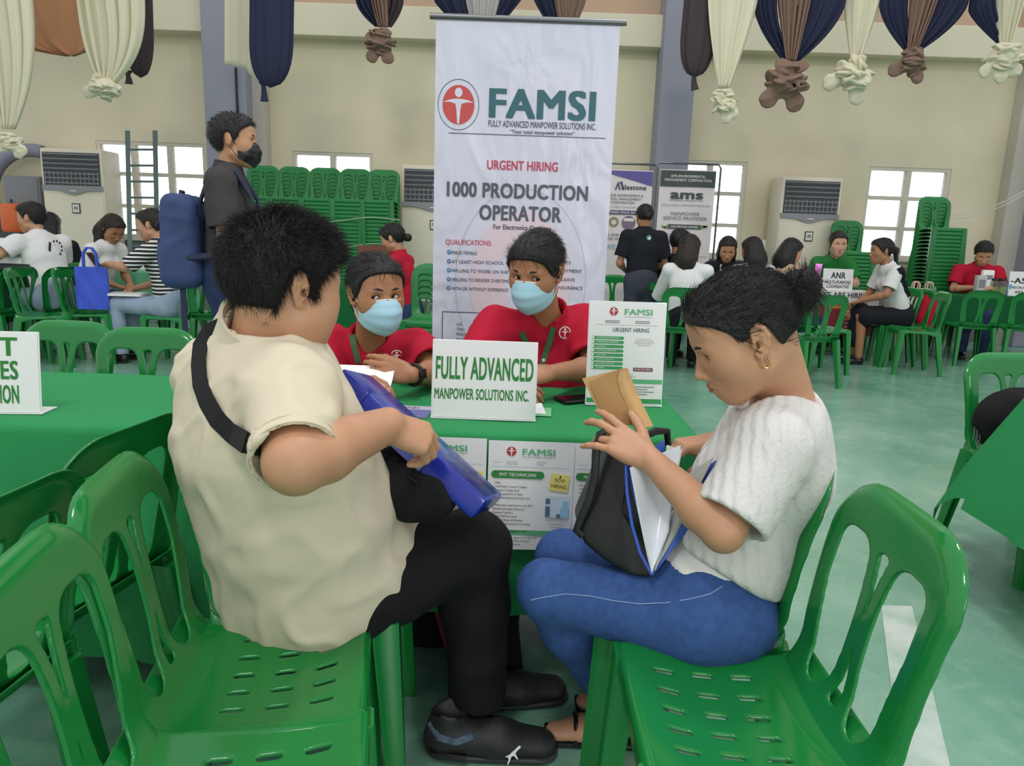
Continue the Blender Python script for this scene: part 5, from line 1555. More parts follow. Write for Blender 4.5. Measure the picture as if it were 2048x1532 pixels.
# ================================================================ AIR CONDITIONERS, LADDER, CABINET
M_ac = mat('ac_cream', (226, 218, 196), .4, noise=(1.5, .06)); M_acs = mat('ac_side', (236, 230, 214), .45); M_grill = mat('ac_grille_dark', (56, 58, 62), .5); M_acg = mat('ac_trim_grey', (142, 142, 146), .4)
def ac_unit(label, xl, xr, ztop, Y=9.45, side=1, depth=.42):
    """floor standing air conditioner: discharge grille, wavy trim, plain door"""
    w = xr-xl; t = thing('air_conditioner', label, 'air conditioner', ((xl+xr)/2, Y+depth/2, 0))
    mb = MB(); mb.box(((xl+xr)/2, Y+depth/2, (ztop+.34)/2), (w, depth, ztop-.34), bev=.02); mb.build('body', M_ac, t, world=True)
    mb = MB(); mb.box(((xl+xr)/2, Y+depth/2, .17), (w-.03, depth-.04, .34)); mb.build('plinth', M_wains, t, smooth=False, world=True)
    gz1, gz0 = ztop-.05, ztop-.46
    mb = MB(); mb.box(((xl+xr)/2, Y-.004, (gz0+gz1)/2), (w-.08, .03, gz1-gz0)); g = mb.build('grille', M_grill, t, smooth=False, world=True)
    mb = MB()
    for k in range(7): mb.box(((xl+xr)/2, Y-.022, gz0+.04+k*(gz1-gz0-.06)/6.0), (w-.09, .012, .014), R=Matrix.Rotation(.5, 3, 'X'))
    mb.build('grille_louvers', M_acg, g, smooth=False, world=True)
    mb = MB()
    for k in range(13): mb.box((xl+.06+k*(w-.12)/12, Y-.018, gz0+.10), (.008, .012, .16))
    mb.build('grille_vanes', M_acg, g, smooth=False, world=True)
    Mx = frame(((xl+xr)/2, Y-.012, gz0-.03), (1, 0, 0), (0, 0, 1)); hw = w/2-.012
    poly = [(-hw, .04), (-hw, -.02)]+[(x*hw, -.02-.055*math.exp(-(x/.34)**2)) for x in np.linspace(-.9, .9, 19)]+[(hw, -.02), (hw, .04)]
    mb = MB(); mb.prism(poly[::-1], Mx, -.012, .012); tr = mb.build('trim_band', M_acg, t, smooth=False, world=True)
    mb = MB(); mb.box(((xl+xr)/2+.01, Y-.028, gz0-.055), (.08, .006, .012)); mb.build('badge', M_acs, tr, smooth=False, world=True)
    mb = MB(); mb.box(((xl+xr)/2+.02, Y-.006, gz0-.27), (.105, .012, .125)); ct = mb.build('control_panel', M_grill, t, smooth=False, world=True)
    mb = MB(); mb.box(((xl+xr)/2+.02, Y-.015, gz0-.27), (.080, .006, .098)); pl = mb.build('panel_plate', M_acs, ct, smooth=False, world=True)
    mb = MB(); mb.box(((xl+xr)/2+.02, Y-.020, gz0-.265), (.046, .004, .04)); mb.build('display', M_acg, pl, smooth=False, world=True)
    mb = MB(); mb.box(((xl+xr)/2, Y-.003, (gz0-.1+.42)/2), (w-.05, .006, gz0-.1-.42), bev=.002); mb.build('door', M_ac, t, world=True)
    return t
def xa(px_, py_, Y): return at(px_, py_, Y).x
def za(px_, py_, Y): return at(px_, py_, Y).z
ac_unit('cream floor standing air conditioner at the left under the cream drape, beside the ladder window', xa(78, 300, 9.45), xa(203, 300, 9.45), za(140, 297, 9.45))
ac_unit('cream air conditioner partly behind the left edge of the tall white banner', xa(803, 330, 9.45), xa(930, 330, 9.45), za(840, 330, 9.45))
ac_unit('cream floor standing air conditioner at the right behind the woman in green', xa(1566, 355, 9.45), xa(1688, 355, 9.45), za(1625, 354, 9.45))
def ladder():
    M_al = mat('ladder_green_grey', (86, 108, 104), .5); Y = 9.0
    t = thing('ladder', 'tall grey ladder leaning against the left window', 'ladder', (xa(283, 520, Y), Y, 0))
    for px_, top in ((255, 262), (310, 262)):
        mb = MB(); a = at(px_, top, 9.78); b = Vector((at(px_+2, 560, 8.95).x, 8.95, .0)); d = (a-b)
        mb.box(tuple((a+b)/2), (.055, .028, d.length), R=d.to_track_quat('Z', 'Y').to_matrix()); mb.build('rail', M_al, t, smooth=False, world=True)
    a0, a1 = at(255, 262, 9.78), at(310, 262, 9.78)
    for k in range(11):
        f = .05+.085*k; l = Vector((at(257, 560, 8.95).x, 8.95, 0)).lerp(a0, f); r = Vector((at(312, 560, 8.95).x, 8.95, 0)).lerp(a1, f)
        mb = MB(); mb.tube([tuple(l), tuple(r)], .014, 8); mb.build('rung', M_al, t, world=True)
ladder()
def cabinet():
    Y = 9.70; M_c = mat('cabinet_grey', (122, 124, 128), .5)
    x0, x1, z0, z1 = xa(12, 420, Y), xa(84, 420, Y), za(48, 475, Y), za(48, 352, Y)
    t = thing('electrical_cabinet', 'grey electrical cabinet on the wall at the far left', 'cabinet', ((x0+x1)/2, Y, z0))
    mb = MB(); mb.box(((x0+x1)/2, Y+.14, (z0+z1)/2), (x1-x0, .28, z1-z0), bev=.008); mb.build('body', M_c, t, world=True)
    mb = MB(); mb.box(((x0+x1)/2, Y-.006, (z0+z1)/2), (x1-x0-.05, .014, z1-z0-.05), bev=.004); d = mb.build('door', M_c, t, world=True)
    mb = MB(); mb.box((x0+.09, Y-.018, (z0+z1)/2+.05), (.025, .02, .09), bev=.004); mb.build('latch', M_grill, d, world=True)
    # arched conduit above it
    M_p = mat('arch_grey_violet', (136, 134, 152), .6); mb = MB()
    c = at(70, 400, 9.8); R_ = .58
    mb.tube([(c.x-R_, 9.82, .3)]+[(c.x+R_*math.cos(a), 9.82, c.z+.05+R_*math.sin(a)) for a in np.linspace(PI, PI*.42, 16)], .085, 12)
    tag(mb.build('arched_pipe', M_p), 'thick grey violet arched pipe over the cabinet at the far left', 'pipe')
    p = at(28, 445, 9.5)
    tt = thing('water_dispenser', 'orange container standing in front of the grey cabinet', 'container', (p.x, 9.5, 0))
    mb = MB(); mb.lathe([(0, 1.05), (.13, 1.05), (.14, 1.08), (.14, 1.36), (.12, 1.40), (0, 1.41)], (p.x, 9.5, 0), 20); mb.build('tank', mat('orange_plastic', (220, 104, 50), .45), tt, world=True)
    mb = MB(); mb.box((p.x, 9.5, .525), (.34, .3, 1.05), bev=.01); mb.build('stand', M_grill, tt, world=True)
cabinet()
def wall_box():
    p = at(1530, 518, 9.9); t = thing('junction_box', 'small white box on the wall left of the right hand air conditioner', 'box', tuple(p))
    mb = MB(); mb.box(tuple(p), (.16, .12, .50), bev=.006); mb.build('body', M_acs, t, world=True)
    mb = MB(); mb.box(tuple(p+Vector((0, -.065, .1))), (.06, .012, .06)); mb.build('switch', M_acg, t, smooth=False, world=True)
wall_box()
for k, (dy0, dy1) in enumerate(((0, 0), (8, 12))):
    pts = [at(1870+178*f, 428+dy1*.6-46*f**1.7+8*math.sin(f*PI)*1, 9.3) for f in np.linspace(0, 1.2, 14)]
    mb = MB(); mb.tube([tuple(p) for p in pts], .006, 6)
    tag(mb.build('cable', mat('cable_white', (206, 204, 192), .6)), ['upper pale cable strung to the right hand pillar', 'lower pale cable strung to the right hand pillar'][k], 'cable')
for k in range(2):
    mb = MB(); mb.tube([tuple(at(470+k*3, 135, 9.52)), tuple(at(472+k*2, 180, 9.54)), tuple(at(474+k*2, 232-20*k, 9.54)), tuple(at(480, 270 if k else 245, 9.55))], .009, 6)
    tag(mb.build('cable', M_blackp), ['longer black cable hanging down the left pillar', 'shorter black cable hanging down the left pillar'][k], 'cable')

# ================================================================ DRAPES
M_dcream = mat('drape_cream', (222, 216, 190), .8, bump=(60, .15), spec=.15); M_dnavy = mat('drape_navy', (48, 52, 76), .8, bump=(60, .15), spec=.15)
M_dbrown = mat('drape_brown', (138, 112, 100), .8, bump=(60, .15), spec=.15); M_ddark = mat('drape_dark_brown', (72, 62, 66), .8, bump=(60, .15), spec=.15)
M_dgrey = mat('drape_grey', (186, 180, 178), .8, bump=(60, .15), spec=.15); M_dorange = mat('drape_tan', (178, 128, 94), .8, noise=(2, .12), spec=.15)
def swag(parent, name, m, a, b, k, Y, power=1.6, amp=.035, n=7, top=70, seed=0, thick=.004):
    """gathered cloth: top edge from pixel a to b, gathered at pixel k; amp = depth of the folds"""
    A, B, K = at(a[0], a[1], Y), at(b[0], b[1], Y), at(k[0], k[1], Y); mb = MB()
    r = random.Random(seed); ph = r.uniform(0, 6)
    up = Vector((0, 0, top/1450*Y))
    def f(u, v):
        if v < .18: q = v/.18; P0 = A.lerp(B, u); g = 0; p = (P0+up).lerp(P0, q)
        else:
            q = (v-.18)/.82; P0 = A.lerp(B, u); KK = K+Vector(((u-.5)*.10, 0, 0))
            hx = q**power; p = Vector((P0.x+(KK.x-P0.x)*hx, 0, P0.z+(KK.z-P0.z)*q)); g = q
        am = amp*(1-.35*g)
        return (p.x, Y+am*math.sin(u*n*2*PI+ph)+am*.5*math.sin(u*n*4.3*PI+ph*2)-.10*math.sin(u*PI)*(1-g), p.z)
    mb.grid(f, max(24, n*10), 26, thick); return mb.build(name, m, parent, world=True, deg=0)
def knot(parent, m, k, r, Y, seed=1, tails=2, name='knot', flat=1.0, long=1.0):
    """crumpled bunch of cloth below a tie; r in photo pixels"""
    c = v3(at(k[0], k[1], Y)); s = r/1450*Y; rr = np.random.default_rng(seed); B = Body()
    B.ell(c, (s*.62, s*.5, s*.62*long), None, 0)
    for i in range(22):
        d = rr.normal(size=3); d /= np.linalg.norm(d); d[1] = -abs(d[1]); d[2] *= long
        B.ell(c+d*s*.62, s*np.array((rr.uniform(.32, .5), rr.uniform(.24, .42), .085)), aim(rr.normal(size=3)), s*.05)
    for i in range(tails):
        a = rr.uniform(-1.3, 1.3); e = c+v3((math.sin(a)*s*1.1, -.02, -math.cos(a)*s*1.0*long)); B.econe(c, e, s*.22, s*.38, (0, 1, .3), .35, s*.08)
    V, F = B.mesh(s*.042); N = vnormals(V, F); P = (V-c)/s
    V = V+N*(s*.05*(np.exp(-(waves(P, 6, seed)*3)**2)-.3)+s*.02*waves(P, 15, seed+3))[:, None]
    return obj(name, V, F, m, parent, world=True)
def loop_drape(parent, name, m, cx0, cx1, ytop, ybot, Y, amp=.03, ribs=9, tail=None, lean=0.0):
    """long hanging bag of ribbed cloth with a rounded bottom, tied below"""
    a, b = at(cx0, ytop, Y), at(cx1, ytop, Y); z1 = a.z+.5; z0 = at((cx0+cx1)/2, ybot, Y).z; xc = (a.x+b.x)/2; hw = (b.x-a.x)/2; mb = MB()
    def f(u, v):
        an = 2*PI*u; z = z1+(z0-z1)*v; e = max(0, (v-.62)/.38); sh = math.sqrt(max(0, 1-e**2.6))*(1-.04*math.sin(v*PI)); rib = 1+amp/hw*math.cos(an*ribs)
        return (xc+lean*v+hw*sh*math.cos(an)*rib, Y+.11*sh*math.sin(an)*rib, z)
    mb.grid(f, ribs*8, 30, 0); o = mb.build(name, m, parent, world=True, deg=0)
    if tail:
        p = at(tail[0], tail[1], Y); q = at(tail[0]+2, tail[2], Y); mb = MB()
        mb.tube([(p.x, Y, p.z+.04), (p.x, Y, p.z), (p.x+.005, Y, (p.z+q.z)/2), (q.x, Y, q.z)], [.05, .022, .030, .042], 10, flat=((0, 1, 0), .4)); mb.build('tail', m, parent, world=True)
    return o
def drape_thing(label, px_, Y): return thing('drape', label, 'drape', tuple(at(px_, 0, Y)+Vector((0, 0, .5))))
t = drape_thing('cream drape hanging at the far left edge, tied in a knot near the bottom', 30, 6.5)
swag(t, 'cloth', M_dcream, (-40, 0), (62, 0), (16, 258), 6.5, 2.4, .03, 5, seed=1); knot(t, M_dcream, (20, 284), 26, 6.5, 2)
t = drape_thing('tan cloth stretched behind the two left cream drapes', 110, 8.2)
swag(t, 'cloth', M_dorange, (-60, 0), (200, 0), (140, 112), 8.2, 6, .04, 3, seed=2, top=120)
t = drape_thing('wide cream drape with a round knot, second from the left', 212, 7.0)
swag(t, 'cloth', M_dcream, (148, -30), (282, -30), (213, 168), 7.0, 3.2, .04, 6, seed=3); knot(t, M_dcream, (213, 176), 30, 7.0, 4, 1)
t = drape_thing('dark brown rounded drape between the cream drapes at the left', 278, 7.6)
loop_drape(t, 'cloth', M_ddark, 253, 306, 0, 156, 7.6, .02, 7, (256, 150, 168), -.04)
t = drape_thing('flat cream drape with a cut lower edge beside the navy drape', 482, 8.0)
def flat_drape():
    Y = 8.0; mb = MB()
    def f(u, v):
        bot = 128+14*u+(24*max(0, u-.6)/.4 if u > .6 else 0); p = at(449+68*u, -60+(bot+60)*v, Y); return (p.x, Y+.02*math.sin(u*14), p.z)
    mb.grid(f, 30, 16, .004); mb.build('cloth', M_dcream, t, world=True, deg=0)
flat_drape()
t = drape_thing('navy rounded drape with a short tail, left of the middle window', 548, 7.6)
loop_drape(t, 'cloth', M_dnavy, 505, 592, 0, 176, 7.6, .015, 12, (527, 172, 203), -.06)
def triple(label, xs, ktop, kn, r, Y, ms, seed, km, tails=2, power=1.7, long=1.0):
    t = drape_thing(label, (xs[0]+xs[-1])/2, Y)
    for i in range(len(xs)-1):
        swag(t, ('left_cloth', 'middle_cloth', 'right_cloth')[i] if len(xs) == 4 else 'cloth', ms[i], (xs[i], 0 if len(xs) == 4 else -10), (xs[i+1], 0), (ktop[0]+(i-1)*6*(len(xs) == 4), ktop[1]), Y+(.05 if i != 1 else 0), power if i != 1 else 1.15, .025, 3 if i != 1 else 5, seed=seed+i)
    knot(t, km, kn, r, Y-.03, seed, tails, long=long)
triple('small brown and navy drape with a brown knot, left of the tall banner', (712, 742, 778, 806), (766, 54), (763, 84), 30, 8.0, (M_dnavy, M_dbrown, M_ddark), 11, M_dbrown, 2)
t = drape_thing('navy and grey cloth in a V above the left half of the tall banner', 950, 8.2)
swag(t, 'left_cloth', M_dnavy, (868, 0), (935, 0), (930, 60), 8.2, 1.1, .02, 3, seed=21); swag(t, 'middle_cloth', M_dgrey, (932, 0), (1000, 0), (962, 80), 8.15, 1.2, .02, 4, seed=22); swag(t, 'right_cloth', M_dnavy, (998, 0), (1042, 0), (985, 60), 8.2, 1.0, .02, 3, seed=23)
t = drape_thing('navy and brown cloth in a V above the right half of the tall banner', 1120, 8.2)
swag(t, 'left_cloth', M_dnavy, (1068, 0), (1110, 0), (1116, 66), 8.2, 1.1, .02, 3, seed=24); swag(t, 'right_cloth', M_dbrown, (1108, 0), (1172, 0), (1134, 66), 8.15, 1.2, .02, 4, seed=25)
t = drape_thing('dark rounded drape with a short tail, right of the tall banner', 1402, 7.8)
loop_drape(t, 'cloth', M_ddark, 1371, 1440, 0, 156, 7.8, .015, 8, (1388, 152, 180), -.02)
triple('long cream drape with a cream knot beside the dark rounded drape', (1416, 1515), (1447, 176), (1445, 205), 26, 7.6, (M_dcream,), 31, M_dcream, 2, 1.3, 1.15)
triple('wide navy and brown drape with the largest brown knot', (1508, 1556, 1620, 1692), (1582, 122), (1572, 160), 44, 7.8, (M_dnavy, M_dbrown, M_dnavy), 41, M_dbrown, 2)
triple('short cream drape with a round cream knot, third drape from the right', (1690, 1762), (1712, 116), (1706, 150), 40, 7.8, (M_dcream,), 51, M_dcream, 2, 1.2)
triple('wide navy and brown drape with a small brown knot tied sideways', (1758, 1818, 1874, 1940), (1824, 102), (1822, 124), 30, 7.8, (M_dnavy, M_dbrown, M_dnavy), 61, M_dbrown, 3)
t = drape_thing('navy and cream drape with a ragged cream knot at the right edge', 1990, 7.8)
swag(t, 'left_cloth', M_dnavy, (1938, 20), (1990, 0), (2004, 86), 7.85, 1.3, .02, 3, seed=71); swag(t, 'middle_cloth', M_dcream, (1990, 0), (2048, 0), (2012, 92), 7.8, 1.2, .025, 4, seed=72)
knot(t, M_dcream, (2002, 114), 34, 7.75, 73, 3)
# ================================================================ PEOPLE IN THE HALL BEHIND
M_wshirt = mat('white_cotton', (222, 222, 220), .85, spec=.2); M_bshirt = mat('black_cotton', (30, 32, 38), .85, spec=.2); M_gshirt = mat('green_polo', (44, 122, 60), .85, spec=.2)
M_beige = mat('beige_cotton', (214, 184, 156), .85, spec=.2); M_char = mat('charcoal_cotton', (70, 66, 68), .85, spec=.2, noise=(40, .12)); M_lden = mat('pale_denim', (150, 168, 188), .85, noise=(12, .15), spec=.2); M_dden = mat('dark_denim', (48, 64, 100), .85, noise=(30, .25), spec=.2); M_slack = mat('grey_trousers', (62, 66, 76), .85, spec=.2)
M_stripe = bpy.data.materials.new('striped_cotton'); M_stripe.use_nodes = True
def _stripe():
    nt = M_stripe.node_tree; b = nt.nodes['Principled BSDF']; b.inputs['Roughness'].default_value = .85
    tc = nt.nodes.new('ShaderNodeTexCoord'); wv = nt.nodes.new('ShaderNodeTexWave'); wv.bands_direction = 'Z'; wv.inputs['Scale'].default_value = 9.5; wv.inputs['Distortion'].default_value = .6; wv.inputs['Detail'].default_value = 0
    nt.links.new(tc.outputs['Object'], wv.inputs['Vector']); r = nt.nodes.new('ShaderNodeValToRGB'); r.color_ramp.interpolation = 'CONSTANT'
    r.color_ramp.elements[0].color = lin((28, 28, 32))+(1,); r.color_ramp.elements[1].position = .62; r.color_ramp.elements[1].color = lin((224, 222, 218))+(1,)
    nt.links.new(wv.outputs[1], r.inputs[0]); nt.links.new(r.outputs[0], b.inputs['Base Color'])
_stripe()

def figure(label, x, y, yaw, pose='sit', shirt=None, pants=None, hair='short', skin=None, head=(0, -.15), lean=.06, arms=('lap', 'lap'), s=1.0, sleeve=.5, hairm=None, top=None, face=True, mask=None, skirt=False, hs=1.05, female=True, dz=0.0, extra=None):
    """a smaller background person. yaw in degrees like the chairs; head=(turn to the person's left, up) in radians"""
    skin = skin or M_skin2; hairm = hairm or M_hair
    yw = math.radians(yaw); F_ = v3((-math.sin(yw), math.cos(yw), 0)); Rt = v3((math.cos(yw), math.sin(yw), 0)); U_ = v3((0, 0, 1)); o = v3((x, y, dz))
    def L(a, b, c): return o+(Rt*a+F_*b+U_*c)*s
    t = thing('person', label, 'person', (x, y, 0))
    sw = .165 if female else .185
    if pose == 'sit':
        P, W, C, N, H = L(0, 0, .53), L(0, .01+lean*.3, .66), L(0, lean, .84), L(0, .02+lean*1.4, 1.02), L(0, .06+lean*1.7, 1.16)
        Ks = [L(q*.10, .42, .50) for q in (-1, 1)]; As = [L(q*.10, .40, .09) for q in (-1, 1)]; sz = .96; sy = .01+lean*1.3
    else:
        P, W, C, N, H = L(0, 0, .92), L(0, .0, 1.06), L(0, .01, 1.24), L(0, .01, 1.43), L(0, .045, 1.575)
        Ks = [L(q*.09, .02, .49) for q in (-1, 1)]; As = [L(q*.10, -.02, .09) for q in (-1, 1)]; sz = 1.365; sy = .0
    S = {'L': L(-sw, sy, sz), 'R': L(sw, sy, sz)}
    hd = unit(F_*math.cos(head[0])-Rt*math.sin(head[0])+U_*math.tan(head[1])); R = aim(hd); k = s*hs
    B = Body(); w = head_ops(B, H, R, k, fine=False, lids=.3); B.cone(w(0, -.026, -.05), N-U_*.03*s, .050*s, .052*s, .02); B.cone(N-U_*.03*s, C+(N-C)*.4, .05*s, .08*s, .02)
    parts = [B.mesh(.0055, R)]; ends = {}
    E0 = {'lap': ((.235, .08, .72), (.09, .30, .64)), 'table': ((.235, .20, .76), (.08, .38, .79)), 'down': ((.235, -.02, 1.08), (.225, .05, .84)), 'front': ((.24, .06, 1.08), (.13, .22, 1.02)),
          'reach': ((.20, .24, .80), (.10, .50, .86)), 'up': ((.22, .20, .78), (.12, .34, .92)), 'back': ((.30, .10, .86), (.34, .34, .82)), 'knee': ((.24, .14, .74), (.12, .40, .60))}
    for q, nm in (('L', arms[0]), ('R', arms[1])):
        sg = -1 if q == 'L' else 1; e, wr = nm if isinstance(nm, tuple) else E0[nm]
        E, Wr = L(e[0]*sg, e[1]+(lean if pose == 'sit' else 0)*.5, e[2]), L(wr[0]*sg, wr[1]+(lean if pose == 'sit' else 0)*.3, wr[2]); ends[q] = (E, Wr)
        B = Body(); arm_ops(B, S[q], E, Wr, .045*s, .037*s, .038*s, .025*s, .015)
        fd = unit(Wr-E)*.6-Rt*sg*.25+U_*-.05; hand_ops(B, Wr, fd, U_+Rt*sg*.3, sg, (.4, .5, .6, .7), .05, (.5, .4, .3), .95*s); parts.append(B.mesh(.0055))
    B = Body(); B.econe(P, C, .10*s, .09*s, F_, .75); B.cone(C, N, .08*s, .05*s)
    if skirt:
        for K, A in zip(Ks, As): B.cone(K, A, .055*s, .036*s, .02); B.cone(K-F_*.2*s, K, .07*s, .055*s, .02)
    parts.append(B.mesh(.011)); obj('body', *join(*parts), skin, t, world=True)
    if face: face_parts(t, w, R, k, lids=.3, lips=mask is None, n=8)
    # clothes
    b = 1.0 if female else 1.12
    J = dict(P=P, W=W, C=C, N=N, SL=S['L'], SR=S['R']); B = Body(); torso_ops(B, J, dict(p=.150*s*b, w=.135*s*b, c=.145*s*b, fl=.7, s=.056*s, bust=.05*s if female else 0), F_)
    for q in 'LR': B.sleeve(S[q], S[q]+(ends[q][0]-S[q])*(sleeve*1.5), .066*s*b, .070*s*b, .03, .016)
    if sleeve > .7:
        for q in 'LR': E, Wr = ends[q]; B.sleeve(E, E+(Wr-E)*.9, .058*s, .045*s, .02, .016)
    B.cut(P-U_*.04*s, -U_) ; nk = unit(w(0, -.026, -.05)-N); B.cone(N-nk*.03*s, N+nk*.02*s, .072*s, .060*s, .03); B.carve_cone(N-nk*.01, N+nk*.1, .056*s, .062*s, .006)
    sh = folds(B.mesh(.0095), .0035, 20, int(abs(x*37)) % 50); so = obj('shirt', *sh, shirt, t, world=True)
    if top == 'polo': collar(t, shirt, N+nk*.032*s, nk*.7+U_*.4, F_, .062*s, .046*s, .8, .4)
    B = Body(); B.econe(P, P-U_*.05*s, .155*s*b, .15*s*b, F_, .82, 0)
    if skirt:
        for q, K in zip((-1, 1), Ks): B.cone(P+Rt*q*.07*s-U_*.03*s, K-F_*.05*s, .105*s, .095*s, .05)
        B.econe(K-F_*.02*s-Rt*.10*s, As[0]*.5+Ks[0]*.5+Rt*.1*s, .14*s, .13*s, F_, .6, .05)
    else:
        for q, K, A in zip((-1, 1), Ks, As):
            B.cone(P+Rt*q*.08*s-U_*.04*s, K, .092*s*b, .064*s*b, .04); B.cone(K, K+(A-K)*.4, .064*s*b, .060*s*b, .02); B.sleeve(K+(A-K)*.4, A+(A-K)*.03, .060*s*b, .052*s*b, .02, .016)
    if pose == 'sit': B.cut((0, 0, .412+dz), (0, 0, -1), (P[0], P[1], .40), .2, .02)
    obj('skirt' if skirt else 'trousers', *folds(B.mesh(.011), .003, 18, 5), pants, t, world=True)
    for A in As: shoe(t, v3((A[0], A[1], dz))-F_*.06*s, v3((A[0], A[1], dz))+F_*.18*s, M_blackp, M_sole, w=.043, h=.06)
    # hair
    line = LINE_W1 if hair != 'short' else [(-.13, -.06), (-.085, -.070), (-.055, -.055), (-.042, -.02), (-.030, .030), (-.012, .038), (.000, .028), (.010, -.004), (.022, .004), (.045, .045), (.085, .070), (.12, .085)]
    if hair == 'long': line = [(-.13, -.12), (-.05, -.12), (-.012, -.10), (.004, -.02), (.02, .014), (.042, .046), (.062, .066), (.088, .082), (.12, .092)]
    cap = hair_cap(H, R, k, line, .013, h=.0055); pc = [cap]; bk = -R[:, 1]
    if hair == 'long':
        B = Body(); dn = unit(-U_*1.0+bk*.12); rt = R[:, 0]
        B.econe(w(0, -.055, .02), w(0, -.095, -.10), .086*k, .088*k, bk, .75, 0); B.econe(w(0, -.095, -.10), w(0, -.085, -.10)+dn*.24*s, .088*k, .062*k, bk, .42, .03)
        for q in (-1, 1): B.econe(w(q*.066, -.020, .03), w(q*.078, -.025, -.16), .034*k, .028*k, rt, .6, .03)
        pc.append(folds(B.mesh(.0075), .004, 60, 3, stretch=[[1, 0, 0], [0, 1, 0], [0, 0, .18]]))
    elif hair == 'pony':
        B = Body(); B.cone(w(0, -.10, .01), w(0, -.135, .005), .024*k, .030*k, 0); B.econe(w(0, -.135, .005), w(0, -.150, -.12), .030*k, .022*k, bk, .7, .02); pc.append(folds(B.mesh(.006), .003, 90, 2))
    elif hair == 'bun':
        B = Body(); B.cone(w(0, -.10, -.015), w(0, -.135, -.02), .024*k, .034*k, 0); pc.append(folds(B.mesh(.006), .003, 90, 2))
    def dirs(p, n): d_ = -R[:, 1]*.5-U_*.8+0*p; d_ = d_-n*(d_*n).sum(1, keepdims=True); return d_/np.maximum(np.linalg.norm(d_, axis=1, keepdims=True), 1e-6)+n*(.35 if hair == 'short' else .06)
    pc.append(strands(*cap, dirs, 900, .025, .0011, 4, jit=.15)); obj('hair', *join(*pc), hairm, t, world=True)
    if mask is not None:
        mo = mask_on(t, w, R, k); mo.data.materials.clear(); mo.data.materials.append(mask)
        for c_ in mo.children: c_.data.materials.clear(); c_.data.materials.append(mask)
    return dict(t=t, L=L, ends=ends, w=w, R=R, k=k, sh=sh, so=so, F=F_, Rt=Rt, H=H, N=N, C=C, P=P, s=s)

def shoulder_badge(f, off=(.0, -.2, 1.3)):
    pass

# standing man with the blue backpack and the black mask
f = figure('standing man in charcoal polo, black mask and blue backpack at the left', -1.56, 4.0, -78, 'stand', M_char, M_dden, 'short', M_skin, (-.05, .05), arms=(((.23, -.02, 1.08), (.22, .08, .84)), ((.23, .02, 1.08), (.16, .22, .90))), s=1.06, top='polo', female=False, mask=M_blackp)
def backpack(f):
    M_bp = mat('backpack_blue', (58, 76, 122), .75, noise=(9, .25), bump=(200, .2)); M_bp2 = mat('backpack_trim', (40, 48, 76), .7)
    c = f['L'](0, -.215, 1.09); ax = np.stack([f['Rt'], f['F'], v3((0, 0, 1))], 1)
    t = thing('backpack', 'blue backpack on the back of the standing man in charcoal polo', 'backpack', tuple(c))
    B = Body(); pass
    for q in (-1, 1):
        for w_ in (-1, 1): B.cone(c+f['Rt']*q*.085+f['F']*w_*.035+v3((0, 0, .17)), c+f['Rt']*q*.095+f['F']*w_*.045+v3((0, 0, -.19)), .058, .065, .05)
    mb = MB(); P2 = Body(); P2.ell(c-f['F']*.095+v3((0, 0, -.10)), (.115, .04, .11), ax, 0); obj('front_pocket', *folds(P2.mesh(.009), .004, 18, 4), M_bp, t, world=True)
    mb.tube([tuple(c-f['F']*.112+f['Rt']*x_+v3((0, 0, .06+.03*math.cos(x_*14)))) for x_ in np.linspace(-.11, .11, 9)], .006, 6); mb.build('zipper', M_bp2, t, world=True)
    obj('pack', *folds(B.mesh(.009), .005, 16, 3), M_bp, t, world=True)
    mb = MB(); p = c+v3((0, 0, .205)); mb.tube([tuple(p+f['Rt']*.035), tuple(p+f['Rt']*.03+v3((0, 0, .04))), tuple(p-f['Rt']*.03+v3((0, 0, .04))), tuple(p-f['Rt']*.035)], .010, 8); mb.build('grab_handle', M_bp2, t, world=True)
    for q in (-1, 1):
        pts = [f['L'](q*.09, -.115, 1.27), f['L'](q*.095, -.065, 1.40), f['L'](q*.10, .06, 1.42), f['L'](q*.12, .13, 1.30), f['L'](q*.15, .12, 1.15), f['L'](q*.17, -.02, 1.02), f['L'](q*.13, -.18, 1.00)]
        mb = MB(); mb.tube([tuple(v) for v in pts], .020, 8, flat=(tuple(f['F']), .5)); mb.build('shoulder_strap', M_bp2, t, world=True)
    mb = MB(); q = c-f['F']*.128+v3((0, 0, .0)); mb.lathe([(0, .004), (.022, .004), (.026, 0)], tuple(q-v3((0, 0, .03))), 14, R=Vector(-f['F']).to_track_quat('Z', 'Y').to_matrix()); mb.build('round_patch', mat('patch_grey', (120, 126, 136), .6), t, world=True)
    for q in (1,):
        mb = MB(); a = c+f['Rt']*q*.10+v3((0, 0, -.25)); mb.box(tuple(a+v3((0, 0, -.16))), (.030, .004, .36)); mb.build('hanging_strap', M_bp2, t, world=True)
backpack(f)

SIT = 'sit'
# left group
f = figure('man in white printed T-shirt seated at the far left, one arm stretched out', -4.16, 6.55, 62, SIT, M_wshirt, M_lden, 'short', M_skin, (.45, -.05), .10, (((.33, .10, .86), (.50, .36, .84)), 'table'), 1.06, female=False)
bv = bvh_of(f['sh']); pr = []
for k in range(7): pr += [disc(.02+.05*math.cos(k*.55-1.4), .05*math.sin(k*.55-1.4)*1.3, .009, .012, 8)]
c = drape(bv, [f['L'](.02, -.3, .92)], f['F'], .004)[0]
M = frame(c, f['Rt'], (0, 0, 1)); shape(f['so'], pr+[[(-.06, -.09), (.02, -.11), (.04, -.075), (-.03, -.05)], [(-.05, -.02), (-.03, -.03), (-.02, .05), (-.04, .06)]], M, M_inkd, .012, 'shirt_print')
figure('woman with long black hair and dark top seated behind the man in white printed T-shirt', -4.62, 7.3, 30, SIT, M_bshirt, M_blackf, 'long', M_skin2, (-.3, -.1), .03)
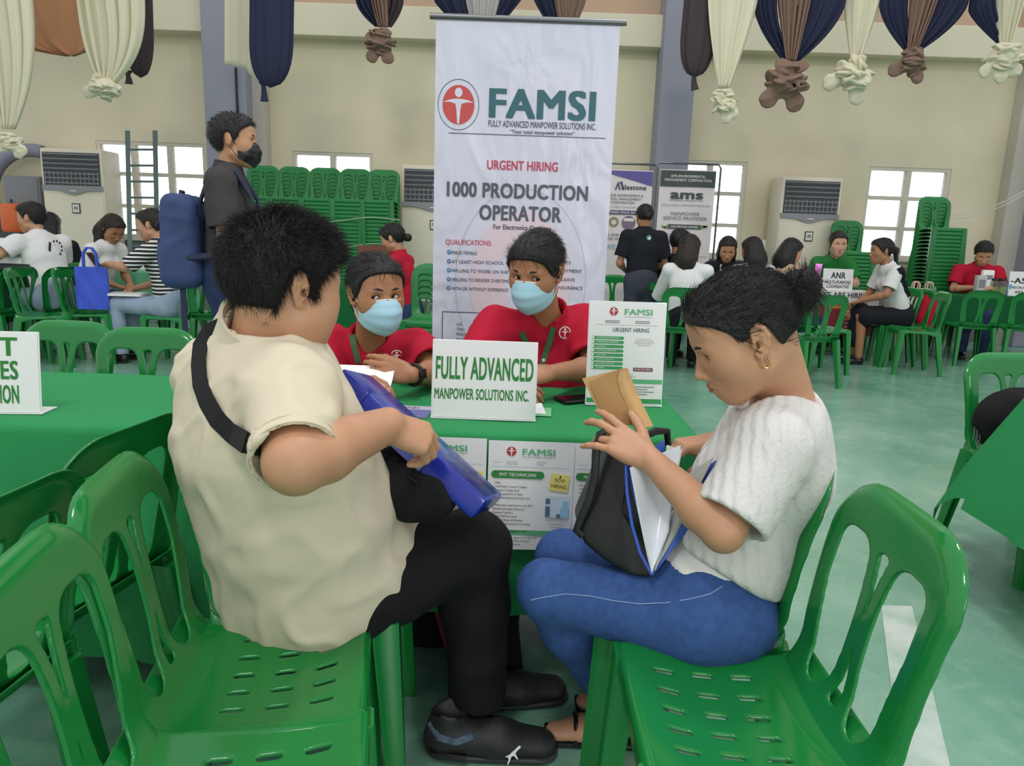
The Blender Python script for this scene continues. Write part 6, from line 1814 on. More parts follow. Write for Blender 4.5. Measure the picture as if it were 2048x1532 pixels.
figure('woman in white top with long dark brown hair bent over, beside the blue tote bag', -4.05, 7.0, -105, SIT, M_wshirt, M_dden, 'long', M_skin2, (-.25, -.65), .12, ('lap', 'lap'), hairm=M_hairb)
f = figure('seated woman in black and white striped blouse and pale jeans, holding up a phone', -3.04, 6.4, 86, SIT, M_stripe, M_lden, 'short', M_skin, (.05, -.12), .04, (((.22, .22, .82), (.08, .48, .83)), ((.23, .10, .70), (.10, .36, .62))), 1.04, hairm=M_hairb, sleeve=.6)
e = f['ends']['L'][1]
phone('phone in the raised hand of the woman in the striped blouse', e+v3((-.10, -.02, .03)), 1.3, .9, mat('phone_silver', (186, 188, 194), .3))
def tote(label, c, w, h, d, rot, m, name='tote_bag', handles=True, mh=None, hl=.16):
    t = thing(name, label, 'bag', tuple(c), rot); mb = MB()
    def f(u, v):
        a = 2*PI*u; r = (abs(math.cos(a))**4+abs(math.sin(a))**4)**-.25; k = 1+.05*math.sin(v*PI)
        return (w/2*math.cos(a)*r*k, d/2*math.sin(a)*r*(1.15-.6*v)+.004*math.sin(6*a+9*v), h*v)
    mb.grid(f, 48, 14, 0); mb.add([f(k/48, 0) for k in range(48)], [list(range(48))[::-1]]); mb.build('bag_body', m, t, deg=50)
    if handles:
        for q in (-1, 1):
            mb = MB(); mb.tube([(-w*.22, q*d*.25, h*.93), (-w*.20, q*d*.22, h+hl*.7), (-w*.08, q*d*.2, h+hl), (w*.08, q*d*.2, h+hl), (w*.20, q*d*.22, h+hl*.7), (w*.22, q*d*.25, h*.93)], .009, 8, flat=((0, 1, 0), .4)); mb.build('handle', mh or m, t)
    return t
M_tote = mat('tote_blue', (66, 92, 210), .8, noise=(7, .2))
c = at(188, 618, 6.25); tote('bright blue cloth tote bag hanging from the hand of the woman in the striped blouse', (c.x, c.y, c.z), .26, .36, .06, .1, M_tote)
t, p = flat_sheet('paper', 'sheaf of white papers on the lap of the woman in the striped blouse', 'paper', -3.40, 6.36, .30, .21, .1, M_paper, z=.60, thick=.02)
t, p = flat_sheet('folder', 'brown folder held by the unmasked woman in red left of the tall banner', 'folder', -1.28, 6.45, .22, .02, .4, mat('folder_brown', (120, 66, 54), .6), z=.86, thick=.24)
figure('unmasked woman in red polo with tied back hair, left of the tall banner', -.95, 6.55, 78, SIT, M_red, M_dden, 'bun', M_skin, (0, -.28), .06, ('up', 'up'), top='polo')

# right group
f = figure('standing woman in black polo and grey trousers seen from behind, right of the tall banner', 1.26, 7.35, 4, 'stand', M_bshirt, M_slack, 'bun', M_skin2, (0, -.25), arms=(((.25, .0, 1.08), (.14, .22, 1.0)), ((.25, .0, 1.08), (.14, .22, 1.0))), s=.92, top='polo', face=False, female=False)
bv = bvh_of(f['sh']); c = drape(bv, [f['L'](.03, -.5, 1.36)], f['F'], .004)[0]; M = frame(c, f['Rt'], (0, 0, 1))
shape(f['so'], ringpolys(0, 0, .024, .009), M, mat('mark_teal', (120, 180, 176), .5), .006, 'back_mark'); shape(f['so'], [disc(.004, -.004, .012)], M, M_white, .008, 'back_mark')
figure('woman in loose white blouse with long dark hair seated beside the standing woman in black', 1.58, 6.75, -14, SIT, M_wshirt, M_bshirt, 'long', M_skin2, (-.3, -.1), .05, ('table', 'table'), hairm=M_hairb, sleeve=.9, face=False)
figure('person with dark hair mostly hidden behind the white blouse with long hair', 1.55, 7.35, -40, SIT, M_bshirt, M_blackf, 'short', M_skin2, (-.2, -.2), .05, ('table', 'table'), face=False, s=1.04)
f = figure('woman in black polo with lanyard looking down at the pale mint table', 2.28, 8.05, 168, SIT, M_bshirt, M_blackf, 'long', M_skin, (0, -.45), .10, ('table', 'table'), top='polo')
strip(f['t'], 'lanyard', drape(bvh_of(f['sh']), [f['L'](.05, .5, 1.0), f['L'](.045, .5, .93), f['L'](.03, .5, .86), f['L'](.01, .5, .80)], -f['F'], .004), .02, M_white, f['F'])
t, p = flat_sheet('paper', 'white sheet standing in the hands of the woman with lanyard', 'paper', 2.30, 7.68, .18, .01, .1, M_paper, z=.76, thick=.13)
figure('woman in white shirt with straight black hair, back turned, at the pale mint table', 2.38, 7.2, 8, SIT, M_wshirt, M_dden, 'long', M_skin2, (.1, -.2), .08, ('table', 'table'), face=False)
f = figure('woman in beige top with wavy long hair holding a phone with pink screen', 2.58, 7.35, -58, SIT, M_beige, M_dden, 'long', M_skin, (-.1, -.3), .10, ('up', (( .22, .22, .80), (.10, .42, .95))))
e = f['ends']['R'][1]; phone('phone with pink screen held by the woman in beige', e+f['F']*.10+v3((0, 0, .03)), -.6, .95, screen=mat('pink_screen', (226, 130, 214), .2, emit=.7))
figure('woman in green polo with hair band facing the camera behind the ANR sign', 3.70, 8.75, 172, SIT, M_gshirt, M_blackf, 'bun', M_skin3, (0, -.08), .14, ('table', 'table'), top='polo', hairm=M_hairb, s=1.08)
mbp = at(1680, 489, 8.6)
f = figure('woman in white blouse and black pinafore with ponytail leaning to the ANR table', 4.10, 7.75, 88, SIT, M_wshirt, M_bshirt, 'pony', M_skin2, (0, -.05), .12, (((.22, .20, .74), (.10, .42, .66)), ((.23, .16, .72), (.12, .40, .56))), skirt=True, s=1.03)
bv = bvh_of(f['sh'])
strip(f['t'], 'pinafore_strap', drape(bv, [f['L'](-.10, .17-.026*k, 1.01-.042*k) - f['Rt']*.3 for k in range(8)], f['Rt'], .008), .06, M_bshirt, -f['Rt'], .004)
mb = MB(); e, wr = f['ends']['R']; d = unit(e-wr); ax = aim(d); mb.tube([tuple(wr+d*.02+(ax[:, 0]*math.cos(a)+ax[:, 2]*math.sin(a))*.032) for a in np.linspace(0, 2*PI, 16, endpoint=False)], .014, 6, closed=True)
tag(mb.build('wristwatch', M_blackp), 'dark watch on the wrist of the woman in black pinafore', 'watch')
f = figure('man in red polo looking down at the table at the right edge', 5.45, 8.75, 160, SIT, M_red, M_dden, 'short', M_skin, (0, -.55), .12, ('table', 'table'), top='polo', female=False, s=1.04)

# ================================================================ CHAIRS IN THE HALL
place_chair(-1.86, 2.74, 176, 'green plastic chair tucked behind the left table, nearer the left edge')
place_chair(-1.44, 2.62, 183, 'green plastic chair tucked behind the left table, just left of the man in cream')
place_chair(2.10, 2.76, 190, 'green plastic chair at the right edge with a black bag on its seat')
for a in ((.11, 2.66, 180, 'green plastic chair under the masked woman in front of the tall banner'), (-.47, 2.62, 176, 'green plastic chair under the masked woman holding a paper'), (-4.16, 6.52, 62, 'green plastic chair the man in white printed T-shirt sits on'), (-3.98, 6.15, -70, 'empty green plastic chair in front of the man in white printed T-shirt'), (-3.74, 6.40, -76, 'empty green plastic chair just left of the bright blue tote bag'),
          (-4.46, 6.25, 80, 'green plastic chair cut by the left edge below the ACE sign'), (-4.05, 7.0, -105, 'green plastic chair under the bent woman in white top'), (-4.62, 7.3, 30, 'green plastic chair under the woman with long black hair and dark top'),
          (-3.02, 6.4, 86, 'green plastic chair the woman in the striped blouse sits on'), (-2.72, 6.55, 20, 'green plastic chair beside the striped blouse, behind the standing man'), (-4.0, 8.3, 180, 'green plastic chair beyond the pale table under the ladder'),
          (-.93, 6.55, 78, 'green plastic chair under the woman in red left of the tall banner'),
          (1.12, 8.1, 185, 'green plastic chair just right of the tall banner, behind the standing woman in black'), (1.58, 6.75, -14, 'green plastic chair under the woman in loose white blouse'), (1.55, 7.35, -40, 'green plastic chair under the hidden person with dark hair'), (2.28, 8.05, 168, 'green plastic chair under the woman with lanyard'),
          (2.38, 7.2, 8, 'green plastic chair under the white shirt with straight black hair'), (2.58, 7.35, -58, 'green plastic chair under the woman in beige'), (2.62, 6.45, 20, 'green plastic chair beside the hair bun of the seated young woman, partly hidden by it'),
          (3.02, 7.12, -76, 'empty green plastic chair in front of the ANR table, facing right'), (3.70, 8.80, 172, 'green plastic chair under the woman in green'), (4.12, 7.75, 88, 'green plastic chair under the woman in black pinafore'),
          (4.02, 7.30, 82, 'empty green plastic chair in front of the flowered shopping bag, facing left'), (4.02, 7.82, 96, 'green plastic chair holding the flowered shopping bag and a cardboard'), (4.46, 8.30, 70, 'green plastic chair behind the flowered bag, nearer to the paper bags'), (4.20, 8.55, 60, 'green plastic chair farthest behind the flowered bag'),
          (5.02, 8.00, -8, 'left green plastic chair facing the table of the man in red polo'), (5.52, 7.92, -14, 'right green plastic chair facing the table of the man in red polo'), (6.12, 8.0, -10, 'green plastic chair cut by the right edge before the ASIA sign'), (5.45, 8.75, 160, 'green plastic chair under the man in red polo')):
    place_chair(*a)

# stacks against the wall
M_chair_s = mat('green_plastic_stack', (30, 124, 60), .35, noise=(3, .10))
_sV, _sF = join(*([(_cl['seat'][0], _cl['seat'][1]), (_cl['backrest'][0], _cl['backrest'][1])]+[(l[0], np.array([list(f_) for f_ in l[1] if len(f_) == 4])) for l in _cl['legs']]))
_smesh = mesh_from('stacked_chair', _sV, _sF); _smesh.materials.append(M_chair_s)
def stack(x, y, n, rot, label, group, dz=.0455, dy=.0):
    for k in range(n):
        o = bpy.data.objects.new('stacked_chair', _smesh); COL.objects.link(o)
        a = math.radians(rot); o.location = (x+math.sin(a)*dy*k, y-math.cos(a)*dy*k, dz*k); o.rotation_euler = (0, 0, a)
        o['label'] = label; o['category'] = 'chair'; o['group'] = group
for k, (px_, n) in enumerate(((518, 26), (580, 26), (642, 26), (703, 26), (760, 26))):
    p = at(px_, 420, 9.0)
    stack(p.x, 9.0, n, 180+(k-2)*-1, 'green chair in the %s from left of five tall stacks under the middle window' % ('first', 'second', 'third', 'fourth', 'fifth')[k], 'stacked chairs, %s stack left' % ('first', 'second', 'third', 'fourth', 'fifth')[k])
p = at(1708, 480, 9.1); stack(p.x, 9.1, 17, 180, 'green chair in the shorter stack between the air conditioner and the right window', 'stacked chairs, short stack right')
p = at(1884, 450, 9.0); stack(p.x, 9.0, 24, 180, 'green chair in the tall stack right of the right window', 'stacked chairs, tall stack right')
p = at(848, 600, 5.2); stack(p.x+.06, 5.2, 5, 176, 'green chair in the low stack at the left edge of the tall banner', 'stacked chairs beside the banner')
for k, (a, b, yy) in enumerate(((610, 800, 443), (640, 800, 495))):
    q = [at(a+(b-a)*f, yy-2+4*math.sin(f*7)-3*f, 8.79) for f in np.linspace(0, 1, 9)]; mb = MB(); mb.tube([tuple(v) for v in q], .006, 5)
    tag(mb.build('cord', mat('cord_pale', (170, 190, 160), .6)), ['upper pale cord tied across the tall chair stacks', 'lower pale cord tied across the tall chair stacks'][k], 'cord')

# ================================================================ FAR TABLES, SIGNS, BANNERS
M_mint = mat('mint_cloth', (168, 204, 192), .85, spec=.2); M_teal = mat('teal_cloth', (98, 170, 128), .8)
cloth_table('table with pale green cloth between the striped blouse and the bent woman', -4.35, -3.55, 7.45, 8.0, m=M_teal, seed=11, drop=.5)
cloth_table('table with dark green cloth left of the tall banner by the woman in red', -2.05, -1.20, 6.25, 6.9, m=M_cloth_d, seed=12, drop=.5)
cloth_table('table with pale mint cloth in front of the banner reading ams', 1.80, 2.80, 7.42, 7.82, m=M_mint, seed=13, drop=.45)
cloth_table('table with dark green cloth below the ASIA sign at the right edge', 4.75, 7.2, 8.3, 8.62, m=M_cloth_d, seed=14, drop=.35)
cloth_table('table with green cloth below the ACE HARDWARE sign at the left edge', -5.5, -4.62, 6.2, 6.8, m=M_cloth_d, seed=15, drop=.45)
M_mar = mat('tarp_maroon', (128, 40, 50), .5)
def anr_table():
    t = cloth_table('table covered with white and maroon WE ARE HIRING tarpaulin before the woman in green', 3.20, 4.02, 8.15, 8.52, m=M_wshirt, seed=16, drop=.2)
    y = 8.15-.055; M = frame((3.61, y, .26), (1, 0, 0), (0, 0, 1)); w, h = .86, .49
    mb = MB(); mb.box((3.61, y+.004, .26+h/2), (w, .004, h)); p = mb.build('tarpaulin', M_white, t, smooth=False, world=True)
    shape(p, [rect(-w/2, 0, w/2, h*.68)], M, M_mar, .0012); text(p, 'WE ARE HIRING', M, .05, h-.075, h=.06, w=.55, m=M_ink, bold=.03)
    shape(p, [rect(-.12, h*.60, .30, h*.74)], M, mat('tarp_gold', (196, 142, 66), .5), .003); text(p, 'LOOKING FOR LOYAL', M, .09, h*.645, h=.026, w=.34, m=M_mar, z=.0045)
    for k, s_ in enumerate(('- Production Worker', '- Assemblers Helper', '- Janitorial', '- Quality Control', '- Warehouseman', '- Technician')): text(p, s_, M, .06, h*.52-.043*k, h=.020, m=M_white, align='L', z=.003)
    shape(p, [disc(-.25, .12, .12, .10, 20)], M, mat('tarp_violet', (64, 40, 96), .5), .003)
anr_table()
def small_sign(label, c, w, h, lines, rot=0.0, m=M_ink):
    t = thing('table_sign', label, 'sign', tuple(c)); rt = (math.cos(rot), math.sin(rot), 0); M, p = panel_stand(t, Vector(c), w, h, Vector((0, .1, 1)), rt)
    for s_, y, hh, ww in lines: text(p, s_, M, 0, y*h, h=hh*h, w=ww*w, m=m, bold=.035)
small_sign('white ANR MULTI-PURPOSE COOPERATIVE sign on the table of the woman in green', (3.60, 8.18, .745), .33, .235, (('ANR', .56, .30, .48), ('MULTI-PURPOSE', .30, .16, .86), ('COOPERATIVE', .10, .15, .76)))
c = at(24, 515, 6.45); small_sign('white ACE HARDWARE sign at the left edge in front of the man in white', (c.x-.02, 6.45, .745+.09), .28, .215, (('ACE', .58, .26, .48), ('HARDWARE', .22, .22, .86)), m=M_ggreen)
c = at(2040, 575, 8.32); small_sign('white sign reading ASIA at the right edge on the dark green table', (c.x+.06, 8.32, .745), .36, .27, (('-ASIA-', .52, .24, .9), ('RECRUITMENT', .30, .10, .8), ('ASIA BEST', .10, .12, .6)))
c = at(300, 500, 7.6); small_sign('small white sign on the pale table behind the striped blouse', (c.x, 7.6, .745), .26, .19, (('AMS', .5, .3, .7),), m=M_inkg)
t = thing('crate', 'dark stand under the ACE HARDWARE sign', 'stand', (at(24, 515, 6.45).x, 6.45, .745)); mb = MB(); mb.box((0, 0.05, .045), (.34, .16, .09), bev=.005); mb.build('body', M_blackp, t)

def frame_banner(label, pxl, pxr, Y, ytop, m_sheet):
    x0, x1 = at(pxl, ytop, Y).x, at(pxr, ytop, Y).x; zt = at((pxl+pxr)/2, ytop, Y).z; z0 = .35; w = x1-x0
    t = thing('banner_stand', label, 'banner', ((x0+x1)/2, Y, 0))
    fr = MB(); a = .05
    fr.tube([(x0-a, Y, .02), (x0-a, Y, zt+.03), (x0-a+.03, Y, zt+.07), (x1+a-.03, Y, zt+.07), (x1+a, Y, zt+.03), (x1+a, Y, .02)], .013, 8); fr.build('frame', M_steel, t, world=True)
    for x in (x0-a, x1+a): fr = MB(); fr.tube([(x, Y-.22, .015), (x, Y+.22, .015)], .013, 8); fr.build('foot', M_steel, t, world=True)
    mb = MB(); mb.grid(lambda u, v: (x0+w*u, Y-.01+.004*math.sin(u*7), z0+(zt-z0)*v), 12, 8, .0015); p = mb.build('banner_sheet', m_sheet, t, world=True)
    return t, p, frame(((x0+x1)/2, Y-.017, zt), (1, 0, 0), (0, 0, 1)), w, zt-z0, w/(pxr-pxl)
M_tarp = mat('tarp_white', (222, 214, 214), .5); M_dgrn = mat('banner_dark_green', (62, 72, 68), .5); M_grn = mat('banner_green', (92, 150, 72), .5); M_pur = mat('banner_purple', (92, 80, 150), .5); M_navy = mat('banner_navy', (60, 62, 92), .5)
t, p, M, w, h, sc = frame_banner('white banner with dark green head reading ams in a metal frame', 1321, 1433, 8.7, 340, M_tarp)
Tm = lambda s_, dy, hh, ww=None, mm=M_dgrn, dx=0, **k: text(p, s_, M, dx*sc, -dy*sc, h=hh*sc, w=(ww*sc if ww else None), m=mm, z=.006, **k)
shape(p, [rect(-w/2+.004, -33*sc, w/2-.004, -2*sc)], M, M_dgrn, .004)
Tm('AMS ENVIRONMENTAL', 15, 5.2, 70, M_white); Tm('MANAGEMENT CORPORATION', 22.5, 5.2, 93, M_white); Tm('ams', 56, 18, 63, M_dgrn, bold=.05); Tm('ENVIRONMENTAL MANAGEMENT CORP.', 61, 2.8, 68)
shape(p, [[(-2*sc, -55*sc), (1*sc, -44*sc), (4*sc, -55*sc)]], M, M_grn, .005)
Tm('DOLE & NLRC COMPLIANT SINCE 2022', 71, 4, 98, M_inkg); Tm('MANPOWER', 89, 7, 58, M_inkg, bold=.02); Tm('SERVICE PROVIDER', 98, 7, 88, M_inkg, bold=.02)
shape(p, [rect(-33*sc, -116*sc, 33*sc, -107*sc)], M, M_dgrn, .004); Tm('OUR SERVICES OFFERED', 113.5, 4.2, 56, M_white)
shape(p, [[(q*34*sc, -116*sc), (q*48*sc, -108*sc), (q*44*sc, -114*sc), (q*34*sc, -108*sc)][::q] for q in (-1, 1)], M, M_grn, .005)
for k, s_ in enumerate(('Production Operator', 'Machine Operator', 'Line Leader', 'Office Staff', 'Driver', 'Warehouseman', 'Technician')): Tm(s_, 127+6.3*k, 3.2, None, M_inkg, -47, align='L')
for k, s_ in enumerate(('Accountant', 'Assistant', 'Customer', 'General Maintenance', 'Finance Assessment', 'Housekeeping', 'Receptionist', 'Sales Operations Supervisor', 'Forklift Operator', 'Janitor', 'Kitchen Maintenance', 'Electrician', 'Industrial', 'Operator')): Tm('- '+s_, 127+6.3*k, 3.2, None, M_inkg, -2, align='L')
t, p, M, w, h, sc = frame_banner('white and purple Milestone banner in a metal frame, partly behind the tall banner', 1196, 1307, 8.7, 340, M_tarp)
shape(p, [[(-w/2+.004, -2*sc), (w/2-.004, -30*sc), (w/2-.004, -2*sc)], [(w/2-.004, -30*sc), (-w/2+.004, -2*sc), (-8*sc, -12*sc), (20*sc, -18*sc)]][:1], M, M_pur, .004)
Tm('ilestone', 38, 10, 46, M_inkd, 20, bold=.02); shape(p, [[(-20*sc, -39*sc), (-14*sc, -22*sc), (-8*sc, -39*sc), (-11*sc, -39*sc), (-14*sc, -29*sc), (-17*sc, -39*sc)], [(-12*sc, -25*sc), (-6*sc, -22*sc), (-2*sc, -39*sc), (-5*sc, -39*sc), (-8*sc, -28*sc)]], M, M_navy, .004)
Tm('MILESTONE ENVIRONMENT &', 52, 5, 88, M_navy, -6); Tm('INDUSTRIAL MANAGEMENT', 59, 5, 84, M_navy, -8); Tm('CORPORATION', 66, 5, 48, M_navy, -3)
Tm('Driven to Make Tomorrow Green', 74, 4, 86, M_inkg, -2); shape(p, [rect(-50*sc, -87*sc, 30*sc, -79*sc)], M, M_navy, .004); Tm('REGISTERED SINCE 2019', 85, 4.2, 74, M_white, -9)
shape(p, [disc(12*sc, -103*sc, 14*sc)], M, mat('photo_dim', (120, 104, 126), .5), .004); shape(p, [rect(2*sc, -100*sc, 22*sc, -94*sc)], M, M_tarp, .005)
shape(p, ringpolys(-18*sc, -102*sc, 10*sc, 4*sc, 10), M, mat('gear_tan', (150, 130, 100), .5), .004)
Tm('BUILD AND OPERATE', 130, 5, 76, M_navy, -8); Tm('WATER TREATMENT', 138, 5, 70, M_navy, -8); Tm('WE', 156, 10, 20, mat('banner_pale_blue', (150, 184, 204), .5), -22, bold=.03)

# things on the right hand tables and chairs
def shopping_bag():
    m = bpy.data.materials.new('flowered_bag'); m.use_nodes = True; nt = m.node_tree; b = nt.nodes['Principled BSDF']; tc = nt.nodes.new('ShaderNodeTexCoord'); v = nt.nodes.new('ShaderNodeTexVoronoi'); v.inputs['Scale'].default_value = 14
    nt.links.new(tc.outputs['Object'], v.inputs['Vector']); r = nt.nodes.new('ShaderNodeValToRGB'); sp = nt.nodes.new('ShaderNodeSeparateColor'); nt.links.new(v.outputs['Color'], sp.inputs[0]); nt.links.new(sp.outputs[0], r.inputs[0])
    e = r.color_ramp.elements; e[0].color = lin((228, 230, 232))+(1,); e[1].color = lin((226, 120, 110))+(1,); e[1].position = .92
    for pos, c_ in ((.55, (222, 226, 232)), (.66, (150, 190, 214)), (.76, (236, 214, 120)), (.86, (140, 190, 140))): q = e.new(pos); q.color = lin(c_)+(1,)
    nt.links.new(r.outputs[0], b.inputs['Base Color']); b.inputs['Roughness'].default_value = .5
    c = v3((4.04, 7.80, .43)); t = thing('shopping_bag', 'white flowered shopping bag on the seat behind the empty chair at the right', 'bag', tuple(c))
    B = Body(); B.ell(c+v3((0, 0, .09)), (.18, .13, .10), None, 0); B.ell(c+v3((.05, 0, .18)), (.12, .10, .12), None, .05); obj('bag_body', *folds(B.mesh(.009), .010, 18, 3), m, t, world=True)
    mb = MB(); mb.tube([tuple(c+v3(p_)) for p_ in ((-.05, -.08, .17), (-.04, -.09, .28), (.02, -.09, .33), (.08, -.09, .29), (.10, -.08, .20))], .008, 6); mb.build('handle', mat('bag_handle_peach', (226, 170, 140), .6), t, world=True)
    t, p = flat_sheet('cardboard', 'brown cardboard sheet on the seat beside the flowered shopping bag', 'cardboard', 3.86, 7.74, .34, .26, .1, mat('cardboard', (176, 150, 118), .8), z=.435, thick=.008)
    for k, (x, y, lb) in enumerate(((4.52, 8.02, 'left white paper bag with twisted handles on the chair before the man in red polo'), (4.68, 8.04, 'right white paper bag with twisted handles on the chair before the man in red polo'))):
        tote(lb, (x, y+.25, .56), .16, .24, .09, .1*k, mat('kraft_white', (216, 200, 190), .7), 'paper_bag', True, mat('twisted_paper', (206, 178, 160), .7), .07)
    t = thing('bag', 'red cloth bag showing through the back of the empty chair at the right', 'bag', (4.36, 7.6, 0)); B = Body(); B.ell((4.36, 7.7, .60), (.10, .06, .17), None, 0); B.econe((4.36, 7.7, .5), (4.36, 7.7, .44), .10, .08, (0, 1, 0), .6, .03); obj('bag_body', *folds(B.mesh(.01), .006, 20, 2), M_red, t, world=True)
shopping_bag()
def table_goods():
    M_gl = mat('jar_glass', (220, 232, 220), .08, trans=.9); M_yl = mat('yellow_green_liquid', (206, 216, 60), .2, trans=.3)
    for k, (px_, lb) in enumerate(((1984, 'left jar of yellow green drink on the dark green table'), (2000, 'right jar of yellow green drink on the dark green table'))):
        c = at(px_, 580, 8.36); c.z = .745; t = thing('jar', lb, 'jar', tuple(c))
        mb = MB(); mb.lathe([(0, 0), (.055, .002), (.06, .02), (.06, .15), (.048, .165), (.048, .17)], (0, 0, 0), 18); mb.build('glass', M_gl, t)
        mb = MB(); mb.lathe([(0, .004), (.052, .006), (.055, .02), (.055, .10), (0, .10)], (0, 0, 0), 18); mb.build('drink', M_yl, t)
        mb = MB(); mb.lathe([(.05, .165), (.054, .168), (.054, .19), (0, .192)], (0, 0, 0), 18); mb.build('lid', M_blackp, t)
    c = at(2016, 580, 8.36); c.z = .745; t = thing('water_bottle', 'pale blue bottle between the jars and the ASIA sign', 'bottle', tuple(c)); mb = MB(); mb.lathe([(0, 0), (.032, 0), (.034, .01), (.034, .12), (.015, .15), (.015, .165)], (0, 0, 0), 16); mb.build('bottle_body', mat('bottle_blue', (130, 178, 214), .2, trans=.4), t); mb = MB(); mb.lathe([(.017, .163), (.017, .185), (0, .186)], (0, 0, 0), 14); mb.build('cap', M_white, t)
    c = at(1970, 580, 8.36); c.z = .745; t = thing('carton', 'white pouch pack standing before the man in red polo', 'pack', tuple(c)); mb = MB(); mb.box((0, 0, .14), (.13, .06, .28), bev=.015); pk = mb.build('pack_body', M_white, t); mb = MB(); mb.box((0, -.032, .20), (.09, .004, .05)); mb.build('print_band', M_inkg, pk, smooth=False)
    c = at(1958, 580, 8.3); c.z = .745; t = thing('carton', 'grey and white carton beside the pouch pack on the dark green table', 'pack', tuple(c)); mb = MB(); mb.box((0, 0, .11), (.10, .07, .22), bev=.004); pk = mb.build('pack_body', mat('carton_grey', (190, 186, 186), .6), t); mb = MB(); mb.box((0, -.036, .13), (.07, .004, .09)); mb.build('print_band', M_inkg, pk, smooth=False)
table_goods()
# black bag on the chair at the right edge and the box under the table
def right_edge():
    c = v3(at(2018, 824, 2.72)); t = thing('handbag', 'black bag lying on the chair at the right edge, zipper pulls hanging', 'bag', tuple(c))
    B = Body(); B.ell(c+v3((.03, 0, -.04)), (.16, .09, .12), None, 0); B.ell(c+v3((.08, 0, .02)), (.13, .08, .07), None, .04); obj('bag_body', *folds(B.mesh(.006), .006, 26, 6), M_blackf, t, world=True)
    for k in range(3):
        mb = MB(); p = c+v3((-.135+.012*k, -.02, -.06-.01*k)); mb.tube([tuple(p), tuple(p+v3((.002, -.002, -.025))), tuple(p+v3((0, -.003, -.05)))], .003, 6); mb.build('zipper_pull', M_steel, t, world=True)
    c = atz(2050, 1165, 0); t = thing('carton', 'worn cream cardboard carton under the right hand table', 'carton', (2.03, 2.42, 0)); mb = MB(); mb.box((.16, .12, .095), (.32, .24, .19), bev=.006); b_ = mb.build('carton_body', mat('carton_cream', (196, 186, 164), .7, noise=(9, .2)), t); mb = MB(); mb.tube([(.12+.05*math.cos(a), -.003, .10+.05*math.sin(a)) for a in np.linspace(0, 2*PI, 20, endpoint=False)], .004, 6, closed=True); mb.build('printed_ring', M_inkg, b_)
right_edge()

# ================================================================ ON THE YOUNG WOMAN'S LAP
M_leather = mat('black_leather', (22, 22, 24), .38, noise=(30, .3), bump=(160, .06)); M_kraft = mat('kraft_envelope', (196, 156, 102), .7, noise=(20, .08)); M_kraft2 = mat('kraft_inside', (170, 130, 80), .75)
def lap_bag():
    t = thing('tote_bag', 'black leather tote bag standing on the lap of the young woman in jeans', 'bag', tuple(at(1270, 1120, 1.42)))
    P00, P10, P01, P11 = at(1172, 1040, 1.50), at(1300, 1148, 1.36), at(1222, 872, 1.50), at(1335, 868, 1.46)
    V0 = Vector((.0, .10, .02)); mb = MB()
    pts = [(1228, 868, 1.47), (1210, 930, 1.46), (1188, 990, 1.45), (1162, 1050, 1.44), (1172, 1085, 1.42), (1212, 1118, 1.40), (1262, 1146, 1.37), (1300, 1150, 1.36), (1312, 1128, 1.36), (1300, 1060, 1.37), (1282, 990, 1.40), (1268, 930, 1.42), (1262, 880, 1.45)]
    A = [v3(at(*p)) for p in pts]; cen = np.mean(A, 0); A = [cen+(a-cen)*1.06 for a in A]; A = [A[i]+(A[(i+1) % len(A)]-A[i])*f_ for i in range(len(A)) for f_ in (0, .33, .67)]; back = v3((-.005, .105, 0)); n = len(A); rows = []
    for j, (s_, o) in enumerate(((0, -.004), (.90, -.008), (.985, -.002), (1.0, .02), (1.0, .12), (.985, .145), (.90, .150), (0, .148))):
        rows.append([tuple(cen+(a-cen)*s_+back*(o/.16)) for a in A])
    Vv = [p for r_ in rows for p in r_]; Ff = [[i*n+j, i*n+(j+1) % n, (i+1)*n+(j+1) % n, (i+1)*n+j] for i in range(len(rows)-1) for j in range(n)]
    Vs = np.array(Vv); o = obj('bag_body', Vs, Ff, M_leather, t, world=True)
    mod = o.modifiers.new('smooth', 'SUBSURF'); mod.levels = 2; mod.render_levels = 2
    for dx, dw in ((0, 0), (12, .10)):
        mb = MB(); q = [at(1232+dx, 872, 1.46+dw), at(1215+dx, 858, 1.45+dw), at(1200+dx*.6, 868, 1.45+dw), at(1192+dx*.8, 905, 1.44+dw), at(1190+dx*1.3, 950, 1.44+dw), at(1178+dx*.9, 1000, 1.43+dw), at(1160+dx*.5, 1042, 1.43+dw), at(1153+dx*.4, 1060, 1.43+dw), at(1166+dx*.5, 1072, 1.43+dw)]
        mb.tube([tuple(v) for v in q], .0085, 8, flat=((0, 1, 0), .45)); mb.build('bag_handle', M_leather, t, world=True)
    mb = MB(); q = [at(1258, 884, 1.46), at(1285, 874, 1.49), at(1312, 862, 1.52), at(1334, 862, 1.54), at(1336, 890, 1.55)]; mb.tube([tuple(v) for v in q], [.006, .008, .009, .008, .007], 10, flat=((.3, .9, 0), .5)); mb.build('bag_rim', M_leather, t, world=True)
lap_bag()
def quad_sheet(t, name, P, m, thick=.0012, bow=0.0, n=10, parent=None):
    a, b, c, d = [Vector(p) for p in P]; nn = (b-a).cross(d-a).normalized(); mb = MB()
    mb.grid(lambda u, v: a.lerp(b, u).lerp(d.lerp(c, u), v)+nn*bow*math.sin(u*PI)*math.sin(v*PI), n, n, thick)
    return mb.build(name, m, parent or t, world=True)
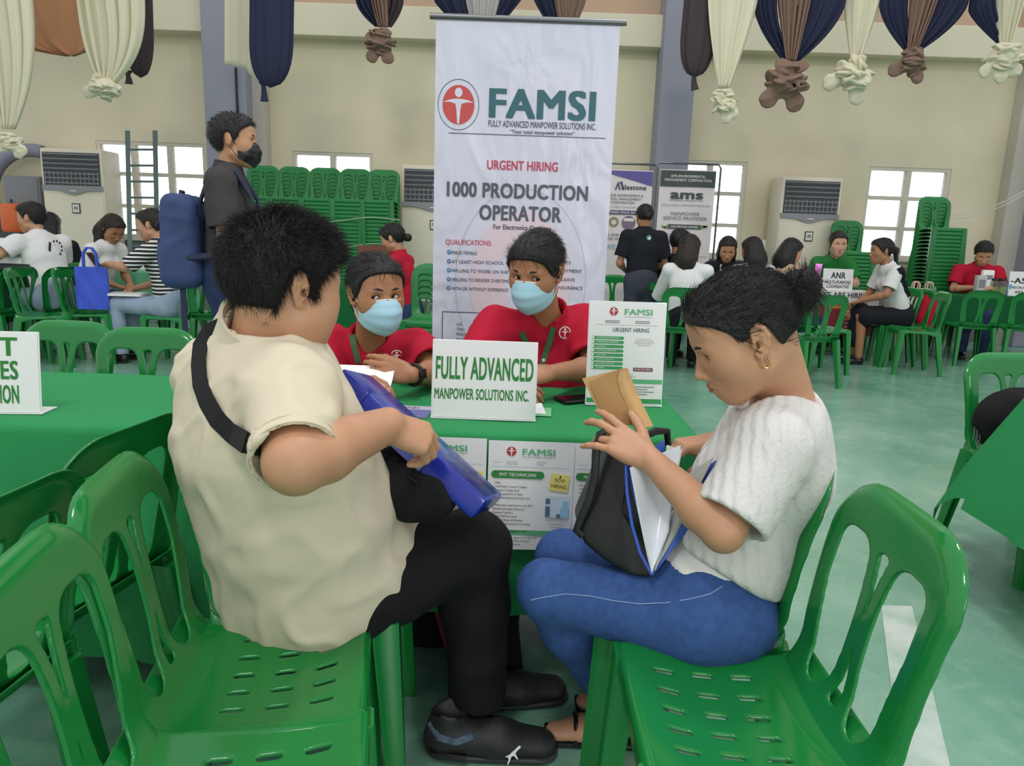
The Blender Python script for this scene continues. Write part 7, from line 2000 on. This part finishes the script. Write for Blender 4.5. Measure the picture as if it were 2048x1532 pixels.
def envelope():
    t = thing('envelope', 'open brown paper envelope sticking out of the black tote bag', 'envelope', tuple(at(1240, 850, 1.50)))
    a, b, c, d = at(1212, 850, 1.53), at(1300, 850, 1.50), at(1254, 735, 1.56), at(1164, 757, 1.60)
    e = quad_sheet(t, 'envelope_back', (a, b, c, d), M_kraft, .003, .004)
    quad_sheet(t, 'envelope_front', (at(1216, 850, 1.515), at(1262, 850, 1.505), at(1240, 738, 1.55), at(1178, 764, 1.58)), M_kraft2, .001, .006)
    mb = MB(); P_ = [at(1240, 742, 1.545), at(1236, 760, 1.54), at(1242, 785, 1.53), at(1254, 812, 1.52), at(1268, 852, 1.50)]
    Q_ = [at(1256, 738, 1.55), at(1262, 760, 1.545), at(1275, 790, 1.535), at(1288, 815, 1.52), at(1306, 852, 1.50)]
    mb.grid(lambda u, v: Vector([np.interp(v*4, range(5), [p_[k] for p_ in P_]) for k in range(3)]).lerp(Vector([np.interp(v*4, range(5), [p_[k] for p_ in Q_]) for k in range(3)]), u)+Vector((0, -.012*math.sin(u*PI), 0)), 10, 16, .001)
    mb.build('envelope_flap', mat('kraft_flap', (202, 162, 106), .65), t, world=True)
envelope()
def clear_folder():
    M_bf = mat('folder_blue', (58, 92, 186), .45); M_cl = mat('folder_clear', (226, 230, 238), .22, noise=(9, .06), bump=(14, .3))
    t = thing('folder', 'blue edged folder of white papers in clear pockets held open by the young woman', 'folder', tuple(at(1305, 1145, 1.34)))
    S = [at(1305, 1150, 1.335)]
    def leaf(name, pts, m, thick=.002, bow=.006): return quad_sheet(t, name, pts, m, thick, bow)
    # left cover and the bundle of clear pockets
    leaf('cover', (at(1308, 1150, 1.340), at(1310, 1148, 1.36), at(1330, 880, 1.52), at(1253, 930, 1.405)), M_bf, .002, -.012)
    leaf('clear_pocket', (at(1304, 1146, 1.322), at(1334, 1060, 1.352), at(1362, 890, 1.50), at(1262, 935, 1.378)), M_cl, .004, -.014)
    leaf('paper_sheet', (at(1310, 1140, 1.332), at(1336, 1050, 1.372), at(1364, 900, 1.545), at(1335, 890, 1.50)), M_paper, .002, .004)
    # right cover leaning on her
    leaf('cover', (at(1306, 1150, 1.335), at(1376, 1060, 1.37), at(1432, 920, 1.39), at(1385, 955, 1.43)), M_bf, .002, .006)
    leaf('cover_lining', (at(1304, 1149, 1.332), at(1352, 1070, 1.36), at(1426, 915, 1.385), at(1372, 950, 1.42)), mat('folder_grey', (176, 176, 170), .5), .002, .004)
    mb = MB(); q = [at(1252, 930, 1.40), at(1254, 985, 1.385), at(1264, 1050, 1.365), at(1280, 1105, 1.345), at(1304, 1150, 1.328)]; mb.tube([tuple(v) for v in q], .0035, 8); mb.build('blue_edging', M_bf, t, world=True)
clear_folder()

# ================================================================ UNDER THE TABLE
def under_table():
    c = atz(845, 1330, 0); t = thing('bag', 'dark bag on the floor under the table between the man and the chair', 'bag', (-.20, 2.05, 0)); B = Body(); B.econe((-.20, 2.05, .10), (-.20, 2.05, .22), .15, .12, (0, 1, 0), .6, 0); B.cut((0, 0, .004), (0, 0, -1)); obj('bag_body', *folds(B.mesh(.008), .006, 20, 4), M_blackf, t, world=True)
    t = thing('bag', 'red striped paper bag hanging behind the lower leg of the man', 'bag', (-.14, 1.86, .0)); mb = MB(); a, b, c_, d = at(864, 1208, 1.86), at(905, 1208, 1.86), at(908, 1310, 1.86), at(890, 1300, 1.86)
    mb.add([tuple(v) for v in (a, b, c_, d)]+[tuple(v+Vector((0, .05, 0))) for v in (a, b, c_, d)], [[0, 3, 2, 1], [4, 5, 6, 7], [0, 1, 5, 4], [1, 2, 6, 5], [2, 3, 7, 6], [3, 0, 4, 7]]); mb.build('bag_body', mat('bag_red', (150, 44, 50), .6, noise=(40, .3)), t, smooth=False, world=True)
under_table()
